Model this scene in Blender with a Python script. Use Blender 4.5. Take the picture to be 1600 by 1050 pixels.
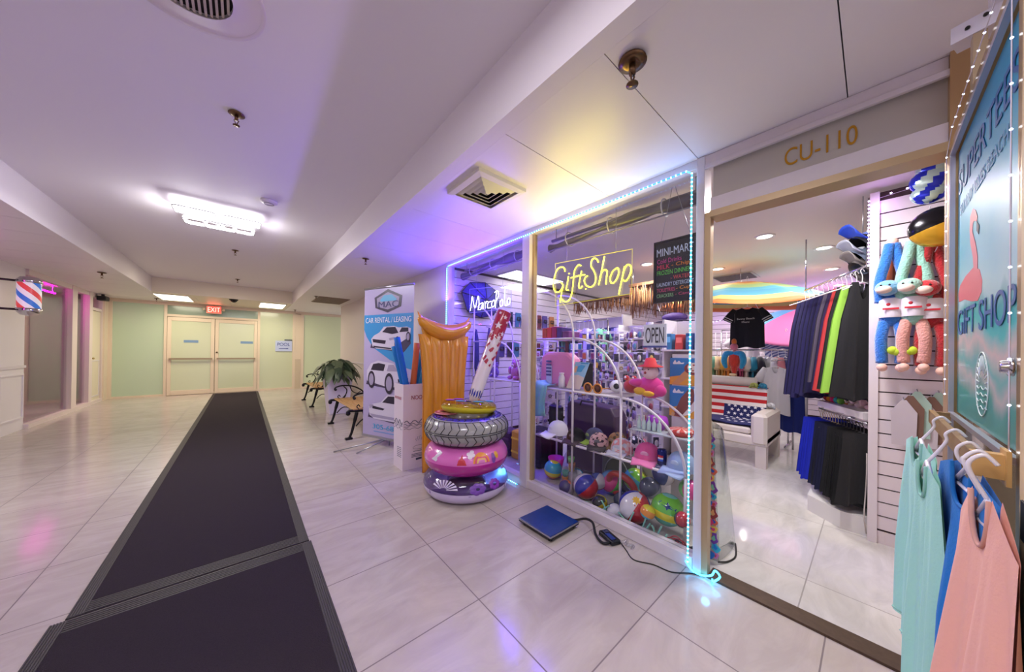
import bpy, math, random
from mathutils import Vector, Matrix, Quaternion
random.seed(7)
SC = bpy.context.scene
for o in list(bpy.data.objects): bpy.data.objects.remove(o)
COL = SC.collection

# ------------------------------------------------------------------ camera
FPX, CX, CY, H = 487.5, 800.0, 546.4, 1.31
YAW, PIT, ROL = math.radians(40.75), math.radians(0.2), math.radians(0.736)
_s, _c = math.sin(YAW), math.cos(YAW)
FW = Vector((_s*math.cos(PIT), _c*math.cos(PIT), math.sin(PIT)))
R0 = Vector((_c, -_s, 0)); U0 = R0.cross(FW)
RV = R0*math.cos(ROL) + U0*math.sin(ROL)
UV = -R0*math.sin(ROL) + U0*math.cos(ROL)
cam = bpy.data.objects.new('camera', bpy.data.cameras.new('camera'))
COL.objects.link(cam)
cam.matrix_world = Matrix(((RV.x, UV.x, -FW.x, 0), (RV.y, UV.y, -FW.y, 0), (RV.z, UV.z, -FW.z, H), (0, 0, 0, 1)))
cam.data.sensor_width = 36.0; cam.data.lens = 36.0*FPX/1600
cam.data.shift_y = (CY-525)/1600.0
cam.data.clip_start = 0.02; cam.data.clip_end = 100
SC.camera = cam

# ------------------------------------------------------------------ world, exposure, lights
SC.view_settings.view_transform = 'Standard'
SC.view_settings.look = 'None'
SC.view_settings.exposure = 0.0
SC.view_settings.gamma = 1.0
SC.view_settings.use_curve_mapping = False
W = bpy.data.worlds.new('world'); SC.world = W; W.use_nodes = True
W.node_tree.nodes['Background'].inputs[0].default_value = (0.80, 0.74, 0.92, 1)
W.node_tree.nodes['Background'].inputs[1].default_value = 1.7

def area(loc, sx, sy, watt, col=(1, 1, 1), rot=(0, 0, 0), name='lamp_light', spread=180):
    l = bpy.data.lights.new(name, 'AREA'); l.shape = 'RECTANGLE'; l.size = sx; l.size_y = sy
    l.energy = watt; l.color = col; l.spread = math.radians(spread)
    o = bpy.data.objects.new(name, l); o.location = loc; o.rotation_euler = rot; COL.objects.link(o); return o
def point(loc, watt, col=(1, 1, 1), r=.05, name='lamp_light'):
    l = bpy.data.lights.new(name, 'POINT'); l.energy = watt; l.color = col; l.shadow_soft_size = r
    o = bpy.data.objects.new(name, l); o.location = loc; COL.objects.link(o); return o
PI = math.pi
# corridor ceiling fixtures (the visible one and the next ones of the row behind the camera)
area((-.22, 4.75, 2.60), 1.0, .5, 40, (1, .97, .98))
point((-.45, 4.8, 2.62), 9, (1, .98, 1), .04); point((.02, 4.8, 2.62), 9, (1, .98, 1), .04)
area((-.22, .6, 2.74), 1.0, .6, 34, (.96, .92, 1))
area((-.22, -2.4, 2.74), 1.0, .6, 24, (.93, .89, 1))
# troffers in the far soffit
area((-1.26, 11.0, 2.455), .55, 1.1, 25, (1, .92, .68))
area((.6, 11.0, 2.455), .55, 1.1, 25, (1, .92, .68))
area((-.3, 8.6, 2.76), 1.2, .6, 22, (1, .90, .66))  # added warm light under the main ceiling, no fixture there
# shop lamps
area((4.87, .38, 2.47), .14, .14, 8, (1, .95, .90))
for _p in ((3.95, .72), (6.15, .40), (7.6, .42), (6.6, 2.0), (4.1, 2.0), (5.8, 2.7), (7.8, 1.8)):
    area((_p[0], _p[1], 2.47), .14, .14, 21, (1, .95, .90))
area((3.55, 3.65, 2.46), 1.0, .4, 2, (.92, .88, 1))
area((5.04, 1.44, 2.47), .14, .14, 2, (1, .95, .9))
area((2.75, .35, 2.46), .3, .3, 30, (1, .95, .95))  # added light inside the door to brighten the slatwall partition, no fixture
# unseen lights adding the glow of the rope lights and neon at the shop window
area((2.62, 2.95, 2.40), .15, 1.3, 45, (.10, .035, 1), (0, 0, 0))  # violet flood added over the left display, not a visible strip
area((2.03, 3.1, 1.95), .06, 1.4, 27, (.13, .045, 1), (0, math.radians(152), 0))  # unseen panel before the glass, set low to spread violet over the soffit
area((2.03, 1.3, 2.30), .03, 1.2, 1.5, (.12, .35, 1), (0, math.radians(150), 0))
point((1.95, .6, .06), .35, (.1, .5, 1), .02)
point((1.98, 2.5, .08), .5, (.1, .45, 1), .02)
area((2.05, 1.58, 1.95), .1, .7, 7, (1, .82, .12), (0, math.radians(150), 0))  # unseen yellow panel before the glass, adds the Gift Shop neon's glow
# magenta neon in the barber shop
area((-3.3, 10.5, 2.38), .1, .9, 6, (1, .1, .9))
point((-2.95, 7.6, 2.0), .8, (1, .1, .8), .05)

# ------------------------------------------------------------------ helpers
def ray(x, y): return FW + RV*((x-CX)/FPX) + UV*((CY-y)/FPX)
def onX(x, y, X): d = ray(x, y); t = X/d.x; return Vector((X, d.y*t, H+d.z*t))
def onY(x, y, Y): d = ray(x, y); t = Y/d.y; return Vector((d.x*t, Y, H+d.z*t))
def onZ(x, y, Z=0): d = ray(x, y); t = (Z-H)/d.z; return Vector((d.x*t, d.y*t, Z))

def lin(v):
    v /= 255.0
    return v/12.92 if v <= .04045 else ((v+.055)/1.055)**2.4
def C(r, g=None, b=None):
    if g is None: g = b = r
    return (lin(r), lin(g), lin(b), 1)
MATS = {}
def M(rgb, rough=.6, metal=0, emit=0, spec=.5, ecol=None, coat=0, sheen=0, noise=0, nscale=8, bump=0, bscale=60):
    if isinstance(rgb, (int, float)): rgb = (rgb, rgb, rgb)
    key = (tuple(rgb), rough, metal, emit, spec, ecol, coat, sheen, noise, nscale, bump, bscale)
    if key in MATS: return MATS[key]
    m = bpy.data.materials.new('material_%d' % len(MATS)); m.use_nodes = True
    nt = m.node_tree; b = nt.nodes['Principled BSDF']
    b.inputs['Base Color'].default_value = C(*rgb); b.inputs['Roughness'].default_value = rough
    b.inputs['Metallic'].default_value = metal; b.inputs['Specular IOR Level'].default_value = spec
    b.inputs['Coat Weight'].default_value = coat; b.inputs['Sheen Weight'].default_value = sheen
    if emit:
        b.inputs['Emission Color'].default_value = C(*(ecol or rgb)); b.inputs['Emission Strength'].default_value = emit
    if noise or bump:
        tc = nt.nodes.new('ShaderNodeTexCoord')
    if noise:
        n = nt.nodes.new('ShaderNodeTexNoise'); n.inputs['Scale'].default_value = nscale; n.inputs['Detail'].default_value = 5
        nt.links.new(tc.outputs['Object'], n.inputs['Vector'])
        mx = nt.nodes.new('ShaderNodeMix'); mx.data_type = 'RGBA'
        c = C(*rgb); k = 1-noise
        mx.inputs[6].default_value = (c[0]*k, c[1]*k, c[2]*k, 1); mx.inputs[7].default_value = tuple(min(1, v*(1+noise*.5)) for v in c[:3])+(1,)
        nt.links.new(n.outputs['Fac'], mx.inputs[0]); nt.links.new(mx.outputs[2], b.inputs['Base Color'])
    if bump:
        n2 = nt.nodes.new('ShaderNodeTexNoise'); n2.inputs['Scale'].default_value = bscale; n2.inputs['Detail'].default_value = 3
        nt.links.new(tc.outputs['Object'], n2.inputs['Vector'])
        bp = nt.nodes.new('ShaderNodeBump'); bp.inputs['Strength'].default_value = bump; bp.inputs['Distance'].default_value = .01
        nt.links.new(n2.outputs['Fac'], bp.inputs['Height']); nt.links.new(bp.outputs['Normal'], b.inputs['Normal'])
    MATS[key] = m; return m
def clear_mat(name, tint=(1, 1, 1), fac=.12, rough=.02):
    m = bpy.data.materials.new(name); m.use_nodes = True; nt = m.node_tree; nt.nodes.clear()
    o = nt.nodes.new('ShaderNodeOutputMaterial'); mx = nt.nodes.new('ShaderNodeMixShader')
    t = nt.nodes.new('ShaderNodeBsdfTransparent'); g = nt.nodes.new('ShaderNodeBsdfGlossy')
    t.inputs[0].default_value = tint+(1,); g.inputs['Roughness'].default_value = rough
    lw = nt.nodes.new('ShaderNodeLayerWeight'); lw.inputs['Blend'].default_value = .5
    pw = nt.nodes.new('ShaderNodeMath'); pw.operation = 'POWER'; pw.inputs[1].default_value = 4.5
    mt = nt.nodes.new('ShaderNodeMath'); mt.operation = 'MULTIPLY_ADD'; mt.inputs[1].default_value = .8; mt.inputs[2].default_value = fac*.5
    nt.links.new(lw.outputs['Facing'], pw.inputs[0]); nt.links.new(pw.outputs[0], mt.inputs[0]); nt.links.new(mt.outputs[0], mx.inputs[0])
    nt.links.new(t.outputs[0], mx.inputs[1]); nt.links.new(g.outputs[0], mx.inputs[2]); nt.links.new(mx.outputs[0], o.inputs[0])
    return m
GLASS = clear_mat('clear_glass', (.96, .97, .97), .05)
PLASTIC = clear_mat('clear_plastic', (.90, .90, .92), .16, .12)
VINYL_CLEAR = clear_mat('clear_vinyl', (.80, .72, .86), .14, .08)
VINYL_YELLOW = clear_mat('yellow_vinyl', (.95, .88, .35), .14, .08)

class MB:
    def __init__(s): s.v = []; s.f = []; s.m = []; s.s = []; s.T = None
    def _add(s, vs, fs, m=0, sm=False):
        o = len(s.v)
        for p in vs:
            p = Vector(p)
            s.v.append(s.T @ p if s.T else p)
        for i, f in enumerate(fs):
            s.f.append([k+o for k in f]); s.m.append(m[i] if isinstance(m, list) else m); s.s.append(sm)
        return s
    def box(s, x0, x1, y0, y1, z0, z1, m=0):
        return s._add([(x0, y0, z0), (x1, y0, z0), (x1, y1, z0), (x0, y1, z0), (x0, y0, z1), (x1, y0, z1), (x1, y1, z1), (x0, y1, z1)],
                      [(0, 3, 2, 1), (4, 5, 6, 7), (0, 1, 5, 4), (1, 2, 6, 5), (2, 3, 7, 6), (3, 0, 4, 7)], m)
    def rbox(s, x0, x1, y0, y1, z0, z1, r=.01, m=0):
        # box with bevelled vertical and horizontal edges (octagonal rings)
        vs = []; fs = []
        def ring(d, z):
            a = r if True else 0
            return [(x0+d+a, y0+d, z), (x1-d-a, y0+d, z), (x1-d, y0+d+a, z), (x1-d, y1-d-a, z), (x1-d-a, y1-d, z), (x0+d+a, y1-d, z), (x0+d, y1-d-a, z), (x0+d, y0+d+a, z)]
        for d, z in ((r, z0), (0, z0+r), (0, z1-r), (r, z1)): vs += ring(d, z)
        for k in range(3):
            for i in range(8):
                j = (i+1) % 8; fs.append((k*8+i, k*8+j, k*8+8+j, k*8+8+i))
        fs.append(tuple(range(7, -1, -1))); fs.append(tuple(range(24, 32)))
        return s._add(vs, fs, m)
    def obar(s, p0, p1, w, h, m=0, up=(0, 0, 1)):
        p0 = Vector(p0); p1 = Vector(p1); d = (p1-p0).normalized(); up = Vector(up)
        if abs(d.dot(up)) > .98: up = Vector((1, 0, 0))
        a = d.cross(up).normalized()*w/2; b = a.cross(d).normalized()*h/2
        vs = [p0-a-b, p0+a-b, p0+a+b, p0-a+b, p1-a-b, p1+a-b, p1+a+b, p1-a+b]
        return s._add(vs, [(0, 1, 2, 3), (7, 6, 5, 4), (0, 4, 5, 1), (1, 5, 6, 2), (2, 6, 7, 3), (3, 7, 4, 0)], m)
    def tube(s, pts, r, seg=8, m=0, closed=False, caps=True, sm=True):
        pts = [Vector(p) for p in pts]; n = len(pts)
        rs = r if isinstance(r, (list, tuple)) else [r]*n
        vs = []; fs = []; pu = None
        for i, p in enumerate(pts):
            if closed: t = pts[(i+1) % n]-pts[i-1]
            else: t = pts[min(i+1, n-1)]-pts[max(i-1, 0)]
            if t.length < 1e-9: t = Vector((0, 0, 1))
            t.normalize()
            if pu is None:
                a = Vector((0, 0, 1)) if abs(t.z) < .9 else Vector((1, 0, 0))
                pu = t.cross(a).normalized()
            pu = (pu-t*pu.dot(t))
            if pu.length < 1e-6: pu = t.orthogonal()
            pu.normalize(); w = t.cross(pu)
            for k in range(seg):
                an = 2*PI*k/seg; vs.append(p+(pu*math.cos(an)+w*math.sin(an))*rs[i])
        for i in range(n if closed else n-1):
            for k in range(seg):
                a = i*seg+k; b = i*seg+(k+1) % seg; j = (i+1) % n
                fs.append((a, b, j*seg+(k+1) % seg, j*seg+k))
        if caps and not closed:
            fs.append(tuple(range(seg-1, -1, -1))); fs.append(tuple((n-1)*seg+k for k in range(seg)))
        return s._add(vs, fs, m, sm)
    def cyl(s, p0, p1, r, r2=None, seg=16, m=0, sm=True): return s.tube([p0, p1], [r, r if r2 is None else r2], seg, m, sm=sm)
    def lathe(s, prof, c=(0, 0, 0), axis='Z', seg=24, m=0, sm=True, mf=None):
        vs = []; fs = []; ms = []; n = len(prof); c = Vector(c)
        for k in range(seg):
            a = 2*PI*k/seg; ca, sa = math.cos(a), math.sin(a)
            for (r, h) in prof:
                if axis == 'Z': vs.append(c+Vector((r*ca, r*sa, h)))
                elif axis == 'X': vs.append(c+Vector((h, r*ca, r*sa)))
                else: vs.append(c+Vector((r*sa, h, r*ca)))
        for k in range(seg):
            j = (k+1) % seg
            for i in range(n-1):
                fs.append((k*n+i, j*n+i, j*n+i+1, k*n+i+1)); ms.append(mf(k/seg, i/(n-1)) if mf else m)
        return s._add(vs, fs, ms, sm)
    def ball(s, c, r, m=0, nu=16, nv=10, mf=None, rot=None):
        if isinstance(r, (int, float)): r = (r, r, r)
        vs = []; fs = []; ms = []; c = Vector(c)
        for j in range(nv+1):
            th = PI*j/nv
            for i in range(nu):
                ph = 2*PI*i/nu
                p = Vector((r[0]*math.sin(th)*math.cos(ph), r[1]*math.sin(th)*math.sin(ph), r[2]*math.cos(th)))
                if rot: p = rot @ p
                vs.append(c+p)
        for j in range(nv):
            for i in range(nu):
                k = (i+1) % nu; fs.append((j*nu+i, (j+1)*nu+i, (j+1)*nu+k, j*nu+k)); ms.append(mf(i/nu, j/nv) if mf else m)
        return s._add(vs, fs, ms, True)
    def torus(s, c, R, r, m=0, nu=40, nv=14, mf=None, rz=None, rot=None):
        rz = rz or r; vs = []; fs = []; ms = []; c = Vector(c)
        for i in range(nu):
            a = 2*PI*i/nu
            for j in range(nv):
                b = 2*PI*j/nv; q = R+r*math.cos(b)
                p = Vector((q*math.cos(a), q*math.sin(a), rz*math.sin(b)))
                if rot: p = rot @ p
                vs.append(c+p)
        for i in range(nu):
            for j in range(nv):
                i2 = (i+1) % nu; j2 = (j+1) % nv
                fs.append((i*nv+j, i2*nv+j, i2*nv+j2, i*nv+j2)); ms.append(mf(i/nu, j/nv) if mf else m)
        return s._add(vs, fs, ms, True)
    def prism(s, pts, o, u, v, t=.003, m=0):
        # pts 2D in frame o + a*u + b*v, extruded by t along u x v
        o = Vector(o); u = Vector(u); v = Vector(v); n = u.cross(v).normalized()*t
        ar = sum(pts[i-1][0]*pts[i][1]-pts[i][0]*pts[i-1][1] for i in range(len(pts)))
        if ar < 0: pts = pts[::-1]
        k = len(pts); a = [o+u*p[0]+v*p[1] for p in pts]; b = [q+n for q in a]
        fs = [tuple(range(k-1, -1, -1)), tuple(range(k, 2*k))]
        for i in range(k): j = (i+1) % k; fs.append((i, j, k+j, k+i))
        return s._add(a+b, fs, m)
    def grid(s, fn, nu, nv, m=0, mf=None, sm=True):
        vs = [fn(i/nu, j/nv) for i in range(nu+1) for j in range(nv+1)]; fs = []; ms = []
        for i in range(nu):
            for j in range(nv):
                a = i*(nv+1)+j; fs.append((a, a+nv+1, a+nv+2, a+1)); ms.append(mf(i/nu, j/nv) if mf else m)
        return s._add(vs, fs, ms, sm)
    def build(s, name, mats, parent=None, label=None, cat=None, group=None, kind=None, bevel=0, solid=0, origin=True):
        me = bpy.data.meshes.new(name); vs = s.v
        off = Vector((0, 0, 0))
        if parent is not None:
            p = parent
            while p is not None: off += p.location; p = p.parent
        elif origin and vs:
            xs = [p.x for p in vs]; ys = [p.y for p in vs]; zs = [p.z for p in vs]
            off = Vector(((min(xs)+max(xs))/2, (min(ys)+max(ys))/2, min(zs)))
        me.from_pydata([tuple(p-off) for p in vs], [], s.f); me.update()
        if not isinstance(mats, (list, tuple)): mats = [mats]
        for m in mats: me.materials.append(m)
        me.polygons.foreach_set('material_index', s.m); me.polygons.foreach_set('use_smooth', s.s)
        o = bpy.data.objects.new(name, me); COL.objects.link(o)
        if parent is not None: o.parent = parent
        else: o.location = off
        if bevel:
            b = o.modifiers.new('bevel', 'BEVEL'); b.width = bevel; b.segments = 2; b.limit_method = 'ANGLE'
        if solid:
            b = o.modifiers.new('solid', 'SOLIDIFY'); b.thickness = solid; b.offset = 0
        return tag(o, label, cat, group, kind)
def tag(o, label=None, cat=None, group=None, kind=None):
    if label: o['label'] = label
    if cat: o['category'] = cat
    if group: o['group'] = group
    if kind: o['kind'] = kind
    return o
def thing(name, label, cat, loc=(0, 0, 0), group=None, rz=0):
    o = bpy.data.objects.new(name, None); COL.objects.link(o); o.empty_display_size = .05
    o.location = loc; o.rotation_euler = (0, 0, rz); return tag(o, label, cat, group)
def copy_tree(o, parent=None):
    c = o.copy(); COL.objects.link(c)
    if parent is not None: c.parent = parent
    for ch in list(o.children): copy_tree(ch, c)
    return c
def dup(o, loc, rz=0, label=None, group=None, sc=None, rot=None):
    c = copy_tree(o); c.location = loc; c.rotation_euler = rot if rot else (0, 0, rz)
    if sc: c.scale = (sc, sc, sc) if isinstance(sc, (int, float)) else sc
    if label: c['label'] = label
    if group: c['group'] = group
    return c
def spl(pts, n=6, closed=False):
    pts = [Vector(p) for p in pts]; out = []; k = len(pts)
    for i in range(k if closed else k-1):
        if closed: a, b, c, d = pts[i-1], pts[i], pts[(i+1) % k], pts[(i+2) % k]
        else: a, b, c, d = pts[max(i-1, 0)], pts[i], pts[i+1], pts[min(i+2, k-1)]
        for j in range(n):
            t = j/n
            out.append(.5*((2*b)+(c-a)*t+(2*a-5*b+4*c-d)*t*t+(3*b-a-3*c+d)*t**3))
    if not closed: out.append(pts[-1])
    return out
def text(body, name, o, u, v, width, height, mat, parent, t=.002, align='LEFT', label=None):
    # body fitted into width x height; o = lower left corner, u right, v up (unit vectors)
    cu = bpy.data.curves.new(name, 'FONT'); cu.body = body; cu.extrude = 0
    tmp = bpy.data.objects.new(name, cu); COL.objects.link(tmp)
    dg = bpy.context.evaluated_depsgraph_get(); me = bpy.data.meshes.new_from_object(tmp.evaluated_get(dg))
    bpy.data.objects.remove(tmp)
    xs = [q.co.x for q in me.vertices]; ys = [q.co.y for q in me.vertices]
    x0, x1, y0, y1 = min(xs), max(xs), min(ys), max(ys)
    o = Vector(o); u = Vector(u); v = Vector(v); n = u.cross(v).normalized()
    off = Vector((0, 0, 0)); p = parent
    while p is not None: off += p.location; p = p.parent
    for q in me.vertices:
        a = (q.co.x-x0)/(x1-x0)*width; b = (q.co.y-y0)/(y1-y0)*height
        q.co = o+u*a+v*b+n*t-off
    me.materials.clear(); me.materials.append(mat)
    ob = bpy.data.objects.new(name, me); COL.objects.link(ob); ob.parent = parent
    if t: 
        md = ob.modifiers.new('solid', 'SOLIDIFY'); md.thickness = max(.0008, t*.8); md.offset = 1
    if label: ob['label'] = label
    return ob
def star(r, n=5, k=.42, a0=PI/2, cx=0, cy=0):
    return [(cx+(r if i % 2 == 0 else r*k)*math.cos(a0+PI*i/n), cy+(r if i % 2 == 0 else r*k)*math.sin(a0+PI*i/n)) for i in range(2*n)]
def ell(cx, cy, a, b, n=20, a0=0, a1=2*PI): return [(cx+a*math.cos(a0+(a1-a0)*i/n), cy+b*math.sin(a0+(a1-a0)*i/n)) for i in range(n)]
# ================================================================== SETTING
def tile_mat(name, base, dark, grout, sx, sy, ox, oy, rough=.12, mort=.003, veins=.5):
    m = bpy.data.materials.new(name); m.use_nodes = True; nt = m.node_tree; L = nt.links; b = nt.nodes['Principled BSDF']
    g = nt.nodes.new('ShaderNodeNewGeometry'); mp = nt.nodes.new('ShaderNodeMapping'); mp.inputs['Location'].default_value = (-ox, -oy, 0)
    L.new(g.outputs['Position'], mp.inputs['Vector'])
    br = nt.nodes.new('ShaderNodeTexBrick'); br.offset = 0; br.squash = 1
    br.inputs['Scale'].default_value = 1; br.inputs['Brick Width'].default_value = sx; br.inputs['Row Height'].default_value = sy
    br.inputs['Mortar Size'].default_value = mort; br.inputs['Mortar Smooth'].default_value = .1; br.inputs['Bias'].default_value = 0
    br.inputs['Color1'].default_value = (.92, .92, .92, 1); br.inputs['Color2'].default_value = (1.0, 1.0, 1.0, 1); br.inputs['Mortar'].default_value = (0, 0, 0, 1)
    L.new(mp.outputs[0], br.inputs['Vector'])
    n1 = nt.nodes.new('ShaderNodeTexNoise'); n1.inputs['Scale'].default_value = 2.2; n1.inputs['Detail'].default_value = 8; n1.inputs['Roughness'].default_value = .62; n1.inputs['Distortion'].default_value = 1.3
    mp2 = nt.nodes.new('ShaderNodeMapping'); mp2.inputs['Rotation'].default_value = (0, 0, .6); mp2.inputs['Scale'].default_value = (1, 2.6, 1)
    L.new(g.outputs['Position'], mp2.inputs['Vector']); L.new(mp2.outputs[0], n1.inputs['Vector'])
    cr = nt.nodes.new('ShaderNodeValToRGB'); cr.color_ramp.elements[0].position = .36; cr.color_ramp.elements[1].position = .62
    cr.color_ramp.elements[0].color = C(*dark); cr.color_ramp.elements[1].color = C(*base)
    L.new(n1.outputs['Fac'], cr.inputs[0])
    mx = nt.nodes.new('ShaderNodeMix'); mx.data_type = 'RGBA'; mx.blend_type = 'MULTIPLY'; mx.inputs[0].default_value = 1
    L.new(cr.outputs[0], mx.inputs[6]); L.new(br.outputs['Color'], mx.inputs[7])
    mg = nt.nodes.new('ShaderNodeMix'); mg.data_type = 'RGBA'; mg.inputs[7].default_value = C(*grout)
    L.new(br.outputs['Fac'], mg.inputs[0]); L.new(mx.outputs[2], mg.inputs[6]); L.new(mg.outputs[2], b.inputs['Base Color'])
    rr = nt.nodes.new('ShaderNodeMath'); rr.operation = 'MULTIPLY_ADD'; rr.inputs[1].default_value = .5; rr.inputs[2].default_value = rough
    L.new(br.outputs['Fac'], rr.inputs[0]); L.new(rr.outputs[0], b.inputs['Roughness'])
    b.inputs['Specular IOR Level'].default_value = .42
    return m
FLOOR = tile_mat('floor_tile', (194, 183, 176), (182, 170, 163), (120, 108, 108), .605, .605, .955, 1.35, .15)
SHOPFLOOR = tile_mat('shop_floor_tile', (212, 208, 204), (196, 192, 188), (150, 145, 142), .9, .9, 2.5, .25, .10, .003)
WHITE = M((225, 218, 222), .45)
CEIL = M((236, 230, 236), .7)
PANEL = M((232, 225, 228), .4)
FRAME = M((222, 212, 216), .4, noise=.05, nscale=30)
DARK = M((25, 20, 22), .6)
TANFR = M((226, 208, 184), .45)

MB().box(-6, 2.12, -5, 15, -.06, 0).build('floor', FLOOR, kind='structure')
MB().box(2.12, 9.2, -2.2, 15, -.06, 0).build('floor', SHOPFLOOR, kind='structure')
# main ceiling, beams and soffits
MB().box(-1.5, .975, -5, 10.1, 2.80, 2.88).build('ceiling', CEIL, kind='structure')
def soffit(x0, x1, y0, y1, seams, z=2.48, rim=None, face=None):
    b = MB()
    b.box(x0, x1, y0, y1, z+.006, 2.88, 1 if False else 0)
    return b
b = MB()                                            # right soffit: rim strip, then panels with seams
b.box(.975, 1.06, -5, 12.3, 2.48, 2.88)
ys = [-5, -3.6, -2.4, -1.15, .085, .70, 1.31, 2.52, 3.1, 3.72, 4.35, 4.97, 5.58, 6.2, 6.8, 7.4, 8.0, 8.6, 9.2, 9.8, 10.4, 11.0, 11.6, 12.3]
for i in range(len(ys)-1): b.box(1.064, 2.16, ys[i]+.002, ys[i+1]-.002, 2.484, 2.54)
b.box(1.06, 2.16, -5, 12.3, 2.56, 2.6, 1)
b.box(2.16, 5, 9.9, 12.3, 2.484, 2.6)
b.build('ceiling', [PANEL, DARK], kind='structure')
b = MB()                                            # left soffit
b.box(-1.56, -1.5, -5, 12.3, 2.48, 2.88)
y = -5.0
while y < 12.2: b.box(-2.62, -1.564, y+.004, y+.596, 2.484, 2.54); y += .6
b.box(-2.62, -1.56, -5, 12.3, 2.56, 2.6, 1)
b.build('ceiling', [PANEL, DARK], kind='structure')
b = MB()                                            # far soffit and its front beam face
b.box(-1.5, .975, 10.1, 10.16, 2.48, 2.88)
for k in range(4):
    for j in range(4): b.box(-1.498+.618*k, -.884+.618*k, 10.162+.53*j, 10.688+.53*j, 2.484, 2.54)
b.box(-1.5, .975, 10.16, 12.3, 2.56, 2.6, 1)
b.build('ceiling', [M((226, 214, 196), .45), DARK], kind='structure')
# walls ---------------------------------------------------------------
WALLW = M((222, 212, 208), .55)
MB().box(2.075, 2.16, 3.80, 9.8, 0, 2.52).build('wall_right', WALLW, kind='structure')
MB().box(2.16, 5.0, 9.72, 9.8, 0, 2.52).build('wall_right', WALLW, kind='structure')
MB().box(2.06, 2.075, 3.80, 9.8, .96, .985).build('trim_1', WHITE, kind='structure')
MB().box(2.062, 2.075, 3.80, 9.8, 0, .10).build('baseboard_right', WHITE, kind='structure')
MB().box(2.075, 2.16, -5, -.215, 0, 2.52).build('wall_right', M((216, 190, 150), .5), kind='structure')
# left wall: panelled white pilaster
b = MB(); b.box(-2.66, -2.57, -5, 8.60, 0, 2.52)
for k in range(8):
    y0 = 7.94-.86*k
    b.box(-2.575, -2.555, y0, y0+.62, .18, .20); b.box(-2.575, -2.555, y0, y0+.62, .84, .86); b.box(-2.575, -2.555, y0, y0+.02, .20, .84); b.box(-2.575, -2.555, y0+.60, y0+.62, .20, .84)
b.build('wall_left', M((232, 226, 228), .5), kind='structure')
MB().box(-2.57, -2.55, -5, 8.60, .95, .99).build('trim_2', WHITE, kind='structure')
# left shopfront beyond the pilaster
b = MB(); b.box(-2.62, -2.52, 8.60, 11.95, 0, .07); b.box(-2.62, -2.54, 8.60, 11.95, 2.40, 2.50)
for y0, y1 in ((10.22, 10.46), (11.12, 11.30), (11.93, 12.12)): b.box(-2.62, -2.53, y0, y1, 0, 2.48)
b.box(-2.62, -2.54, 11.30, 11.93, 2.10, 2.16)
b.build('trim_3', M((226, 210, 206), .45), kind='structure')
MB().box(-2.60, -2.59, 8.60, 10.22, .07, 2.40).build('window_1', GLASS, kind='structure')
MB().box(-2.60, -2.59, 10.46, 11.12, .07, 2.40).build('window_2', GLASS, kind='structure')
MB().box(-2.60, -2.59, 11.30, 11.93, 2.16, 2.40).build('window_3', GLASS, kind='structure')
dd = MB().box(-2.60, -2.56, 11.31, 11.92, .01, 2.09).build('door_1', M((225, 214, 190), .5), kind='structure')
b = MB(); b.box(-2.565, -2.55, 11.38, 11.86, .15, .17); b.box(-2.565, -2.55, 11.38, 11.86, .95, .97); b.box(-2.565, -2.55, 11.38, 11.40, .15, .97); b.box(-2.565, -2.55, 11.84, 11.86, .15, .97)
b.build('door_panel', WHITE, dd)
MB().ball((-2.53, 11.38, 1.02), .022).build('door_knob', M((180, 160, 110), .3, 1), dd)
# barber shop room behind
MB().box(-6.0, -5.9, 6.5, 13.5, 0, 2.6).build('wall_left', M((150, 148, 136), .5), kind='structure')
MB().box(-5.9, -2.62, 12.0, 12.1, 0, 2.6).build('wall_back', M((176, 184, 158), .5), kind='structure')
MB().box(-5.9, -2.66, 6.5, 6.6, 0, 2.6).build('wall_front', WALLW, kind='structure')
MB().box(-5.9, -2.62, 6.5, 12.1, 2.5, 2.56).build('ceiling', M((200, 190, 196), .5), kind='structure')
b = MB(); b.box(-4.35, -4.31, 8.9, 12.0, .5, 2.3); b.build('window_4', M((140, 150, 128), .25), kind='structure')
b = MB()
for y0 in (8.86, 10.6): b.box(-4.38, -4.28, y0, y0+.05, 0, 2.5)
b.box(-4.38, -4.28, 8.9, 12, .44, .5); b.box(-4.38, -4.28, 8.9, 12, 2.3, 2.36)
b.build('trim_4', M((120, 108, 92), .5), kind='structure')
# far wall -------------------------------------------------------------
Y = 12.2
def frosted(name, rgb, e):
    return M(rgb, .18, emit=e, spec=.6)  # slight emission stands in for daylight behind the frosted glass
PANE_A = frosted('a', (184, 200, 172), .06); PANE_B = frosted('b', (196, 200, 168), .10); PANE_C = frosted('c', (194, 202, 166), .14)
b = MB()
b.box(-2.62, 4.0, Y, Y+.08, 2.40, 2.52); b.box(-2.53, 4.0, Y, Y+.08, 0, .05)
for x0, x1 in ((-2.53, -2.44), (-1.585, -1.53), (.325, .385), (1.20, 1.27), (1.42, 1.50), (3.9, 4.0)): b.box(x0, x1, Y-.01, Y+.08, 0, 2.42)
b.box(-1.53, .325, Y-.01, Y+.07, 2.11, 2.17)
b.box(1.27, 1.42, Y, Y+.06, 0, 2.42, 0)
b.build('wall_back', TANFR, kind='structure')
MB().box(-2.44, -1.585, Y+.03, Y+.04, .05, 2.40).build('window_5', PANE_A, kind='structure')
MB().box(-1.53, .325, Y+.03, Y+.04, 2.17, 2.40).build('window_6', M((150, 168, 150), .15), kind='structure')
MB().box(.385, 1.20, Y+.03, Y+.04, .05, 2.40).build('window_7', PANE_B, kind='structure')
MB().box(1.50, 3.9, Y+.03, Y+.04, .05, 2.40).build('window_8', PANE_C, kind='structure')
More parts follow.
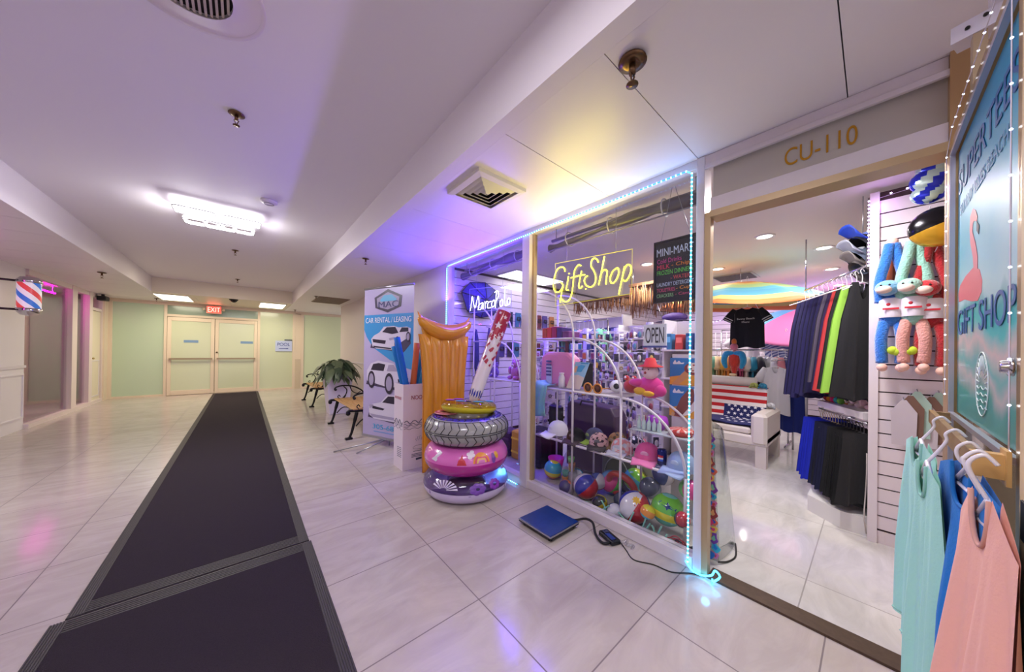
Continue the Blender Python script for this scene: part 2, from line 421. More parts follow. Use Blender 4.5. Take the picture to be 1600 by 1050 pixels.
for i, (x0, x1, s) in enumerate(((-1.525, -.615, 1), (-.605, .32, -1))):
    b = MB(); w = .075
    b.box(x0, x0+w, Y-.02, Y+.03, .01, 2.10); b.box(x1-w, x1, Y-.02, Y+.03, .01, 2.10)
    b.box(x0+w, x1-w, Y-.02, Y+.03, .01, .13); b.box(x0+w, x1-w, Y-.02, Y+.03, 2.0, 2.10)
    d = b.build('door_%d' % (i+2), TANFR, kind='structure', bevel=.004)
    MB().box(x0+w, x1-w, Y, Y+.01, .13, 2.0).build('door_pane', PANE_B, d)
    b = MB(); b.obar((x0+.04, Y-.07, .98), (x1-.04, Y-.07, .98), .03, .045)
    b.box(x0+.05, x0+.09, Y-.07, Y-.02, .96, 1.0); b.box(x1-.09, x1-.05, Y-.07, Y-.02, .96, 1.0)
    b.build('push_bar', M((170, 150, 118), .35, .8), d)
    if i == 1: MB().cyl((x0+.04, Y-.05, 1.16), (x0+.04, Y-.02, 1.16), .02).build('door_lock', M((90, 75, 55), .4, .8), d)
    # small blue lettered notice on the glass
    n = MB().box(-.06 if i else -1.22, .22 if i else -.94, Y-.006, Y, 1.42, 1.49).build('door_notice', M((120, 150, 185), .4), d, label='small blue notice strip on the glass')
MB().box(1.27, 1.42, Y-.02, Y, .0, .95).build('trim_5', M((205, 188, 160), .5), kind='structure')
MB().box(-2.8, 4.2, 12.30, 12.36, -.05, 2.9).build('wall_back', M((120, 112, 96), .8), kind='structure')  # backing added to block world light leaking through the far door gaps
MB().box(-2.66, -2.50, 11.95, 12.31, 0, 2.5).build('light_leak_plug', TANFR, kind='structure')  # plug added in the corner gap to stop world light leaking in
# storefront frame ------------------------------------------------------
b = MB()
b.box(2.07, 2.16, .71, 3.72, 0, .075)                                  # sill
b.box(2.07, 2.16, -.185, 3.72, 2.43, 2.483)                             # head
b.box(2.07, 2.16, 3.72, 3.80, 0, 2.483)
b.box(2.06, 2.16, 2.155, 2.255, 0, 2.43)                               # mullion
b.box(2.06, 2.18, .662, .705, 0, 2.48)                                  # door jamb
b.box(2.06, 2.16, -.185, .63, 2.14, 2.22)                              # transom bar
b.box(2.055, 2.075, -.2, .66, 2.40, 2.425)
b.build('trim_6', FRAME, kind='structure', bevel=.003)
b = MB(); b.box(2.10, 2.14, 2.128, 2.155, .075, 2.43); b.box(2.068, 2.12, .630, .662, 0, 2.14); b.box(2.05, 2.17, -.185, .63, 2.105, 2.14)
b.build('trim_7', M((186, 160, 122), .4, .3), kind='structure')
b = MB(); b.box(2.05, 2.17, -.245, -.185, 0, 2.5); b.build('trim_8', M((190, 155, 110), .35, .5), kind='structure')
MB().box(2.115, 2.121, .705, 2.155, .075, 2.43).build('window_9', GLASS, kind='structure')
MB().box(2.115, 2.121, 2.255, 3.72, .075, 2.43).build('window_10', GLASS, kind='structure')
tp = MB().box(2.105, 2.115, -.185, .63, 2.22, 2.43).build('window_11', M((196, 190, 180), .25), kind='structure')
GOLD = M((196, 142, 30), .35, .4)
p0 = onX(1226, 261, 2.104); p1 = onX(1340, 229, 2.104)
text('CU-110', 'unit_number', (2.104, p0.y, 2.275), (0, -1, 0), (0, 0, 1), p0.y-p1.y, .088, GOLD, tp, .001)
MB().box(2.065, 2.175, -.185, .63, 0, .012).build('trim_9', M((92, 74, 60), .4, .5, noise=.4, nscale=40), kind='structure')
# shop shell
MB().box(2.16, 9.2, -2.2, 4.1, 2.50, 2.58).build('ceiling', M((222, 214, 212), .6), kind='structure')
def slats(b, axis, a0, a1, pos, z0, z1, step=.0762, t=.012, face=1):
    z = z0
    while z < z1-.01:
        zt = min(z+step-.009, z1)
        if axis == 'X': b.box(a0, a1, min(pos, pos+face*t), max(pos, pos+face*t), z, zt)      # wall running along X, facing +-Y
        else: b.box(min(pos, pos+face*t), max(pos, pos+face*t), a0, a1, z, zt)
        z += step
SLAT = M((226, 214, 220), .45); SLOT = M((48, 22, 26), .6)
b = MB(); b.box(2.16, 9.2, 3.95, 4.05, 0, 2.5, 1); slats(b, 'X', 2.16, 9.2, 3.95, .05, 2.48, .11, .012, -1)
b.build('wall_left', [SLAT, SLOT], kind='structure')
b = MB(); b.box(9.0, 9.1, -2.2, 4.0, 0, 2.5, 1); slats(b, 'Y', -2.2, 4.0, 9.0, .05, 2.48, .11, .012, -1)
b.build('wall_back', [SLAT, SLOT], kind='structure')
MB().box(2.16, 9.2, -2.2, -2.1, 0, 2.5).build('wall_right', WHITE, kind='structure')
# slatwall partition facing the doorway
g = thing('slatwall_partition', 'white slatwall partition with dark grooves standing right of the doorway', 'display wall', (3.38, -.5, 0))
b = MB(); b.box(3.392, 3.41, -1.25, -.02, .0, 2.46, 1)
z = .10
while z < 2.40: b.box(3.378, 3.392, -1.25, -.02, z, z+.087); z += .096
b.box(3.378, 3.392, -1.25, -.02, 0.0, .085)
b.build('slat_panel', [SLAT, SLOT], g)
MB().box(3.365, 3.425, -.02, .025, 0, 2.46).build('end_post', M((226, 216, 222), .4), g)
# ================================================================== CORRIDOR THINGS
BLK = M((18, 17, 18), .5); IRON = M((20, 18, 20), .4, .4); WOOD = M((196, 150, 96), .45, noise=.25, nscale=20)
CHROME = M((200, 198, 205), .15, 1); BRONZE = M((110, 84, 60), .3, .9); STEEL = M((170, 170, 176), .3, .9)
CARPET = M((54, 46, 53), .95, spec=.15, noise=.35, nscale=180, bump=.6, bscale=300)
RUBBER = M((52, 44, 50), .55, noise=.25, nscale=60)
def mat_thing(x0, x1, y0, y1, label, w=.055, wy=.10):
    t = thing('floor_mat', label, 'mat', ((x0+x1)/2, (y0+y1)/2, 0), 'floor mats')
    b = MB(); b.box(x0+w, x1-w, y0+wy, y1-wy, .0005, .010); b.build('carpet_pile', CARPET, t)
    b = MB()
    z = (.002, .013)
    for a0, a1, c0, c1 in ((x0, x0+w, y0, y1), (x1-w, x1, y0, y1), (x0+w, x1-w, y0, y0+wy), (x0+w, x1-w, y1-wy, y1)):
        b.box(a0, a1, c0, c1, .0005, .006)
        n = 6                                        # moulded ribs
        for k in range(n):
            if a1-a0 < c1-c0: q = a0+(a1-a0)*(k+.2)/n; b.box(q, q+(a1-a0)/n*.6, c0, c1, .006, .009)
            else: q = c0+(c1-c0)*(k+.2)/n; b.box(a0, a1, q, q+(c1-c0)/n*.6, .006, .009)
    b.build('rubber_border', RUBBER, t); return t
mat_thing(-.625, .355, 2.50, 12.0, 'long black carpet runner reaching to the far glass doors')
mat_thing(-.665, .365, -1.6, 2.485, 'black carpet mat in the foreground, cut off by the frame')

# ---- hallway ceiling fixture
g = thing('ceiling_light', 'lit fixture of overlapping rounded square rings on the hallway ceiling', 'ceiling light', (-.22, 4.78, 2.80))
LED = M((255, 252, 255), .4, emit=3); ACR = M((235, 235, 240), .3)
def rrect(cx, cy, a, b, r, z, n=5):
    out = []
    for (sx, sy, a0) in ((1, 1, 0), (-1, 1, PI/2), (-1, -1, PI), (1, -1, 1.5*PI)):
        for k in range(n+1):
            t = a0+PI/2*k/n; out.append(Vector((cx+sx*(a-r)+r*math.cos(t), cy+sy*(b-r)+r*math.sin(t), z)))
    return out
MB().box(-.42, -.02, 4.70, 4.86, 2.765, 2.80).build('mounting_plate', ACR, g)
for cx, cy, a, bb, z in ((-.40, 4.66, .145, .11, 2.735), (-.02, 4.66, .145, .11, 2.735), (-.36, 4.90, .135, .10, 2.70), (-.06, 4.90, .135, .10, 2.70), (-.21, 4.80, .12, .12, 2.675)):
    q = rrect(cx, cy, a, bb, .04, z)
    b = MB(); b.tube(q, .017, 6, closed=True); r = b.build('light_ring', LED, g)
    b = MB(); b.tube([p+Vector((0, 0, -.015)) for p in rrect(cx, cy, a+.012, bb+.012, .04, z)], .005, 5, closed=True); b.build('ring_edge', M((120, 116, 122), .3, .6), r)

# ---- fire sprinklers
def sprinkler(p, label, s=1.0, m=BRONZE):
    x, y, z = p; t = thing('fire_sprinkler', label, 'sprinkler', p, 'fire sprinklers')
    b = MB(); b.lathe([(0, -.003), (.040*s, -.004), (.042*s, -.009*s), (.022*s, -.014*s), (0, -.014*s)], p, seg=20); b.build('escutcheon', m, t)
    b = MB(); b.cyl((x, y, z-.01*s), (x, y, z-.045*s), .010*s)
    b.obar((x-.012*s, y, z-.045*s), (x, y, z-.075*s), .004*s, .004*s); b.obar((x+.012*s, y, z-.045*s), (x, y, z-.075*s), .004*s, .004*s); b.build('stem', m, t)
    b = MB(); b.lathe([(0, -.075*s), (.018*s, -.076*s), (.018*s, -.079*s), (0, -.080*s)], p, seg=12); b.build('deflector', m, t)
sprinkler((-.05, 2.66, 2.80), 'bronze fire sprinkler on the hallway ceiling, nearest the camera')
sprinkler((-.11, 6.41, 2.80), 'bronze fire sprinkler just beyond the ring shaped ceiling light')
sprinkler((-.11, 9.09, 2.80), 'bronze fire sprinkler near the far ceiling beam')
sprinkler((1.17, .64, 2.484), 'large brass fire sprinkler by the seam of the near soffit panels', 1.3)
sprinkler((1.19, 4.31, 2.484), 'small dark fire sprinkler on the soffit above the orange air mattress')
sprinkler((1.23, 8.21, 2.484), 'small dark fire sprinkler beside the brown return air grille')
sprinkler((-1.73, 8.09, 2.484), 'dark fire sprinkler on the left soffit', 1.2)
sprinkler((1.19, 11.6, 2.484), 'tiny dark fire sprinkler right of the right hand ceiling troffer')
sprinkler((-1.62, 11.47, 2.484), 'tiny dark fire sprinkler left of the left hand ceiling troffer')
g = thing('smoke_detector', 'round white smoke detector on the hallway ceiling', 'smoke detector', (.18, 4.02, 2.80))
b = MB(); b.lathe([(0, 0), (.07, 0), (.072, -.018), (.055, -.03), (0, -.032)], (.18, 4.02, 2.80), seg=28); b.build('housing', M((226, 218, 224), .5), g)
b = MB(); b.lathe([(.040, -.031), (.043, -.034), (.040, -.036)], (.18, 4.02, 2.80), seg=24); b.build('vent_ring', M((140, 130, 136), .5), g)
g = thing('round_vent', 'round white ceiling air vent with slats, at the top edge of the frame', 'air vent', (-.20, 1.82, 2.80))
b = MB(); b.lathe([(.15, -.02), (.155, -.005), (.24, -.003), (.25, 0)], (-.20, 1.82, 2.80), seg=48); b.lathe([(.24, -.001), (.26, -.006), (.262, 0)], (-.2, 1.82, 2.8), seg=48); b.build('vent_flange', M((226, 215, 214), .5), g)
b = MB(); b.lathe([(0, -.001), (.15, -.001)], (-.2, 1.82, 2.8), seg=40, m=1)
for k in range(-7, 8):
    x = k*.019; h = math.sqrt(max(.0001, .148**2-x*x)); b.obar((-.2+x, 1.82-h, 2.788), (-.2+x, 1.82+h, 2.788), .009, .004)
b.build('vent_slats', [M((190, 176, 168), .5), DARK], g)
# dome camera under the far beam, black speakers at the far left corner
g = thing('security_camera', 'black dome security camera under the far ceiling beam', 'camera', (-.19, 10.3, 2.484))
MB().lathe([(0, 0), (.085, 0), (.085, -.02)], (-.19, 10.3, 2.484), seg=20).build('camera_base', BLK, g)
b = MB(); b.lathe([(.07, -.02), (.06, -.05), (.035, -.07), (0, -.078)], (-.19, 10.3, 2.484), seg=20); b.build('camera_dome', M((20, 18, 20), .1), g)
g = thing('wall_speaker', 'small black speaker box high in the far left corner', 'speaker', (-2.45, 11.55, 2.40))
b = MB(); b.rbox(-2.52, -2.38, 11.45, 11.68, 2.34, 2.44, .01); b.build('speaker_box', BLK, g)
MB().box(-2.47, -2.43, 11.53, 11.60, 2.44, 2.484).build('bracket', BLK, g)
# troffers
for x0, x1, l in ((-1.55, -.97, 'lit white ceiling troffer left of the exit sign'), (.31, .89, 'lit white ceiling troffer right of the exit sign')):
    g = thing('ceiling_troffer', l, 'ceiling light', ((x0+x1)/2, 11.0, 2.484), 'ceiling troffers')
    MB().box(x0, x1, 10.42, 11.58, 2.474, 2.483).build('troffer_frame', WHITE, g)
    MB().box(x0+.025, x1-.025, 10.445, 11.555, 2.468, 2.474).build('diffuser', M((255, 250, 225), .4, emit=3.2), g)
# air diffuser on the soffit
g = thing('air_diffuser', 'square white stepped air diffuser on the soffit before the shop', 'air vent', (1.335, 1.86, 2.484))
b = MB(); cx, cy = 1.335, 1.86
def sq(b, a0, z0, a1, z1, m=0):
    v = []
    for a, z in ((a0, z0), (a1, z1)): v += [(cx-a, cy-a, z), (cx+a, cy-a, z), (cx+a, cy+a, z), (cx-a, cy+a, z)]
    b._add(v, [(i, (i+1) % 4, 4+(i+1) % 4, 4+i) for i in range(4)], m)
sq(b, .205, 2.484, .205, 2.462); sq(b, .205, 2.462, .165, 2.455)
for k in range(4):
    a = .162-k*.040; sq(b, a, 2.477, max(.002, a-.034), 2.452, 0)
b.build('louvres', M((230, 224, 214), .4), g, solid=.003)
MB().box(cx-.165, cx+.165, cy-.165, cy+.165, 2.4795, 2.4825).build('duct_opening', DARK, g)
g = thing('return_grille', 'brown return air grille flush in the far right soffit', 'air vent', (1.6, 8.7, 2.484))
MB().box(1.28, 1.92, 8.15, 9.22, 2.472, 2.483).build('grille_frame', M((150, 128, 110), .5), g)
b = MB()
for k in range(26): b.box(1.30, 1.90, 8.18+.04*k, 8.20+.04*k, 2.466, 2.472)
b.build('grille_slats', M((134, 112, 96), .5), g)
# exit sign
g = thing('exit_sign', 'lit red exit sign with two small lamp heads above the far doors', 'exit sign', (-.63, 12.1, 2.24))
MB().rbox(-.79, -.47, 12.06, 12.12, 2.24, 2.46, .008).build('sign_housing', M((205, 190, 170), .4), g)
fc = MB().box(-.775, -.485, 12.052, 12.06, 2.255, 2.445).build('sign_face', M((255, 120, 100), .4, emit=1.0, ecol=(255, 70, 60)), g, label='glowing red face')
text('EXIT', 'sign_lettering', (-.755, 12.050, 2.285), (1, 0, 0), (0, 0, 1), .25, .13, M((255, 215, 200), .4, emit=1.2), fc)
for sx in (-1, 1):
    b = MB(); b.cyl((-.63+sx*.20, 12.10, 2.36), (-.63+sx*.20, 12.02, 2.35), .028, .034); b.obar((-.63+sx*.16, 12.09, 2.35), (-.63+sx*.2, 12.09, 2.35), .02, .02); b.build('lamp_head', M((220, 205, 180), .4), g)
area((-.63, 11.98, 2.36), .25, .15, .5, (1, .12, .08), (-PI/2, 0, 0))
# POOL sign on the far glass
g = thing('pool_sign', 'small white and blue POOL sign with an arrow on the far glass', 'sign', (1.05, 12.19, 1.30))
b = MB(); b.box(.76, 1.19, 12.205, 12.222, 1.20, 1.53); b.build('sign_board', M((190, 200, 232), .4), g)
BL = M((48, 62, 150), .4)
text('POOL', 'lettering', (.81, 12.204, 1.37), (1, 0, 0), (0, 0, 1), .32, .10, BL, g)
MB().prism([(0, .012), (.20, .012), (.20, 0), (.25, .02), (.20, .04), (.20, .028), (0, .028)], (.85, 12.204, 1.27), (1, 0, 0), (0, 0, 1), .002).build('arrow', BL, g)
tag(MB().box(.99, 1.19, 12.205, 12.22, 1.54, 1.58).build('small_placard', M((90, 96, 110), .5)), 'small dark placard stuck above the POOL sign', 'sign')

# ---- benches
def bench(y0, y1, label):
    t = thing('park_bench', label, 'bench', (1.48, (y0+y1)/2, 0), 'iron and wood benches')
    for k, y in enumerate((y0, y1)):
        b = MB()
        b.tube(spl([(1.14, y, .385), (1.155, y, .405), (1.20, y, .41), (1.45, y, .395), (1.72, y, .40)]), .020, 8)
        b.ball((1.155, y, .375), (.032, .024, .032), nu=10, nv=6)
        b.tube(spl([(1.27, y, .385), (1.24, y, .25), (1.205, y, .10), (1.17, y, .015)]), [.026]*6+[.020]*6+[.018]*6+[.024], 8)
        b.rbox(1.12, 1.215, y-.03, y+.03, 0, .03, .006)
        b.tube(spl([(1.66, y, .38), (1.68, y, .22), (1.73, y, .02)]), .020, 8); b.rbox(1.69, 1.78, y-.03, y+.03, 0, .03, .006)
        b.tube(spl([(1.26, y, .18), (1.36, y, .27), (1.52, y, .24), (1.66, y, .28)]), .009, 6)
        b.tube(spl([(1.70, y, .38), (1.72, y, .60), (1.76, y, .88)]), .018, 8)
        b.build('cast_iron_leg_frame', IRON, t)
        b = MB()
        b.tube(spl([(1.24, y, .585), (1.22, y, .60), (1.25, y, .635), (1.36, y, .655), (1.52, y, .63), (1.66, y, .55), (1.70, y, .48)]), .013, 7)
        b.tube(spl([(1.33, y, .41), (1.40, y, .50), (1.41, y, .58), (1.36, y, .64)]), .010, 6)
        b.tube(spl([(1.31, y, .46), (1.29, y, .49), (1.27, y, .46), (1.30, y, .43), (1.36, y, .43), (1.40, y, .48)]), .008, 6)
        b.tube(spl([(1.46, y, .645), (1.50, y, .55), (1.58, y, .50), (1.64, y, .53)]), .009, 6)
        b.ball((1.235, y, .587), .022, nu=8, nv=6)
        b.build('scroll_armrest', IRON, t)
    for k in range(6):
        x = 1.215+k*.083
        MB().rbox(x, x+.07, y0-.02, y1+.02, .418, .438, .004).build('seat_slat', WOOD, t)
    for k in range(3):
        z = .52+k*.12
        b = MB(); b.obar((1.71+k*.012, y0-.02, z), (1.71+k*.012, y1+.02, z), .018, .085); b.build('back_slat', WOOD, t)
bench(4.93, 6.15, 'cast iron and wood bench directly left of the car rental banner')
bench(8.15, 9.35, 'cast iron and wood bench beyond the white planter')

# ---- planter with plant
g = thing('planter', 'tall white tapered square planter between the two benches', 'planter', (1.47, 7.15, 0))
def frust(b, cx, cy, a0, a1, z0, z1, m=0, cap=True):
    v = []
    for a, z in ((a0, z0), (a1, z1)): v += [(cx-a, cy-a, z), (cx+a, cy-a, z), (cx+a, cy+a, z), (cx-a, cy+a, z)]
    f = [(i, (i+1) % 4, 4+(i+1) % 4, 4+i) for i in range(4)]
    if cap: f += [(3, 2, 1, 0), (4, 5, 6, 7)]
    b._add(v, f, m)
b = MB(); frust(b, 1.47, 7.15, .165, .235, .0, .78); b.build('pot', M((218, 208, 232), .4), g, bevel=.008)
MB().box(1.25, 1.69, 6.93, 7.37, .78, .80).build('pot_rim', M((218, 208, 232), .4), g)
g = thing('potted_plant', 'bushy plant with broad dark green leaves in the white planter', 'plant', (1.47, 7.15, .80))
leaf = [MB(), MB()]; stems = MB(); rnd = random.Random(3)
for k in range(130):
    a = rnd.uniform(0, 2*PI); el = rnd.uniform(.25, 1.5); L = rnd.uniform(.16, .42); w = rnd.uniform(.045, .07)
    base = Vector((1.47, 7.15, .80)); d = Vector((math.cos(a)*math.cos(el), math.sin(a)*math.cos(el), math.sin(el)))
    p1 = base+d*L*.75; side = Vector((-math.sin(a), math.cos(a), 0)); out = Vector((math.cos(a), math.sin(a), 0))
    stems.tube([base, p1], .004, 4)
    Lf = rnd.uniform(.18, .27); drop = rnd.uniform(.7, 1.7)
    def fn(u, v, p1=p1, d=d, out=out, side=side, Lf=Lf, drop=drop, w=w):
        q = p1+(d*.4+out*.7)*Lf*u; q.z -= drop*Lf*u*u
        ww = w*math.sin(PI*min(1, u*.94+.06))**.7*(v-.5)*2
        return q+side*ww+Vector((0, 0, -abs(v-.5)*.03))
    leaf[k % 2].grid(fn, 6, 2)
stems.build('stems', M((70, 84, 50), .6), g)
leaf[0].build('foliage', M((62, 80, 56), .4, noise=.4, nscale=30), g); leaf[1].build('foliage', M((98, 112, 78), .4, noise=.4, nscale=30), g, label='lighter green leaves')

# ---- car rental banner
BA = Vector((1.28, 4.65, .12)); BB = Vector((1.625, 3.79, .12)); bu = (BB-BA).normalized(); BWd = (BB-BA).length; bv = Vector((0, 0, 1)); bn = bu.cross(bv)
BH = 2.02
g = thing('roll_up_banner', 'tall car rental banner with three silver cars, behind the noodle carton', 'banner', (1.45, 4.22, 0))
def bprism(pts, t0, mat, name, parent, label=None):
    b = MB(); b.prism([(p[0]*BWd, p[1]*BH) for p in pts], BA+bn*t0, bu, bv, .0012); return b.build(name, mat, parent, label=label)
VIO = M((176, 164, 200), .35, noise=.1, nscale=3); SKY = M((52, 140, 198), .4)
cl = bprism([(0, 0), (1, 0), (1, 1), (0, 1)], 0, VIO, 'banner_sheet', g)
b = MB(); b.tube([BA+bv*BH, BB+bv*BH], .014, 10); b.build('top_rail', STEEL, g)
b = MB(); b.obar(BA+bv*.0, BB+bv*.0, .03, .03); b.build('bottom_rail', STEEL, g)
mid = (BA+BB)/2; b = MB(); b.cyl(mid-bn*.05+Vector((0, 0, -.1)), mid-bn*.03+bv*BH, .010); b.build('support_pole', STEEL, g)
for e in (mid+bn*.45+bu*-.42, mid+bn*.35+bu*-.12, mid-bn*.35):
    b = MB(); e = Vector((e.x, e.y, .008)); b.cyl(mid-bn*.05+Vector((0, 0, .0)), e, .008); b.build('foot', STEEL, g)
bprism([(0, .82), (1, .82), (1, .46), (.88, .47), (.55, .52), (.2, .60), (.06, .67), (0, .72)], .0015, SKY, 'blue_panel', cl)
# hexagonal logo
bprism([(.22, .935), (.50, .985), (.78, .935), (.76, .865), (.50, .83), (.24, .865)], .003, M((58, 50, 74), .4), 'logo_badge', cl)
bprism([(.27, .928), (.50, .965), (.73, .928), (.71, .872), (.50, .85), (.29, .872)], .0045, M((150, 140, 170), .4), 'logo_badge', cl)
bprism([(.34, .915), (.42, .945), (.58, .947), (.68, .915), (.66, .905), (.36, .905)], .006, M((90, 170, 205), .4), 'logo_car', cl)
text('MAC', 'logo_lettering', BA+bu*(.31*BWd)+bv*(.865*BH)+bn*.006, bu, bv, .40*BWd, .04*BH, M((60, 60, 110), .4), cl)
text('CAR RENTAL / LEASING', 'banner_lettering', BA+bu*(.04*BWd)+bv*(.765*BH)+bn*.004, bu, bv, .92*BWd, .035*BH, M((235, 235, 245), .4), cl)
text('305-683', 'phone_number', BA+bu*(.22*BWd)+bv*(.055*BH)+bn*.002, bu, bv, .50*BWd, .032*BH, M((60, 160, 205), .4), cl)
MB().prism([(0, 0), (.42*BWd, 0), (.42*BWd, .008*BH), (0, .008*BH)], BA+bu*(.24*BWd)+bv*(.033*BH)+bn*.002, bu, bv, .001).build('small_print', M((120, 150, 200), .4), cl)
def car(cx, cy, w, h, suv, kind):
    X = lambda a: cx+a*w; Yv = lambda a: cy+a*h
    def P(pts): return [(X(a), Yv(c)) for a, c in pts]
    SH = M((66, 56, 84), .5); BODY = M((206, 198, 214), .35); SHD = M((160, 150, 176), .4); DK = M((40, 32, 52), .35)
    bprism(P([(-.52, -.36), (.35, -.50), (.52, -.2), (.5, -.05), (-.5, -.22)]), .003, SH, 'printed_shadow', cl)
    if kind == 0:   # open sports car, nose to the left
        bprism(P([(-.50, -.05), (-.46, -.30), (-.36, -.38), (.05, -.42), (.14, -.30), (.40, -.05), (.50, .05), (.52, .30), (.42, .36), (.22, .34), (.10, .40), (-.16, .38), (-.28, .18), (-.42, .08)]), .0045, BODY, 'printed_car', cl)
        bprism(P([(-.20, .20), (-.08, .36), (.14, .36), (.22, .16), (.06, .12)]), .006, DK, 'printed_windscreen', cl)
        bprism(P([(.24, .18), (.30, .34), (.46, .33), (.46, .2)]), .006, DK, 'printed_windscreen', cl)
        bprism(P([(-.46, -.04), (-.10, -.10), (-.12, -.22), (-.44, -.16)]), .006, DK, 'printed_grille', cl)
        bprism(P([(-.44, -.28), (.04, -.36), (.04, -.40), (-.42, -.34)]), .006, DK, 'printed_grille', cl)
        bprism(P([(-.02, -.02), (.12, .02), (.12, -.06), (.0, -.1)]), .006, SHD, 'printed_headlamp', cl)
        wl = ((.20, -.20, .085), (.46, .02, .06))
    elif kind == 1:
        bprism(P([(-.50, -.10), (-.48, -.25), (.02, -.40), (.46, -.36), (.52, -.22), (.50, .02), (.40, .10), (.26, .14), (.16, .38), (-.22, .46), (-.40, .36), (-.50, .12)]), .0045, BODY, 'printed_car', cl)
        bprism(P([(-.40, .14), (-.34, .34), (-.20, .38), (-.04, .34), (-.08, .12)]), .006, DK, 'printed_side_window', cl)
        bprism(P([(.0, .12), (.04, .33), (.16, .34), (.26, .13)]), .006, SHD, 'printed_windscreen', cl)
        bprism(P([(.26, -.12), (.50, -.06), (.50, -.18), (.28, -.24)]), .006, DK, 'printed_grille', cl)
        wl = ((-.38, -.18, .10), (.06, -.28, .12))
    else:
        bprism(P([(-.50, -.02), (-.48, -.28), (-.36, -.40), (.40, -.42), (.52, -.30), (.52, .15), (.42, .42), (.20, .46), (-.04, .44), (-.20, .18), (-.40, .10)]), .0045, BODY, 'printed_car', cl)
        bprism(P([(-.16, .18), (-.02, .40), (.34, .42), (.46, .16)]), .006, DK, 'printed_windscreen', cl)
        bprism(P([(-.42, .04), (-.10, -.02), (-.14, -.08), (-.40, -.06)]), .006, DK, 'printed_grille', cl)
        bprism(P([(-.46, -.24), (.30, -.28), (.28, -.36), (-.42, -.34)]), .006, SHD, 'printed_grille', cl)
        bprism(P([(-.48, .06), (-.38, .08), (-.40, -.02), (-.48, -.06)]), .006, SHD, 'printed_headlamp', cl)
        wl = ()
    for a, c, r in wl:
        pts = [(X(a)+math.cos(t*PI/9)*r*w*.9, Yv(c)+math.sin(t*PI/9)*r*w*1.0*BWd/BH*1.5) for t in range(18)]
        bprism(pts, .0075, DK, 'printed_wheel', cl)
        pts = [(X(a)+math.cos(t*PI/9)*r*w*.6, Yv(c)+math.sin(t*PI/9)*r*w*.7*BWd/BH*1.5) for t in range(18)]
        bprism(pts, .009, SHD, 'printed_wheel', cl)
car(.55, .665, .78, .19, 0, 0); car(.50, .42, .84, .20, 1, 1); car(.55, .20, .84, .20, 1, 2)

# ---- noodle carton and pool noodles
g = thing('carton', 'tall white printed pool noodle carton beside the banner', 'box', (1.48, 3.43, 0))
CARD = M((222, 208, 220), .6); x0, x1, y0, y1, z1 = 1.31, 1.66, 3.30, 3.56, .93
b = MB(); b.box(x0, x1, y0, y0+.006, 0, z1); b.box(x0, x1, y1-.006, y1, 0, z1); b.box(x0, x0+.006, y0+.006, y1-.006, 0, z1); b.box(x1-.006, x1, y0+.006, y1-.006, 0, z1); b.box(x0+.006, x1-.006, y0+.006, y1-.006, 0, .006)
box_ = b.build('carton_walls', CARD, g)
RED = M((150, 40, 50), .5); INK = M((66, 72, 100), .5)
text('NOODLES', 'lettering', (x0+.09, y0-.001, .76), (1, 0, 0), (0, 0, 1), .24, .045, RED, box_)
text('NOODLES', 'lettering', (x0-.001, y1-.03, .76), (0, -1, 0), (0, 0, 1), .18, .03, M((190, 120, 130), .5), box_)
b = MB()
for j, (zz, amp, ph, r, c) in enumerate(((.52, .022, 0, .004, 0), (.49, .014, 1.2, .0025, 1), (.47, .012, 2.6, .002, 1), (.445, .01, .4, .002, 1))):
    b.tube([(x0+.012+(x1-x0-.02)*k/30, y0-.002, zz+amp*math.sin(k*.75+ph)*(.4+.6*math.sin(k*.3+ph)**2)) for k in range(31)], r, 4)
    b.tube([(x0-.002, y0+.012+(y1-y0-.02)*k/20, zz+amp*math.sin(-k*.75+ph)) for k in range(21)], r*.8, 4)
b.build('wave_print', INK, box_)
b = MB()
for k in range(6): 
    a = .5+k*.4; b.tube(spl([(x0+.20+math.cos(a)*.05, y0-.002, .28+math.sin(a)*.03), (x0+.20+math.cos(a)*.07, y0-.002, .285+math.sin(a)*.06), (x0+.21+math.cos(a)*.07, y0-.002, .28+math.sin(a)*.075)]), .0015, 4)
b.tube([Vector((x0+.19+.075*math.cos(t*.3), y0-.002, .23+.022*math.sin(t*.3))) for t in range(21)], .0015, 4, closed=True)
for k, zz in enumerate((.19, .16, .145, .13)): b.obar((x0+.10+.02*(k == 0), y0-.001, zz), (x0+.30-.02*(k % 2), y0-.001, zz), .002, .006)
b.obar((x0+.15, y0-.001, .10), (x0+.24, y0-.001, .105), .002, .022)
for k in range(6): b.obar((x0-.001, y0+.04, .14+.02*k), (x0-.001, y0+.15, .135+.02*k), .002, .005)
b.build('small_print', INK, box_)
def noodle(p0, p1, col, label):
    p0 = Vector(p0); p1 = Vector(p1); b = MB(); mid = (p0+p1)/2
    b.tube(spl([p0, mid+Vector((.006, 0, 0)), p1], 5), .033, 12); 
    b.tube([p1+(p1-p0).normalized()*.0005, p1+(p1-p0).normalized()*.001], .011, 8, m=1)
    b.build('pool_noodle', [M(col, .7, bump=.2, bscale=120), M((30, 40, 60), .8)], None, label, 'pool noodle', 'pool noodles in the carton')
def noodle2(pxb, pxt, pyt, Yp, col, label):
    t_ = onY(pxt, pyt, Yp); m_ = onY(pxb, 603, Yp); d_ = (m_-t_); b_ = m_+d_*((m_.z-.03)/-d_.z); b_.x = min(max(b_.x, 1.355), 1.615)
    k = min(1, .9)
    noodle(b_, t_, col, label)
noodle2(630, 616, 541, 3.44, (18, 124, 196), 'bright blue pool noodle, leftmost in the carton')
noodle2(634, 620, 527, 3.36, (20, 110, 205), 'royal blue pool noodle crossing in front of the leftmost one')
noodle2(640, 652, 536, 3.38, (205, 104, 56), 'orange pool noodle in the middle of the carton')
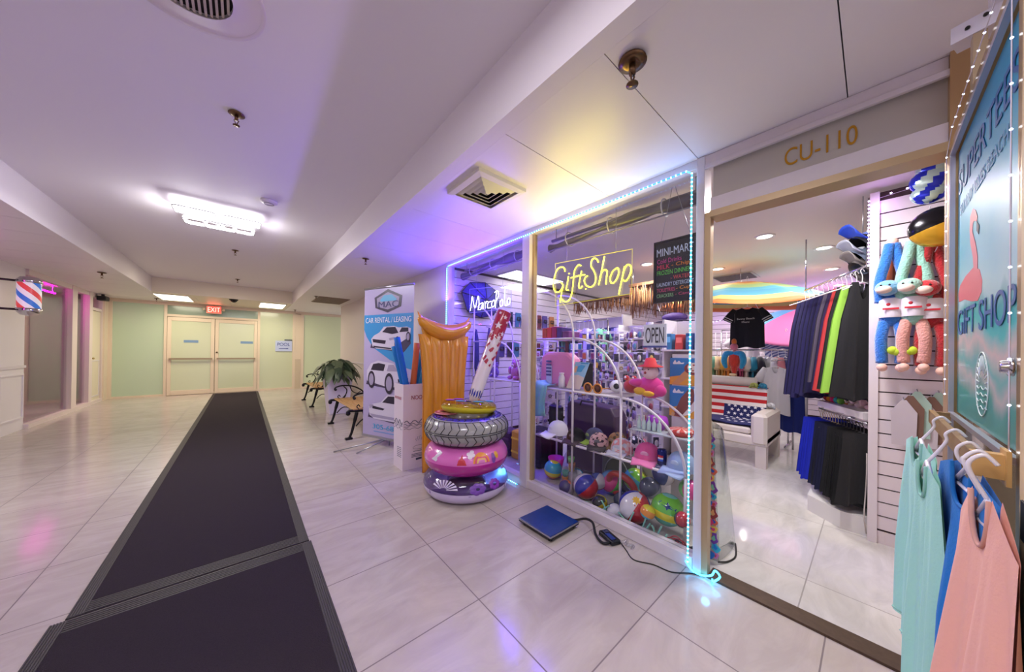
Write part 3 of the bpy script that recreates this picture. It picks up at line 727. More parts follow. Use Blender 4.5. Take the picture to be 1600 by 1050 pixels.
noodle2(648, 662, 540, 3.47, (20, 110, 150), 'dark teal pool noodle right of the orange one')
noodle2(656, 668, 552, 3.37, (30, 124, 172), 'blue pool noodle touching the orange air mattress')
noodle2(664, 673, 575, 3.45, (200, 92, 44), 'short orange pool noodle partly hidden by the air mattress')

# ---- air mattress
A = Vector((1.43, 3.06, .0)); B_ = Vector((1.95, 3.13, .0)); mu = (B_-A).normalized(); mw = (B_-A).length; mn = mu.cross(Vector((0, 0, 1)))
g = thing('air_mattress', 'orange inflatable air mattress with a flared pillow, standing upright', 'pool float', (1.69, 3.1, 0))
OR = M((226, 150, 30), .22, coat=.5)
def mf_(u, v, side):
    z = v*1.44; uu = (u-.5); wid = mw*(1+.26*max(0, (v-.45)/.55)**2.4)
    th = (.030+.030*abs(math.sin(PI*5*u)))*min(1, v*14+.15)*min(1, (1-v)*10+.35)
    return A+mu*(mw/2+uu*wid)+Vector((0, 0, z+.03))+mn*side*th*(1 if 0 < u < 1 else .1)
b = MB(); b.grid(lambda u, v: mf_(u, v, 1), 50, 24); b.grid(lambda u, v: mf_(1-u, v, -1), 50, 24); b.build('mattress_body', OR, g)
b = MB()
for s_ in (0, 1): b.tube([mf_(s_, k/20, 0) for k in range(21)], .006, 6)
b.tube([mf_(k/20, 0, 0) for k in range(21)], .006, 6)
b.build('welded_seam', M((200, 120, 20), .35), g)
b = MB(); pts = []; rr = []
for k in range(17):
    u = k/16; q = A+mu*(mw*(-.16+1.32*u))+Vector((0, 0, 1.50+.135*(2*u-1)**2)); q += mn*.02
    pts.append(q); rr.append(.018+.072*math.sin(PI*u)**.5)
b.tube(pts, rr, 16); b.build('pillow', OR, g)
b = MB(); b.grid(lambda u, v: A+mu*(mw*((-.16+1.32*u)*v+(u)*(1-v)))+Vector((0, 0, 1.40+.13*v+v*.17*(2*u-1)**2)), 16, 4); b.build('neck_web', OR, g, solid=.012)

# ---- stack of inflatable rings
RC = Vector((1.62, 2.52, 0))
PUR = M((118, 70, 170), .3); VW = M((205, 190, 225), .3, coat=.5)
g = thing('inflatable_ring', 'clear and purple flower pool ring with a white base, bottom of the stack', 'pool ring', RC, 'stacked pool rings')
b = MB(); b.torus(RC+Vector((0, 0, .11)), .285, .11, 0, 56, 14, mf=lambda u, v: 1 if .55 < v < .98 else 0); b.build('ring_tube', [VINYL_CLEAR, VW], g)
def onring(R, r, zc, ang, el, out=.002):
    q = R+(r+out)*math.cos(el); return RC+Vector((q*math.cos(ang), q*math.sin(ang), zc+(r+out)*math.sin(el)))
VA = math.atan2(-RC.y, -RC.x)
def patch(R, r, zc, pts, mat, name, parent, out=.002):
    # pts in (arc metres to the right seen from outside, elevation metres) round the camera side
    b = MB(); vs = [onring(R, r, zc, VA+p[0]/(R+r), p[1]/r, out) for p in pts]
    c = onring(R, r, zc, VA+sum(p[0] for p in pts)/len(pts)/(R+r), sum(p[1] for p in pts)/len(pts)/r, out+.003)
    b._add([c]+vs, [(0, 1+i, 1+(i+1) % len(vs)) for i in range(len(vs))], 0, False); return b.build(name, mat, parent)
for k in range(9):
    a = .2+k*.32; c0 = (-.20+.02*math.cos(a), .03)
    patch(.285, .11, .11, [(-.20+math.cos(a-.06)*.03, .03+math.sin(a-.06)*.02), (-.20+math.cos(a-.10)*.13, .03+math.sin(a-.1)*.085), (-.20+math.cos(a+.10)*.13, .03+math.sin(a+.1)*.085), (-.20+math.cos(a+.06)*.03, .03+math.sin(a+.06)*.02)], M((225, 215, 240), .4), 'petal_print', g)
for k in range(7):
    a = k*.9; patch(.285, .11, .11, ell(.10+.045*math.cos(a), .04+.03*math.sin(a), .03, .02, 10), PUR, 'petal_print', g)
    a = k*.9; patch(.285, .11, .11, ell(.27+.04*math.cos(a), .05+.03*math.sin(a), .022, .018, 10), M((140, 60, 180), .4), 'petal_print', g)
patch(.285, .11, .11, [(-.36, -.03), (.42, -.03), (.42, .01), (-.36, .0)], M((110, 84, 150), .5), 'purple_band', g, .0015)
g = thing('inflatable_ring', 'shiny pink pool ring with a rainbow print, second from the bottom', 'pool ring', RC+Vector((0, 0, .215)), 'stacked pool rings')
PK = M((222, 110, 190), .22, coat=.6); MG = M((178, 28, 140), .25, coat=.6)
b = MB(); b.torus(RC+Vector((0, 0, .345)), .26, .128, 0, 56, 16, mf=lambda u, v: 1 if (.52 < v < .985) else 0); b.build('ring_tube', [PK, MG], g)
for r0, c in ((.075, (235, 150, 60)), (.06, (225, 90, 120)), (.045, (240, 190, 120)), (.03, (225, 130, 195))):
    patch(.26, .128, .345, [(.13+r0*math.cos(t*PI/12), .02+r0*1.2*math.sin(t*PI/12)) for t in range(13)], M(c, .35), 'rainbow_print', g, .002+(.08-r0)*.02)
for cx_, cy_ in ((.02, .10), (.05, .12), (.055, .09), (.03, .075)): patch(.26, .128, .345, ell(cx_, cy_, .022, .018, 10), M((240, 225, 240), .4), 'cloud_print', g)
patch(.26, .128, .345, [(-.08, .01), (.0, .01), (-.015, .05), (-.03, .06), (-.04, .10), (-.055, .06), (-.07, .05)], M((205, 60, 70), .4), 'castle_print', g)
patch(.26, .128, .345, ell(.25, .04, .022, .045, 12), M((130, 80, 170), .4), 'figure_print', g); patch(.26, .128, .345, ell(.29, .06, .022, .03, 12), M((230, 170, 60), .4), 'figure_print', g)
patch(.26, .128, .345, [(-.34, .03), (-.28, .02), (-.24, .10), (-.29, .12)], M((225, 215, 230), .4), 'label_print', g)
g = thing('inflatable_ring', 'grey and black pool ring printed like a car tyre', 'pool ring', RC+Vector((0, 0, .475)), 'stacked pool rings')
TG = M((150, 148, 146), .25, coat=.6); TK = M((26, 24, 34), .25, coat=.6); TB = M((40, 30, 150), .25, coat=.6)
def tyre(u, v):
    # u round, v round tube (0 outer equator, .25 top)
    if .70 < v < .80 or v > .985 or v < .015: return 1
    k = (u*34+abs(((v+.5) % 1)-.5)*5) % 1
    if v < .14 or v > .86: return 1 if k < .22 else 0
    if .14 <= v < .17: return 1
    if .17 <= v < .25: return 2 if (u*40) % 1 > .45 else 0
    return 1
b = MB(); b.torus(RC+Vector((0, 0, .595)), .265, .125, 0, 80, 40, mf=lambda u, v: 2 if .17 <= v < .24 else (1 if .24 <= v < .30 or .66 < v < .80 else 0), rz=.12); rt_ = b.build('ring_tube', [TG, TK, TB], g)
def onty(a, v, o_=.0012): q = .265+(.125+o_)*math.cos(v*2*PI); return RC+Vector((q*math.cos(a), q*math.sin(a), .595+(.12+o_)*math.sin(v*2*PI)))
b = MB(); NT = 34
for v in (-.012, .008): b.tube([onty(2*PI*k/80, v) for k in range(80)], .0035, 5, closed=True)
for v in (.155, -.16): b.tube([onty(2*PI*k/80, v) for k in range(80)], .003, 5, closed=True)
for k in range(NT):
    a = 2*PI*k/NT
    for s_ in (1, -1): b.tube([onty(a+.035+(.075 if j > 3 else .075*j/3)*1-(.02 if j > 3 else 0)*(j-3), s_*(.012+.020*j)) for j in range(8)], .0035, 4)
    b.tube([onty(a, .175), onty(a+.05, .20), onty(a, .225)], .003, 4)
b.build('tread_print', TK, rt_)
g = thing('inflatable_ring', 'small clear yellow pool ring lying on the tyre ring', 'pool ring', RC+Vector((.03, -.02, .715)), 'stacked pool rings')
rc2 = RC+Vector((.02, .0, .775)); rot = Matrix.Rotation(.10, 3, 'Y') @ Matrix.Rotation(-.06, 3, 'X')
b = MB(); b.torus(rc2, .19, .072, 0, 48, 14, mf=lambda u, v: 1 if .6 < v < .95 else 0, rz=.055, rot=rot); b.build('ring_tube', [VINYL_YELLOW, M((215, 200, 40), .3)], g)
for k, (a, c, s_) in enumerate(((-2.6, (70, 150, 205), .05), (-2.2, (40, 40, 60), .03), (-1.7, (70, 170, 215), .06), (2.9, (150, 60, 170), .05), (2.3, (230, 120, 60), .04), (1.6, (150, 60, 180), .06), (.6, (220, 120, 60), .05), (-.6, (70, 170, 210), .05))):
    p = Vector((math.cos(a)*.19, math.sin(a)*.19, .057)); b = MB(); b.ball(rc2+rot @ p, (s_, s_*.7, .006), nu=12, nv=6, rot=rot); b.build('fish_print', M(c, .3), g)
g = thing('spiral_ring', 'flat pink swirl print float under the yellow ring', 'pool ring', RC+Vector((-.18, .10, .72)))
b = MB(); b.torus(RC+Vector((-.16, .10, .725)), .08, .035, 0, 30, 10, rz=.012, mf=lambda u, v: int(v*10) % 2); b.build('float_tube', [M((225, 150, 150), .3), M((170, 60, 80), .3)], g)
# ---- inflatable bat with stars
P0 = Vector((1.66, 2.50, .80)); P1 = onX(789, 486, 1.98)
g = thing('inflatable_bat', 'long white inflatable bat with red star pattern leaning on the window', 'inflatable toy', P0)
d = (P1-P0); dn = d.normalized(); su = dn.cross(Vector((1, -1, 0)).normalized()).normalized()
b = MB(); N = 12
b.tube([P0+d*(k/N) for k in range(N+1)], [.02]+[.060+.012*k/N for k in range(1, N)]+[.060], 18)
bd = b.build('bat_body', M((228, 215, 222), .25, coat=.5), g)
toc = (Vector((0, 0, 1.31))-(P0+d*.5)); toc = (toc-dn*toc.dot(dn)).normalized(); sr = dn.cross(toc).normalized()
RD = M((172, 18, 60), .3, coat=.5); WH = M((235, 222, 232), .3)
def batpatch(pts, mat, name, out=.0015):
    # pts (angle radians, metres along)
    Lb = d.length; vs = []
    for a, l in pts:
        r = .060+.012*l/Lb+out; vs.append(P0+dn*l+(toc*math.cos(a)+sr*math.sin(a))*r)
    ca = sum(p[0] for p in pts)/len(pts); cl_ = sum(p[1] for p in pts)/len(pts); r = .060+.012*cl_/Lb+out+.0005
    c = P0+dn*cl_+(toc*math.cos(ca)+sr*math.sin(ca))*r
    b = MB(); b._add([c]+vs, [(0, 1+i, 1+(i+1) % len(vs)) for i in range(len(vs))]); return b.build(name, mat, bd)
Lb = d.length
for i in range(12):
    a = -PI+2*PI*i/12; q = 2*PI/12
    batpatch([(a, Lb*.72), (a+q, Lb*.72), (a+q, Lb*.985), (a, Lb*.985)], RD, 'red_band')
rn = random.Random(5)
for k in range(34):
    l = Lb*(.40+.31*rn.random()**.6); a = rn.uniform(-1.6, 1.6); s_ = rn.uniform(.012, .03)
    batpatch([(a-s_*12, l-s_*.2), (a, l+s_*1.1), (a+s_*9, l+s_*.6), (a+s_*4, l-s_*.9)], RD, 'red_fleck', .002)
for l, a, s_ in ((.62, .1, .055), (.82, -.2, .04), (.92, .35, .025), (.95, -.5, .018), (.74, -.9, .03), (.75, .8, .03), (.88, .9, .02), (.70, .45, .03)):
    batpatch([(a+x/.07, Lb*l+y) for x, y in star(s_, 5, .42, PI/2+.2)], WH, 'white_star', .0035)
for k in range(8):
    a = -1.4+k*.4; batpatch([(a-.12, .10+.02*(k % 3)), (a+.05, .14), (a+.18, .09), (a, .06)], M((40, 45, 150), .3), 'blue_fleck', .002)

# ---- platform scale
g = thing('floor_scale', 'flat black platform scale with a blue protective film on top', 'scale', (1.75, 1.59, 0))
b = MB(); b.rbox(1.595, 1.91, 1.425, 1.75, .022, .044, .004); b.build('platform', M((30, 30, 36), .4, .3), g)
b = MB(); b.rbox(1.600, 1.905, 1.430, 1.745, .0445, .048, .001); b.build('blue_film', M((6, 52, 118), .22, coat=.4, noise=.3, nscale=25), g)
b = MB(); b.box(1.594, 1.911, 1.424, 1.428, .036, .0455); b.box(1.594, 1.598, 1.428, 1.75, .036, .0455); b.build('metal_edge', STEEL, g)
for x in (1.63, 1.875):
    for y in (1.46, 1.715): MB().cyl((x, y, 0), (x, y, .022), .014).build('foot', BLK, g)
b = MB(); b.tube(spl([(1.90, 1.55, .035), (1.95, 1.50, .012), (2.00, 1.44, .03), (1.985, 1.36, .04), (1.93, 1.30, .012), (1.88, 1.235, .012), (1.87, 1.19, .012), (1.90, 1.17, .015), (1.935, 1.20, .02)]), .009, 8); b.build('coiled_cable', M((14, 14, 16), .5, bump=.5, bscale=300), g)
g = thing('scale_display', 'black scale display unit lying on the floor by the window sill', 'display unit', (1.95, 1.19, 0))
Mx = Matrix.Translation((1.955, 1.20, 0)) @ Matrix.Rotation(-.35, 4, 'Z')
b = MB(); b.T = Mx; b.rbox(-.038, .038, -.075, .075, 0, .032, .006); b.build('display_case', M((20, 20, 26), .4), g)
b = MB(); b.T = Mx; b.box(-.022, .012, -.055, .02, .032, .0335); b.build('display_screen', M((50, 66, 130), .15), g)
b = MB(); b.T = Mx
for i in range(3): b.box(-.018+.014*i, -.008+.014*i, -.068+.095, -.05+.095+.012, .032, .036)
b.build('buttons', M((60, 62, 90), .4), g)
tag(MB().tube(spl([(1.99, 1.15, .01), (1.93, 1.06, .004), (1.88, .98, .004), (1.93, .88, .004), (1.95, .78, .004), (2.03, .70, .004), (2.055, .64, .006)]), .0035, 6).build('power_cord', BLK), 'thin black power cord running to the door jamb', 'cord')
tag(MB().tube(spl([(1.975, 1.12, .01), (2.00, 1.09, .025), (1.96, 1.08, .02), (2.0, 1.05, .012), (1.97, 1.04, .006)]), .010, 6).build('plastic_wrap', PLASTIC), 'scrap of clear plastic wrap beside the display unit', 'wrap')

# ---- LED rope lights round the shop window
def ledstrip(pts, name, label, col, step=.026, r=.0038, bead=(150, 220, 255), e=3, eb=7):
    pts = [Vector(p) for p in pts]; t = thing(name, label, 'light strip', pts[0], 'LED rope lights round the shop window')
    b = MB(); b.tube(pts, r, 6); b.build('strip_tube', M(col, .3, emit=e), t)
    b = MB(); 
    for i in range(len(pts)-1):
        L = (pts[i+1]-pts[i]).length; n = max(1, int(L/step))
        for k in range(n): b.ball(pts[i].lerp(pts[i+1], k/n), r*1.5, nu=6, nv=4)
    b.build('light_beads', M(bead, .3, emit=eb), t)
CY_ = (60, 190, 255)
ledstrip([(2.05, .728, .05), (2.05, .728, 2.40), (2.05, .76, 2.425)], 'rope_light', 'glowing blue rope light running up the door side of the window', CY_)
ledstrip([(2.05, .76, 2.425), (2.05, 3.70, 2.425), (2.05, 3.735, 2.40)], 'rope_light', 'glowing blue rope light along the top of the shop window', (40, 120, 255), .03)
ledstrip([(2.05, 3.735, 2.40), (2.05, 3.735, .05)], 'rope_light', 'glowing blue rope light down the far left edge of the window', (60, 150, 255))
ledstrip([(2.05, 3.62, .02), (2.04, 2.9, .02), (2.03, 2.25, .015)], 'rope_light', 'glowing blue rope light on the floor behind the pool rings', (40, 150, 255))
b = MB(); b.tube(spl([(2.05, .74, .05), (2.045, .70, .012), (2.05, .65, .01), (2.06, .605, .03), (2.055, .585, .07), (2.05, .56, .05), (2.03, .585, .02), (2.06, .60, .01)]), .005, 6)
tag(b.build('rope_light', M(CY_, .3, emit=8)), 'glowing cyan rope light curled at the foot of the door jamb', 'light strip', 'LED rope lights round the shop window')

# ---- barber pole
bp = Vector((-2.30, 7.80, 0)); g = thing('barber_pole', 'glass barber pole with red, white and blue stripes on the left pilaster', 'barber pole', (-2.30, 7.80, 1.70))
def bm(u, v): return (0, 1, 2, 1)[int(((u*1.0+v*1.15) % 1)*4)]
b = MB(); b.grid(lambda u, v: Vector((bp.x+.100*math.cos(2*PI*(u+v*.55)), bp.y-.100*math.sin(2*PI*(u+v*.55)), 1.82+.36*v)), 48, 24, mf=lambda u, v: (0, 1, 2, 1)[int((u+.0001)*8) % 4]); b.build('striped_cylinder', [M((60, 120, 210), .3, emit=.35), M((238, 232, 240), .3, emit=.35), M((225, 80, 80), .3, emit=.35)], g)
b = MB(); b.lathe([(0, 2.27), (.075, 2.26), (.105, 2.22), (.112, 2.18), (.08, 2.175), (0, 2.175)], bp, seg=28); b.build('chrome_cap', CHROME, g)
b = MB(); b.lathe([(0, 1.71), (.07, 1.73), (.10, 1.77), (.112, 1.82), (.08, 1.825), (0, 1.825)], bp, seg=28); b.build('chrome_cap', CHROME, g)
b = MB()
for z in (2.20, 1.80): b.cyl((-2.57, 7.74, z), (-2.40, 7.79, z), .015); b.rbox(-2.58, -2.555, 7.69, 7.79, z-.05, z+.05, .004)
b.build('wall_bracket', M((60, 50, 60), .3, .8), g)
g = thing('neon_sign', 'magenta glowing wall sign at the left edge behind the barber pole', 'neon sign', (-2.5, 7.42, 1.75))
MB().rbox(-2.55, -2.48, 7.36, 7.48, 1.72, 2.28, .01).build('sign_housing', M((70, 30, 70), .3), g)
MB().tube([(-2.46, 7.42, 1.80), (-2.46, 7.42, 2.20)], .012, 8).build('neon_tube', M((255, 60, 220), .3, emit=8), g)
tag(MB().tube([(-2.92, 9.9, 2.36), (-2.92, 10.9, 2.36)], .014, 8).cyl((-2.92, 10.0, 2.36), (-2.92, 10.0, 2.5), .004, seg=5).cyl((-2.92, 10.8, 2.36), (-2.92, 10.8, 2.5), .004, seg=5).build('neon_tube', M((255, 0, 205), .3, emit=40)), 'magenta neon tube under the barber shop ceiling', 'neon light')
# ================================================================== SHOP WINDOW
ROD = M((228, 218, 224), .4)
def etagere(y_hi, x0, x1, label, steps=3):
    # stepped white rack: shelves at 1.43, .94, .46, each bay ending in a quarter arch
    t = thing('display_rack', label, 'display rack', ((x0+x1)/2, y_hi-.7, 0))
    R = .485; ys = [y_hi-.48*(i+1) for i in range(steps)]; zs = [1.43, .945, .46]
    for x in (x0, x1):
        b = MB(); b.tube([(x, y_hi, 0), (x, y_hi, 1.915)], .010, 7)
        for i in range(steps):
            b.tube([(x, ys[i], 0), (x, ys[i], zs[i])], .010, 7)
            b.tube([(x, ys[i]+R*math.cos(PI/2+0)-0 + R*(1-math.sin(PI/2*k/12)) if False else ys[i]+R-R*math.sin(PI/2*k/12), zs[i]+R*math.cos(PI/2*k/12)) for k in range(13)], .010, 7)
        b.build('arched_frame', ROD, t)
    for i in range(steps):
        b = MB(); b.tube([(x0, y_hi, zs[i]), (x0, ys[i], zs[i]), (x1, ys[i], zs[i]), (x1, y_hi, zs[i])], .007, 6, closed=True)
        b.tube([(x0, y_hi, zs[i]), (x0, ys[i], zs[i])], .010, 7)
        n = 9
        for k in range(1, n): b.cyl((x0+(x1-x0)*k/n, y_hi, zs[i]), (x0+(x1-x0)*k/n, ys[i], zs[i]), .003, seg=5)
        b.build('wire_shelf', ROD, t)
    return t
etagere(2.27, 2.28, 2.62, 'white stepped wire display rack with arches behind the large window')
etagere(3.62, 2.42, 2.72, 'white stepped wire display rack with arches behind the left window', 2)

# ---- neon signs
def neon(name, label, strokes, X, corners, col, ecol, e, r=.006, cat='neon sign', group=None):
    ps = [onX(x, y, X) for st in strokes for x, y in st]
    t = thing(name, label, cat, (X, sum(p.y for p in ps)/len(ps), min(p.z for p in ps)))
    q = [onX(x, y, X+.012) for x, y in corners]
    b = MB(); b._add(q+[p+Vector((.004, 0, 0)) for p in q], [(0, 1, 2, 3), (7, 6, 5, 4), (0, 4, 5, 1), (1, 5, 6, 2), (2, 6, 7, 3), (3, 7, 4, 0)]); b.build('acrylic_panel', GLASS, t)
    b = MB(); b.tube(q, .0025, 5, closed=True); b.build('panel_edge', M(ecol, .3, emit=.5), t)
    b = MB()
    for st in strokes: b.tube(spl([onX(x, y, X) for x, y in st], 5), r, 7)
    b.build('neon_tube', M(col, .3, emit=e), t)
    b = MB()
    for c in (q[0].lerp(q[1], .18), q[0].lerp(q[1], .82)): b.cyl(c, (c.x, c.y, 2.42), .0015, seg=4)
    b.build('hanging_wire', STEEL, t)
def zz(L, ox, oy, k): return [[(ox+x/k, oy+y/k) for x, y in st] for st in L]
GS = zz([[(345, 465), (330, 410), (290, 390), (220, 430), (170, 560), (155, 700), (180, 790), (230, 805), (285, 760), (310, 690)], [(225, 650), (255, 625), (310, 690), (290, 800), (265, 975)],
  [(400, 545), (385, 650), (365, 760), (400, 770)], [(412, 490), (408, 508)],
  [(605, 372), (570, 355), (520, 410), (490, 500), (475, 700), (440, 880), (390, 950), (330, 955), (290, 920)], [(440, 570), (560, 535), (670, 515)],
  [(615, 455), (595, 560), (570, 700), (590, 740), (630, 705)], [(684, 745), (686, 755)],
  [(890, 315), (865, 262), (820, 250), (780, 290), (775, 380), (820, 460), (850, 560), (830, 670), (760, 720), (690, 690), (660, 620), (680, 560), (715, 535)],
  [(990, 215), (960, 380), (925, 560), (895, 690)], [(915, 560), (960, 460), (1010, 435), (1035, 480), (1020, 600), (1018, 675)],
  [(1190, 410), (1130, 460), (1088, 560), (1095, 640), (1135, 655), (1190, 590), (1225, 490), (1215, 415), (1190, 410)],
  [(1322, 380), (1290, 540), (1250, 720), (1228, 840)], [(1300, 470), (1350, 370), (1400, 355), (1430, 420), (1400, 540), (1340, 620), (1290, 600)]], 850, 380, 10.5)
neon('neon_sign', 'yellow neon script sign reading Gift Shop behind the large window', GS, 2.17, [(868, 412), (988, 389), (987, 459), (868, 478)], (255, 240, 60), (230, 220, 60), 5, .0052)
MPs = zz([[(202, 615), (212, 560), (222, 485), (245, 590), (275, 480), (283, 560), (272, 610)], [(318, 540), (285, 560), (278, 600), (300, 600), (318, 545), (318, 600)], [(335, 530), (340, 595)], [(338, 560), (352, 530), (366, 535)],
  [(392, 528), (366, 545), (362, 590), (392, 585)], [(420, 515), (400, 540), (402, 580), (424, 565), (424, 520)],
  [(442, 440), (436, 520), (430, 590)], [(425, 450), (450, 432), (462, 470), (438, 530)], [(492, 510), (474, 535), (478, 575), (498, 560), (498, 515)], [(518, 425), (516, 500), (522, 565), (535, 565)], [(556, 500), (540, 520), (542, 560), (562, 545), (564, 505), (550, 500)]], 700, 380, 5.83)
neon('neon_sign', 'white neon script sign reading Marco Polo behind the left window', MPs, 2.17, [(734, 452), (799, 446), (799, 482), (734, 489)], (250, 250, 255), (150, 140, 255), 3.5, .0042)
# mint coloured unlit tube lettering fallen on the window floor
WT = [[(868, 770), (862, 778), (868, 786), (876, 780), (872, 770)], [(880, 774), (886, 790), (890, 776), (880, 772)], [(940, 782), (946, 796), (938, 798), (952, 790)], [(966, 800), (985, 822), (1000, 838)], [(990, 800), (975, 832)], [(1016, 818), (1010, 828), (1014, 838), (1022, 830), (1018, 820)], [(1034, 822), (1028, 836), (1036, 845), (1042, 835)], [(1000, 838), (1012, 800)]]
t = thing('tube_sign', 'unlit mint green tube lettering lying on the window floor among the balls', 'sign', (2.17, 1.4, 0))
b = MB()
for st in WT: b.tube(spl([onX(x, y, 2.165) for x, y in st], 5), .006, 6)
b.build('tube_letters', M((130, 190, 175), .4), t)
b = MB(); b.tube(spl([(2.17, 2.0, .01), (2.2, 1.8, .02), (2.165, 1.55, .01), (2.19, 1.3, .03), (2.17, 1.05, .01)]), .004, 5); b.build('lead_wire', M((120, 150, 145), .5), t)

# ---- chalkboard, OPEN sign
def board(p, name, label, cat, X, col, t=.012):
    # p four corners in order TL, TR, BR, BL as (y, z)
    b = MB(); v = [(X, a, c) for a, c in p]+[(X+t, a, c) for a, c in p]
    b._add(v, [(3, 2, 1, 0), (4, 5, 6, 7), (0, 1, 5, 4), (1, 2, 6, 5), (2, 3, 7, 6), (3, 0, 4, 7)])
    return b.build(name, col)
g = thing('chalkboard', 'black chalkboard headed MINI-MART hanging behind the large window', 'sign', (2.19, .88, 1.66))
MB().box(2.185, 2.20, .745, 1.005, 1.665, 2.07).build('board', M((44, 40, 46), .6), g)
b = MB()
for a in ((.735, .745, 1.655, 2.08), (1.005, 1.015, 1.655, 2.08)): b.box(2.178, 2.205, a[0], a[1], a[2], a[3])
b.box(2.178, 2.205, .745, 1.005, 2.07, 2.08); b.box(2.178, 2.205, .745, 1.005, 1.655, 1.665); b.build('frame', M((34, 26, 26), .5), g)
for s_, y_, z_, w_, h_, c_ in (('MINI-MART', .995, 1.975, .235, .052, (205, 215, 235)), ('Cold Drinks', .992, 1.925, .16, .030, (205, 70, 150)), ('MILK', .992, 1.885, .085, .030, (225, 70, 100)), ('- Chips', .895, 1.885, .13, .032, (240, 140, 40)),
        ('FROZEN DINNERS', .992, 1.845, .23, .030, (110, 210, 90)), ('- WATER', .90, 1.805, .12, .026, (225, 90, 90)), ('LAUNDRY DETERGENT', .992, 1.765, .235, .026, (190, 205, 225)), ('TOILETRIES', .992, 1.728, .12, .024, (215, 80, 130)), ('- Cups', .865, 1.728, .10, .026, (240, 150, 60)),
        ('CRACKERS', .992, 1.690, .11, .024, (150, 205, 150)), ('- Candy', .87, 1.690, .11, .024, (225, 90, 130))):
    text(s_, 'chalk_lettering', (2.184, y_, z_), (0, -1, 0), (0, 0, 1), w_, h_, M(c_, .7), g, .001)
b = MB(); b.cyl((2.19, .78, 2.08), (2.19, .88, 2.43), .0015, seg=4); b.cyl((2.19, .97, 2.08), (2.19, .90, 2.43), .0015, seg=4); b.build('hanging_wire', STEEL, g)
g = thing('open_sign', 'white OPEN sign with black letters behind the large window', 'sign', (2.2, 1.01, 1.35))
MB().box(2.195, 2.205, .93, 1.09, 1.355, 1.51).build('sign_board', M((228, 226, 236), .5), g)
b = MB(); b.box(2.190, 2.208, .925, 1.095, 1.345, 1.358); b.build('blue_edge', M((60, 70, 150), .5), g)
text('OPEN', 'lettering', (2.194, 1.075, 1.378), (0, -1, 0), (0, 0, 1), .13, .11, M((50, 44, 56), .5), g, .001)
b = MB(); b.cyl((2.2, .95, 1.51), (2.2, 1.0, 1.66), .0015, seg=4); b.cyl((2.2, 1.07, 1.51), (2.2, 1.02, 1.66), .0015, seg=4); b.build('hanging_wire', STEEL, g)

# ---- rolled tarps hanging inside the window heads
TARP = M((92, 84, 96), .3, noise=.3, nscale=6)
def tarp(y0, y1, label, seed):
    t = thing('rolled_awning', label, 'rolled blind', (2.27, (y0+y1)/2, 2.30)); rn = random.Random(seed)
    b = MB(); n = 16
    def f(u, v): 
        a = v*2*PI; s_ = .020+.020*abs(math.sin(u*9+seed)); y = y0+(y1-y0)*u
        return Vector((2.27+math.cos(a)*s_*1.1, y, 2.335+.02*math.sin(u*5)+math.sin(a)*s_*(1+.5*math.sin(u*7))))
    b.grid(f, 40, 10); b.build('rolled_sheet', TARP, t)
    b = MB(); b.cyl((2.30, y0, 2.395), (2.30, y1, 2.395), .016); b.cyl((2.24, y0, 2.28), (2.24, y1, 2.28), .006, seg=6); b.cyl((2.30, y0+.05, 2.39), (2.30, y0+.05, 2.5), .005, seg=5); b.cyl((2.30, y1-.05, 2.39), (2.30, y1-.05, 2.5), .005, seg=5); b.build('roller_tube', M((150, 142, 150), .35, .4), t)
    for k in range(3):
        y = y0+(y1-y0)*(.18+.32*k); b = MB(); b.torus((2.27, y, 2.345), .062, .005, 0, 20, 6, rot=Matrix.Rotation(PI/2, 3, 'X')); b.build('hanging_clip', M((190, 185, 195), .4), t)
tarp(.74, 2.08, 'rolled grey plastic blind hanging inside the head of the large window', 1)
tarp(2.30, 3.68, 'rolled dark plastic blind hanging inside the head of the left window', 2)

# ---- caps
def cap_proto(name='cap'):
    t = thing(name, 'x', 'cap', (0, 0, 0))
    return t
def make_cap(pos, rz, crown, brim, label, group='caps on the low window shelf', s=1.0, tilt=(0, 0), pattern=None):
    t = thing('baseball_cap', label, 'cap', pos, group); t.rotation_euler = (tilt[0], tilt[1], rz); t.scale = (s, s, s)
    L = t.location; 
    b = MB(); b.T = Matrix.Translation(L)
    def cf(u, v):
        a = u*2*PI; th = v*PI/2; r = .088*math.cos(th)**.8; 
        return Vector((r*math.cos(a)*1.08, r*math.sin(a), .115*math.sin(th)**.9))
    b.grid(cf, 24, 8); b.ball((0, 0, .115), .008, nu=8, nv=4)
    mc = M(crown, .8) if not pattern else pattern
    b.build('crown', mc, t)
    b = MB(); b.T = Matrix.Translation(L)
    b.grid(lambda u, v: Vector((.055+.115*v*math.cos((u-.5)*1.9)+.02, (.082*math.sin((u-.5)*PI*.98))*(1-.10*v), .012-.030*v*abs(u-.5)*2+.006*(1-v))), 12, 5)
    b.build('brim', M(brim, .7), t, solid=.004)
    b = MB(); b.T = Matrix.Translation(L); b.ball((.083, 0, .055), (.006, .028, .020), nu=12, nv=6); b.build('front_patch', M(tuple(min(255, int(c*.6+90)) for c in brim), .6), t)
    return t
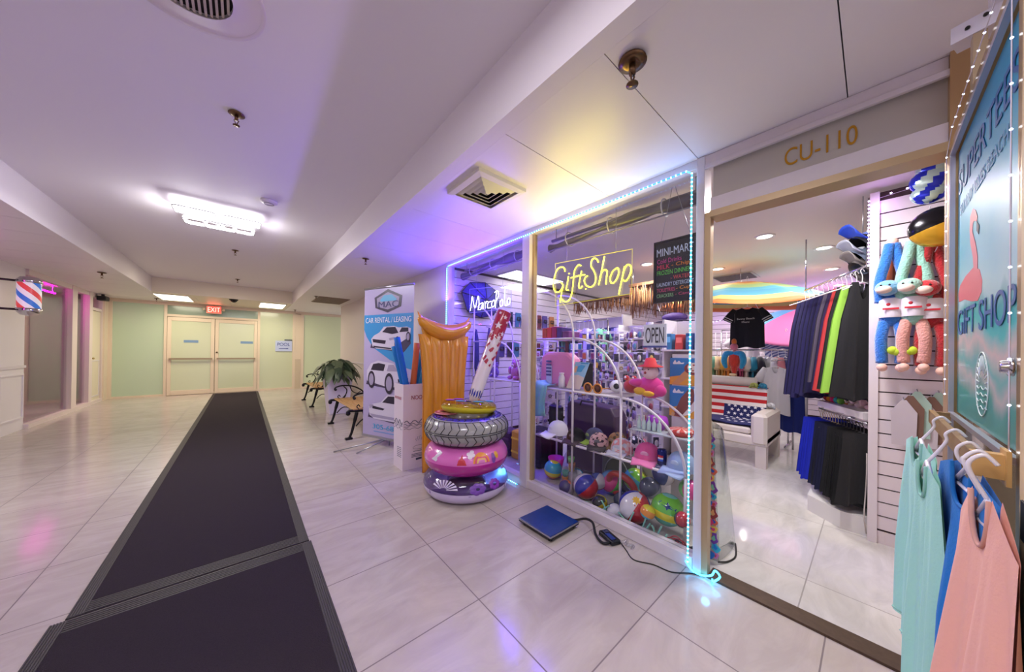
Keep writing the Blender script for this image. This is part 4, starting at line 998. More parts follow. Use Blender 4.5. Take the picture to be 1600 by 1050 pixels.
def speckle(c1, c2, sc=60, c3=None):
    m = bpy.data.materials.new('speckle'); m.use_nodes = True; nt = m.node_tree; b = nt.nodes['Principled BSDF']; b.inputs['Roughness'].default_value = .7
    tc = nt.nodes.new('ShaderNodeTexCoord'); v = nt.nodes.new('ShaderNodeTexVoronoi'); v.inputs['Scale'].default_value = sc
    nt.links.new(tc.outputs['Object'], v.inputs['Vector']); cr = nt.nodes.new('ShaderNodeValToRGB'); cr.color_ramp.interpolation = 'CONSTANT'
    sp = nt.nodes.new('ShaderNodeSeparateColor'); nt.links.new(v.outputs['Color'], sp.inputs[0]); nt.links.new(sp.outputs[0], cr.inputs[0])
    cr.color_ramp.elements[0].color = C(*c1); cr.color_ramp.elements[1].color = C(*c2); cr.color_ramp.elements[1].position = .5
    if c3: e = cr.color_ramp.elements.new(.78); e.color = C(*c3)
    nt.links.new(cr.outputs[0], b.inputs['Base Color']); return m
ZS = .472
make_cap((2.44, 2.10, ZS), 2.9, (226, 220, 236), (222, 218, 232), 'white knit cap at the left end of the low window shelf', s=1.15)
make_cap((2.40, 1.84, ZS), 3.3, (22, 22, 26), (60, 40, 50), 'black cap with a lime green emblem beside the white cap')
make_cap((2.54, 1.73, ZS), 2.8, (96, 98, 122), (150, 190, 60), 'slate blue cap with lime brim behind the black cap')
make_cap((2.42, 1.60, ZS), 3.5, (200, 150, 150), (40, 30, 40), 'pink and black leopard print cap with a black brim', pattern=speckle((215, 170, 170), (60, 40, 50), 55, (230, 190, 180)))
make_cap((2.56, 1.50, ZS), 3.0, (150, 120, 70), (120, 90, 60), 'brown camouflage cap behind the leopard print cap', pattern=speckle((150, 110, 60), (70, 60, 40), 40, (180, 150, 90)))
make_cap((2.42, 1.38, ZS), 3.2, (225, 170, 165), (190, 190, 200), 'pale coral and white cap in the middle of the low shelf', pattern=speckle((225, 150, 150), (225, 205, 200), 35, (205, 215, 225)))
make_cap((2.56, 1.33, ZS), 2.7, (30, 40, 60), (210, 205, 215), 'navy and white hibiscus print cap behind the coral cap', pattern=speckle((30, 34, 60), (220, 214, 224), 40))
make_cap((2.42, 1.16, ZS), 3.35, (220, 90, 150), (228, 120, 170), 'bright pink cap left of the blue drink can', s=1.1)
make_cap((2.40, .90, ZS), 3.0, (150, 170, 205), (160, 180, 215), 'pale denim blue cap at the right end of the low shelf', s=1.1)
g = thing('drink_can', 'dark blue drink can with a red, white and blue round mark between two caps', 'can', (2.38, 1.03, ZS))
b = MB(); b.lathe([(0, 0), (.026, 0), (.033, .010), (.033, .108), (.027, .118), (0, .118)], (2.38, 1.03, ZS), seg=28, m=0); b.build('can_body', M((22, 34, 110), .25, .4), g)
b = MB()
for z0, z1, m in ((.062, .078, 0), (.050, .062, 1), (.036, .050, 2)):
    for a in range(10):
        q = 2.6+a*.12; r = .0338
        b._add([(2.38+r*math.cos(w), 1.03+r*math.sin(w), ZS+z) for w, z in ((q, z0), (q+.12, z0), (q+.12, z1), (q, z1))], [(0, 1, 2, 3)], m)
b.build('round_mark', [M((200, 40, 50), .3), M((235, 235, 240), .3), M((40, 90, 200), .3)], g)
# sunglasses, bottles and small stuff right of the shelf
g = thing('round_tin', 'red round tin with white pinstripes above the drink can', 'tin', (2.47, .93, .68))
b = MB(); b.lathe([(0, 0), (.07, 0), (.085, .03), (.08, .045), (0, .05)], (2.47, .93, .70), seg=30, mf=lambda u, v: 1 if int(u*30) % 3 == 0 and v > .3 else 0); b.build('tin_body', [M((205, 60, 50), .4), M((235, 200, 190), .4)], g)
g = thing('small_shelf', 'small glass shelf of trinkets beside the ice cream posters', 'shelf', (2.47, .95, .69))
MB().box(2.36, 2.50, .83, 1.28, .692, .699).build('glass_shelf', M((190, 200, 205), .15), g)
b = MB()
for x, y in ((2.37, .84), (2.49, .84), (2.37, 1.27), (2.49, 1.27)): b.cyl((x, y, .47), (x, y, .692), .005, seg=6)
b.build('shelf_leg', ROD, g)
for k in range(5):
    y = 1.07+.04*k; t = thing('glass_bottle', 'small clear glass bottle in the row on the glass shelf', 'bottle', (2.42, y, .699), 'small glass bottles')
    MB().lathe([(0, 0), (.014, 0), (.016, .01), (.016, .06), (.006, .08), (.006, .10), (0, .10)], (2.42, y, .699), seg=12).build('bottle_body', M((200, 220, 215), .1, coat=.5), t)
    MB().cyl((2.42, y, .799), (2.42, y, .812), .008, seg=8).build('cap', M((225, 225, 215), .4), t)
tag(MB().lathe([(0, 0), (.05, 0), (.085, .045), (.07, .10), (0, .115)], (2.52, 1.13, .72), seg=20).build('sun_hat', M((165, 50, 190), .6)), 'purple brimmed hat under the lower ice cream poster', 'hat')
bpy.data.objects['sun_hat'].location.z = .699

# ---- ice cream posters on a white panel
g = thing('poster_stand', 'white upright panel at the right end of the window carrying two posters', 'stand', (2.66, .93, 0))
MB().box(2.655, 2.67, .80, 1.075, .02, 1.30).build('stand_panel', WHITE, g); MB().box(2.60, 2.72, .80, 1.075, 0, .02).build('stand_foot', WHITE, g)
def poster(z0, z1, label, kind):
    t = thing('ice_cream_poster', label, 'poster', (2.645, .94, z0), 'ice cream posters'); X = 2.648; y1 = 1.09; y0 = .80; w = y1-y0; h = z1-z0
    sh = MB().box(X, X+.005, y0, y1, z0, z1).build('poster_sheet', M((36, 130, 205), .4), t)
    def pr(pts, c, nm, o): b = MB(); b.prism([(p[0]*w, p[1]*h) for p in pts], (X-.0005-o*.001, y1, z0), (0, -1, 0), (0, 0, 1), .001); return b.build(nm, M(c, .4), sh)
    pr([(0, 0), (1, 0), (1, .36), (.7, .40), (.3, .36), (0, .28)], (240, 170, 50), 'orange_ground', 0)
    pr([(.08, .80), (.14, .93), (.18, .82), (.24, .90), (.30, .82), (.38, .84), (.36, .78), (.1, .76)], (235, 240, 250), 'script_mark', 1)
    pr(ell(.90, .86, .06, .08, 14), (225, 235, 245), 'round_badge', 1)
    if kind == 0:
        pr([(.05, .02), (.22, .0), (.62, .45), (.44, .60)], (222, 160, 100), 'printed_cone', 1)
        pr(ell(.62, .62, .24, .22, 22), (150, 60, 50), 'printed_topping', 2); pr(ell(.65, .66, .19, .18, 20), (240, 225, 215), 'printed_cream', 3)
        for a, c in ((.55, .62), (.62, .75), (.7, .6), (.6, .55)): pr(ell(a, c, .03, .03, 8), (180, 80, 60), 'printed_sprinkle', 4)
    else:
        pr([(.10, .02), (.32, .0), (.62, .50), (.64, .92), (.52, .96), (.30, .62)], (140, 72, 66), 'printed_bar', 1)
        pr([(.30, .0), (.52, .12), (.80, .45), (.84, .80), (.70, .98), (.62, .96), (.66, .60), (.56, .42)], (242, 232, 236), 'printed_cream', 2)
        pr([(.04, -.0), (.12, .0), (.16, .10), (.08, .14)], (225, 180, 120), 'printed_stick', 3)
    text('Frozen treat' if False else 'Ice', 'lettering', (X-.001, y1-.66*w, z0+.10*h), (0, -1, 0), (0, 0, 1), .12*w, .001, M((250, 220, 150), .4), sh) if False else None
poster(1.055, 1.27, 'blue and orange poster of a chocolate ice cream cone, the upper one', 0)
poster(.80, 1.045, 'blue and orange poster of a chocolate ice cream bar, the lower one', 1)

# ---- beach balls on the window floor
def bball(px, py, rp, X, cols, label, tilt=(0, 0, 0), spots=None, name='beach_ball', z=None):
    d = ray(px, py); t_ = X/d.x; f = t_*(FW.dot(d)); r = rp*f/FPX
    c = d*t_+Vector((0, 0, H)); c.z = max(c.z, r+.003) if z is None else z+r
    t = thing(name, label, 'ball', (c.x, c.y, c.z-r), 'balls on the window floor'); rot = Matrix.Rotation(tilt[2], 3, 'Z') @ Matrix.Rotation(tilt[0], 3, 'X') @ Matrix.Rotation(tilt[1], 3, 'Y')
    mats = [M(q, .22, coat=.5) for q in cols[0]]; mode = cols[1]; n = len(mats)
    if mode == 'gore': mf = lambda u, v: int(u*n*1.0001) % n if .08 < v < .92 else 0
    else: mf = lambda u, v: min(n-1, int((v+.02)*n))
    b = MB(); b.ball(c, r, nu=36, nv=20, mf=mf, rot=rot); o = b.build('ball_skin', mats, t)
    to = (Vector((0, 0, H))-c).normalized(); rt = Vector((0, 0, 1)).cross(to).normalized(); up = to.cross(rt)
    for nm, pts, cc in (spots or []):
        b = MB(); vs = []
        for a, e in pts:
            q = (to+rt*a+up*e).normalized(); vs.append(c+q*(r+.001))
        am = sum(p[0] for p in pts)/len(pts); em = sum(p[1] for p in pts)/len(pts); ctr = c+(to+rt*am+up*em).normalized()*(r+.002)
        b._add([ctr]+vs, [(0, 1+i, 1+(i+1) % len(vs)) for i in range(len(vs))]); b.build(nm, M(cc, .25), o)
    return t
GR = (120, 205, 60); YE = (235, 220, 50); TQ = (70, 180, 200); RDb = (200, 50, 60); BLb = (50, 60, 170); PKb = (230, 80, 150); ORb = (235, 130, 40)
shark = [(-.62, .45), (-.42, .52), (-.30, .42), (-.05, .30), (.0, .48), (.10, .26), (.35, .10), (.62, .12), (.50, .0), (.58, -.15), (.35, .0), (.05, .05), (-.05, -.08), (-.12, .10), (-.35, .22)]
bball(1043, 796, 24, 2.34, ([(120, 200, 190), GR, (110, 200, 80), YE, (90, 190, 170), TQ], 'band'), 'large green and yellow ball printed with a blue shark', (.1, .15, 0), [('shark_print', shark, (30, 60, 130))])
bball(992, 800, 24, 2.30, ([RDb, BLb, (230, 225, 235), RDb, BLb, (120, 90, 190)], 'gore'), 'red, blue and white ball with a yellow burst beside the shark ball', (.5, .2, .3), [('burst_print', star(.34, 8, .6, cx=.1, cy=.45), (240, 190, 50)), ('red_print', [(-.05, .1), (.35, .15), (.3, -.5), (.0, -.6)], (200, 60, 70))])
bball(915, 780, 19, 2.33, ([RDb, (235, 225, 235), BLb, RDb, (230, 220, 230), (200, 60, 70)], 'gore'), 'red ball with white and blue stripes, third from the left', (.8, .4, .5))
bball(864, 733, 14, 2.42, ([YE, TQ, (70, 170, 205), YE, ORb, (230, 90, 50)], 'band'), 'small rainbow striped ball at the left corner of the window', (.2, 0, 0))
bball(955, 752, 17, 2.56, ([GR, (100, 160, 210), PKb, (90, 210, 90), (110, 150, 200)], 'gore'), 'green, blue and pink ball behind the row of balls', (.4, .3, .2))
bball(993, 750, 18, 2.72, ([(210, 235, 60), GR, TQ, (180, 225, 60), (100, 190, 180)], 'band'), 'lime and turquoise banded ball at the back', (.5, .3, 0))
bball(937, 790, 12, 2.24, ([YE, (60, 60, 60), (210, 180, 50), (90, 110, 150)], 'gore'), 'small yellow and grey ball near the glass', (1, 0, .4))
bball(1036, 741, 17, 2.60, ([(230, 225, 235), (60, 80, 150), (225, 215, 225), (170, 50, 50)], 'gore'), 'white ball with blue and red panels at the back right', (.2, .5, .8))
bball(1078, 765, 16, 2.40, ([(120, 210, 110), PKb, (90, 190, 150), (150, 220, 100)], 'gore'), 'green and pink ball in the right corner of the window', (.3, .1, 1.2))
bball(972, 782, 13, 2.40, ([(60, 70, 90), (80, 90, 110), (50, 130, 70)], 'gore'), 'dark grey and green ball between the striped balls', (.3, .1, 0))
bball(1016, 762, 16, 2.52, ([(110, 120, 140), (90, 100, 125), (140, 150, 165)], 'gore'), 'grey ball behind the red and blue burst ball', (.3, .8, 0))
bball(884, 768, 11, 2.26, ([(230, 120, 60), (70, 60, 110), (200, 190, 200)], 'gore'), 'small orange and violet ball near the left end of the window floor', (.6, .2, 0))
bball(900, 752, 13, 2.48, ([TQ, (220, 225, 235), BLb], 'gore'), 'turquoise and white ball behind the red striped ball', (.9, .3, .2))
bball(934, 752, 13, 2.46, ([(225, 220, 230), (70, 90, 170), (210, 205, 215), (190, 60, 70)], 'gore'), 'white ball with blue and red gores left of the green ball', (.2, .9, .2))
bball(1066, 812, 12, 2.24, ([(60, 70, 80), (180, 50, 60), (60, 70, 80)], 'gore'), 'small grey and red ball near the glass right of the shark ball', (.6, .9, .2))
bball(1012, 800, 11, 2.20, ([YE, (240, 150, 60), TQ], 'band'), 'small yellow ball touching the glass beside the shark ball', (.4, .2, .2))
bball(960, 800, 12, 2.22, ([(40, 110, 160), (230, 225, 235), (60, 160, 120)], 'gore'), 'small blue and green ball near the glass left of the burst ball', (.6, .5, .2))
tag(MB().torus((2.50, 1.42, .20), .12, .028, rot=Matrix.Rotation(1.2, 3, 'Y')).build('swim_ring', M((190, 60, 55), .3, coat=.4)), 'red swim ring leaning behind the burst ball', 'pool ring')
bpy.data.objects['swim_ring'].location.z = .01
for k, (px, py, c, nm) in enumerate(((905, 800, (130, 190, 175), 'mint'), (945, 812, (120, 180, 170), 'sea green'), (1062, 840, (190, 60, 80), 'red'), (1030, 850, (140, 196, 180), 'pale mint'), (1075, 850, (60, 60, 70), 'black'))):
    q = onZ(px, py, .03); q.x = max(2.19, min(q.x, 2.24)); b = MB(); b.tube(spl([q+Vector((.025*math.cos(j*1.3+k), .06*math.sin(j*.9+k), .02*math.sin(j*1.7)+.004)) for j in range(12)], 4), .004, 5)
    tag(b.build('coiled_toy', M(c, .5)), '%s coiled string toy on the window floor close to the glass' % nm, 'toy')
g = thing('toy_bag', 'clear plastic bag of coloured sand toys left of the striped balls', 'toy bag', (2.36, 1.93, 0))
b = MB(); b.grid(lambda u, v: Vector((2.38+(.07*(1-v)**.5+.012)*math.cos(u*2*PI)*(1+.08*math.sin(u*25)), 1.90+(.09*(1-v)**.5+.012)*math.sin(u*2*PI), .005+.36*v)), 28, 10); b.build('plastic_bag', PLASTIC, g)
for k, c in enumerate(((230, 60, 130), (240, 150, 50), (120, 200, 180), (235, 220, 90), (190, 130, 90), (130, 200, 110))):
    MB().lathe([(0, 0), (.025, 0), (.034, .05), (.03, .05), (.02, .005), (0, .005)], (2.38+.028*math.cos(k*2.1), 1.90+.045*math.sin(k*1.1), .012+.05*k), seg=12).build('sand_mould', M(c, .4), g)
tag(MB().lathe([(0, 0), (.05, 0), (.085, .20), (.08, .20), (.047, .006), (0, .006)], (2.50, 2.17, 0), seg=24).build('beach_bucket', M((190, 30, 140), .35)), 'magenta beach bucket behind the small rainbow ball', 'bucket')
g = thing('green_case', 'grey green rounded case standing behind the balls', 'case', (2.62, 1.62, 0))
b = MB(); b.rbox(2.72, 2.79, 1.42, 1.78, 0, .36, .03); b.build('case_shell', M((92, 104, 88), .6), g)
b = MB(); b.tube([(2.715, 1.60+.13*math.cos(a*PI/12), .10+.20*math.sin(a*PI/12)) for a in range(13)], .006, 6); b.build('case_trim', M((150, 160, 140), .4), g)
g = thing('white_bin', 'low white round tub behind the balls', 'tub', (2.85, 1.25, 0))
b = MB(); b.lathe([(0, 0), (.13, 0), (.17, .33), (.18, .34), (.165, .34), (.12, .01), (0, .01)], (2.90, 1.28, 0), seg=30); b.build('tub_wall', M((222, 218, 220), .4), g)

# ---- things on the middle shelf
Z2 = .957
g = thing('pink_bag', 'large pink rounded beach bag on the middle window shelf', 'bag', (2.55, 2.08, Z2))
b = MB(); b.prism([(.0, 0), (.48, 0), (.50, .10), (.46, .28), (.38, .34), (.10, .35), (.02, .30)], (2.55, 2.36, Z2), (0, -1, 0), (0, 0, 1), .12); b.build('bag_body', M((226, 130, 180), .45), g, bevel=.03)
b = MB(); b.tube([(2.52, 2.22, Z2+.34), (2.52, 2.20, Z2+.39), (2.52, 2.10, Z2+.39), (2.52, 2.08, Z2+.34)], .008, 6); b.build('bag_handle', M((60, 30, 50), .5), g)
b = MB()
for k in range(5): b.box(2.41, 2.418, 2.18, 2.245, Z2+.10+.035*k, Z2+.118+.035*k)
b.build('striped_patch', M((60, 62, 140), .4), g, label='blue striped patch')
tag(MB().box(2.419, 2.424, 2.175, 2.25, Z2+.085, Z2+.29).build('striped_card', M((200, 205, 235), .4)), 'pale card behind glass in front of the pink bag', 'card')
bpy.data.objects['striped_card'].location.z = Z2
g = thing('beach_towel', 'light blue towel draped over the left end of the middle shelf', 'towel', (2.30, 2.2, .62))
def tw(u, v):
    y = 2.33-.22*u-.02*math.sin(v*5); w = .004*math.sin(u*22+v*3)
    if v < .35: return Vector((2.42-.14*v/.35, y, Z2+.028+.02*math.sin(u*6)+w))
    q = (v-.35)/.65; return Vector((2.262-.012*math.sin(q*PI)+w, y+.02*q*(1-2*u), Z2+.028-.36*q+.05*q*u))
b = MB(); b.grid(tw, 22, 16); b.build('towel_cloth', M((130, 190, 205), .9, sheen=.3), g, solid=.006)
g = thing('photo_board', 'tilted board printed with a beach scene on the middle shelf', 'picture', (2.42, 1.86, Z2))
def tb(a, c, dx=0): return Vector((2.36+.06*c/.25+dx, 1.93-.16*a-.06*c/.25, Z2+.004+.25*c/.25*1.0))
def tbp(pts, dx, c, nm, parent):
    b = MB(); v = [tb(a, q, dx) for a, q in pts]; v += [p+Vector((.004, 0, 0)) for p in v]; k = len(pts)
    b._add(v, [tuple(range(k-1, -1, -1)), tuple(range(k, 2*k))]+[(i, (i+1) % k, k+(i+1) % k, k+i) for i in range(k)]); return b.build(nm, M(c, .4), parent)
tbp([(0, 0), (1, 0), (1, .25), (0, .25)], 0, (150, 200, 225), 'printed_board', g)
tbp([(0, 0), (1, 0), (1, .11), (.5, .13), (0, .12)], -.003, (226, 206, 190), 'printed_sand', g); tbp([(.35, .16), (.65, .16), (.8, .22), (.5, .225), (.3, .21)], -.004, (50, 160, 210), 'printed_heart', g); tbp([(.1, .15), (.3, .15), (.3, .21), (.1, .21)], -.005, (235, 180, 150), 'printed_figure', g)
tbp([(.45, .235), (.95, .235), (.95, .245), (.45, .245)], -.005, (30, 140, 190), 'printed_title', g)
b = MB(); b.obar((2.50, 1.80, Z2+.01), (2.46, 1.78, Z2+.25), .15, .012); b.build('black_back', M((24, 22, 34), .5), g)
g = thing('novelty_sunglasses', 'oversized orange novelty sunglasses on the middle shelf', 'sunglasses', (2.32, 1.60, Z2))
b = MB()
for y in (1.655, 1.555): b.torus((2.32, y, Z2+.035), .040, .007, 0, 24, 8, rot=Matrix.Rotation(PI/2, 3, 'Y') )
b.tube([(2.32, 1.62, Z2+.045), (2.315, 1.605, Z2+.05), (2.32, 1.59, Z2+.045)], .006, 6); b.build('frame', M((225, 140, 40), .3, coat=.5), g)
b = MB()
for y in (1.655, 1.555): b.lathe([(0, .001), (.037, 0), (0, -.001)], (2.32, y, Z2+.035), 'X', 20)
b.build('lens', M((90, 40, 20), .1), g)
b = MB(); b.tube([(2.32, 1.70, Z2+.04), (2.46, 1.69, Z2+.03)], .005, 6); b.tube([(2.32, 1.51, Z2+.04), (2.46, 1.52, Z2+.03)], .005, 6); b.build('temple', M((225, 140, 40), .3), g)
g = thing('eyeball_toy', 'round white toy eye with a black centre beside the orange sunglasses', 'toy', (2.44, 1.47, Z2))
b = MB(); b.ball((2.46, 1.46, Z2+.056), .055); b.build('toy_body', M((232, 230, 232), .3), g)
tp_ = (Vector((0, 0, 1.31))-Vector((2.46, 1.46, Z2+.056))).normalized()
b = MB(); b.ball(Vector((2.46, 1.46, Z2+.056))+tp_*.040, .026); b.build('pupil', M((18, 18, 22), .2), g)
g = thing('crab_toy', 'red plush toy on the middle shelf behind the toy eye', 'plush toy', (2.52, 1.38, Z2))
b = MB(); b.ball((2.55, 1.37, Z2+.06), (.05, .07, .06)); 
for s_ in (-1, 1): b.ball((2.53, 1.37+s_*.035, Z2+.13), .024, nu=10, nv=6)
b.build('plush_body', M((190, 40, 45), .9, sheen=.4), g)
b = MB()
for s_ in (-1, 1): b.ball((2.512, 1.37+s_*.035, Z2+.135), .010, nu=8, nv=6)
b.build('eye', M((235, 235, 235), .3), g)
# pink plush toy with a red hat, its feet on the lower rack arch
g = thing('plush_toy', 'magenta plush toy with a pale round face and a red hat', 'plush toy', (2.50, 1.16, .93))
b = MB(); b.ball((2.50, 1.18, 1.03), (.07, .11, .09)); b.ball((2.47, 1.27, 1.06), (.035, .08, .035)); b.ball((2.47, 1.09, 1.01), (.035, .05, .045)); b.build('plush_body', M((215, 40, 140), .9, sheen=.4), g)
b = MB(); b.ball((2.47, 1.17, 1.155), (.055, .065, .060)); b.build('head', M((235, 200, 205), .9, sheen=.4), g)
b = MB(); b.lathe([(0, .075), (.035, .07), (.05, .02), (.095, .005), (.095, 0), (0, .0)], (2.475, 1.17, 1.195), seg=24); b.build('hat', M((205, 40, 50), .8), g)
b = MB(); b.ball((2.418, 1.185, 1.15), .011, nu=8, nv=6); b.build('nose', M((170, 30, 50), .5), g)
b = MB(); 
for s_ in (-1, 1): b.ball((2.422, 1.185+s_*.025, 1.175), .006, nu=8, nv=5)
b.build('eye', M((20, 16, 20), .3), g)
b = MB(); b.ball((2.42, 1.23, 1.0), (.02, .05, .03)); b.ball((2.42, 1.16, .985), (.02, .05, .022)); b.build('scarf', M((225, 170, 40), .8), g, label='yellow scarf')
g = thing('glass_jar', 'clear jar on the middle shelf by the pink bag', 'jar', (2.36, 1.99, Z2))
MB().lathe([(0, 0), (.03, 0), (.032, .02), (.032, .10), (.022, .12), (.022, .13), (0, .13)], (2.36, 1.99, Z2), seg=20).build('jar_wall', M((215, 205, 215), .15, coat=.5), g)
MB().cyl((2.36, 1.99, Z2+.13), (2.36, 1.99, Z2+.145), .025).build('lid', M((225, 215, 225), .3), g)
# on the top shelf: bins and folded goods
Z3 = 1.442
for k, (y, c, w, h, lab) in enumerate(((2.21, (190, 60, 45), .055, .10, 'red brown bin at the left end of the top window shelf'), (2.145, (205, 30, 50), .055, .105, 'red bin next to the brown one on the top shelf'), (2.08, (170, 20, 90), .06, .11, 'crimson bin on the top window shelf'), (2.01, (70, 40, 130), .06, .10, 'violet bin on the top window shelf'), (1.93, (120, 50, 130), .075, .06, 'low purple bowl on the top window shelf'))):
    g = thing('small_bin', lab, 'bin', (2.44, y, Z3), 'bins on the top window shelf')
    b = MB(); w2 = w/2; b.box(2.34, 2.345, y-w2, y+w2, Z3, Z3+h); b.box(2.50, 2.505, y-w2, y+w2, Z3, Z3+h); b.box(2.345, 2.50, y-w2, y-w2+.004, Z3, Z3+h); b.box(2.345, 2.50, y+w2-.004, y+w2, Z3, Z3+h); b.box(2.345, 2.50, y-w2+.004, y+w2-.004, Z3, Z3+.004); b.build('bin_wall', M(c, .4), g)
    b = MB(); b.tube([(2.34, y-w2, Z3+h), (2.34, y+w2, Z3+h), (2.505, y+w2, Z3+h), (2.505, y-w2, Z3+h)], .004, 5, closed=True); b.build('bin_rim', M(tuple(min(255, v+50) for v in c), .35), g)
# purple luggage below the middle shelf
g = thing('travel_case', 'dark purple hard case standing behind the window rack', 'suitcase', (2.86, 1.95, 0))
b = MB(); b.prism([(0, 0), (.62, 0), (.64, .04), (.60, .62), (.55, .70), (.05, .72), (0, .68)], (2.98, 2.25, .05), (0, -1, 0), (0, 0, 1), .22); b.build('case_shell', M((66, 40, 72), .4), g, bevel=.02)
b = MB(); b.tube([(2.74, 2.05, .74), (2.74, 2.03, .79), (2.74, 1.87, .79), (2.74, 1.85, .75)], .010, 6); b.build('handle', BLK, g)
for y in (2.18, 1.70):
    for x in (2.80, 2.94): MB().cyl((x, y-.01, .025), (x, y+.01, .025), .025).build('wheel', BLK, g)
tag(MB().rbox(2.68, 2.76, 2.28, 2.46, 0, .70, .02).build('black_crate', M((24, 20, 26), .5)), 'tall black crate in the left corner of the large window', 'crate')

# ---- left window: goods on the second rack and in violet light
WZ = [1.442, .957]
for k, (y, z, col, sc, lab) in enumerate(((3.48, .957, (70, 50, 150), 1, 'blue plush bear on the middle shelf of the left window'), (3.30, .957, (120, 90, 190), .9, 'violet plush bear beside the blue bear in the left window'), (3.25, 1.442, (50, 40, 110), .8, 'small dark plush bear on the top shelf of the left window'), (2.90, .957, (190, 110, 190), 1.1, 'pink plush bear on the middle shelf near the mullion'), (2.76, .957, (150, 60, 120), .9, 'dark pink plush bear right beside the mullion'))):
    g = thing('plush_bear', lab, 'plush toy', (2.56, y, z), 'plush bears in the left window'); P = Vector((2.56, y, z))
    b = MB(); b.ball(P+Vector((0, 0, .07))*sc, (.05*sc, .055*sc, .07*sc)); b.ball(P+Vector((0, 0, .17))*sc, .045*sc)
    for s_ in (-1, 1): b.ball(P+Vector((0, s_*.035, .21))*sc, .016*sc, nu=8, nv=6); b.ball(P+Vector((-.04, s_*.045, .02))*sc, (.04*sc, .022*sc, .022*sc), nu=10, nv=6); b.ball(P+Vector((-.03, s_*.06, .10))*sc, (.022*sc, .02*sc, .045*sc), nu=10, nv=6)
    b.build('plush_body', M(col, .95, sheen=.4), g)
    b = MB(); b.ball(P+Vector((-.04, 0, .16))*sc, .018*sc, nu=8, nv=6); b.build('muzzle', M((220, 200, 220), .9), g)
    b = MB()
    for s_ in (-1, 1): b.ball(P+Vector((-.04, s_*.016, .185))*sc, .005*sc, nu=6, nv=4)
    b.build('eye', BLK, g)
for k, (y, c, lab) in enumerate(((2.78, (215, 160, 30), 'yellow crate under the middle shelf of the left window'), (3.05, (60, 30, 80), 'dark violet crate on the floor of the left window'), (2.52, (24, 22, 34), 'black crate on the floor by the mullion'))):
    g = thing('storage_crate', lab, 'crate', (2.6, y, 0), 'crates in the left window'); h = (.34, .30, .42)[k]
    b = MB(); b.rbox(2.50, 2.72, y-.12, y+.12, 0, h, .015); b.build('crate_body', M(c, .45), g)
    b = MB()
    for z in (.08, h-.10): b.box(2.492, 2.50, y-.11, y+.11, z, z+.02)
    b.build('crate_rib', M(tuple(min(255, int(v*1.3+10)) for v in c), .45), g)
# hanging on the left slatwall
g = thing('folding_tent', 'dark blue pop up beach shelter hung on the slatwall of the left window', 'beach tent', (2.72, 3.82, 1.75))
b = MB(); pts = [(-.36, .10), (-.22, .26), (.05, .30), (.26, .20), (.34, .0), (.22, -.18), (-.02, -.24), (-.26, -.16)]
for i in range(8): b._add([(2.72, 3.74, 2.06)]+[(2.72+p[0], 3.86, 2.04+p[1]) for p in (pts[i], pts[(i+1) % 8])], [(0, 1, 2)], 0, False)
b.build('mesh_canopy', M((44, 34, 120), .6), g, solid=.006)
b = MB(); 
for p in pts: b.cyl((2.72, 3.735, 2.06), (2.72+p[0], 3.855, 2.04+p[1]), .006, seg=5)
b.tube([(2.72+p[0], 3.86, 2.04+p[1]) for p in pts], .007, 5, closed=True); b.build('rib', BLK, g)
MB().cyl((2.72, 3.85, 2.06), (2.72, 3.95, 2.10), .006, seg=6).build('hook', STEEL, g)
def hang(name, label, cat, x, z, parts, group=None):
    t = thing(name, label, cat, (x, 3.9, z), group)
    for nm, fn, m in parts: b = MB(); fn(b); b.build(nm, m, t)
    MB().cyl((x, 3.86, z), (x, 3.94, z+.02), .005, seg=6).build('wall_hook', STEEL, t)
for k, (x, zt, L, w, c, lab) in enumerate(((2.62, 1.62, .62, .05, (40, 36, 110), 'dark blue folded umbrella hung below the beach shelter'), (2.86, 1.66, .70, .045, (60, 60, 110), 'slate folded umbrella hung right of the dark blue one'), (3.02, 1.60, .66, .035, (90, 84, 110), 'slim grey folded umbrella hung on the slatwall'))):
    hang('folded_umbrella', lab, 'umbrella', x, zt, [('canopy', lambda b, x=x, zt=zt, L=L, w=w: b.lathe([(.008, -L), (w, -L*.75), (w*.9, -L*.3), (.012, 0)], (x, 3.86, zt), seg=12), M(c, .6)), ('ferrule', lambda b, x=x, zt=zt, L=L: b.cyl((x, 3.86, zt-L-.08), (x, 3.86, zt-L), .006), BLK)], 'folded umbrellas on the slatwall')
rn = random.Random(11)
for k in range(16):
    x = 3.15+.17*(k % 8)+rn.uniform(-.02, .02); z = (1.95, 1.45)[k//8]; c = ((60, 60, 130), (150, 60, 110), (90, 70, 150), (40, 40, 70), (130, 120, 170), (200, 120, 60), (60, 120, 150), (120, 40, 60))[(k*3) % 8]
    g = thing('snorkel_set', 'carded snorkel mask hanging on the slatwall seen through the left window', 'snorkel set', (x, 3.93, z-.24), 'carded snorkel masks')
    MB().box(x-.06, x+.06, 3.915, 3.925, z-.24, z).build('backing_card', M(c, .5), g)
    b = MB(); b.tube([(x-.04, 3.90, z-.12), (x-.035, 3.90, z-.08), (x+.035, 3.90, z-.08), (x+.04, 3.90, z-.12), (x+.01, 3.90, z-.13), (x, 3.90, z-.11), (x-.01, 3.90, z-.13)], .008, 6, closed=True); b.build('mask_rim', M((30, 30, 40), .3), g)
    MB().tube([(x+.045, 3.905, z-.20), (x+.05, 3.905, z-.06), (x+.045, 3.905, z-.03)], .007, 6).build('snorkel_tube', M(tuple(min(255, v+70) for v in c), .3), g)
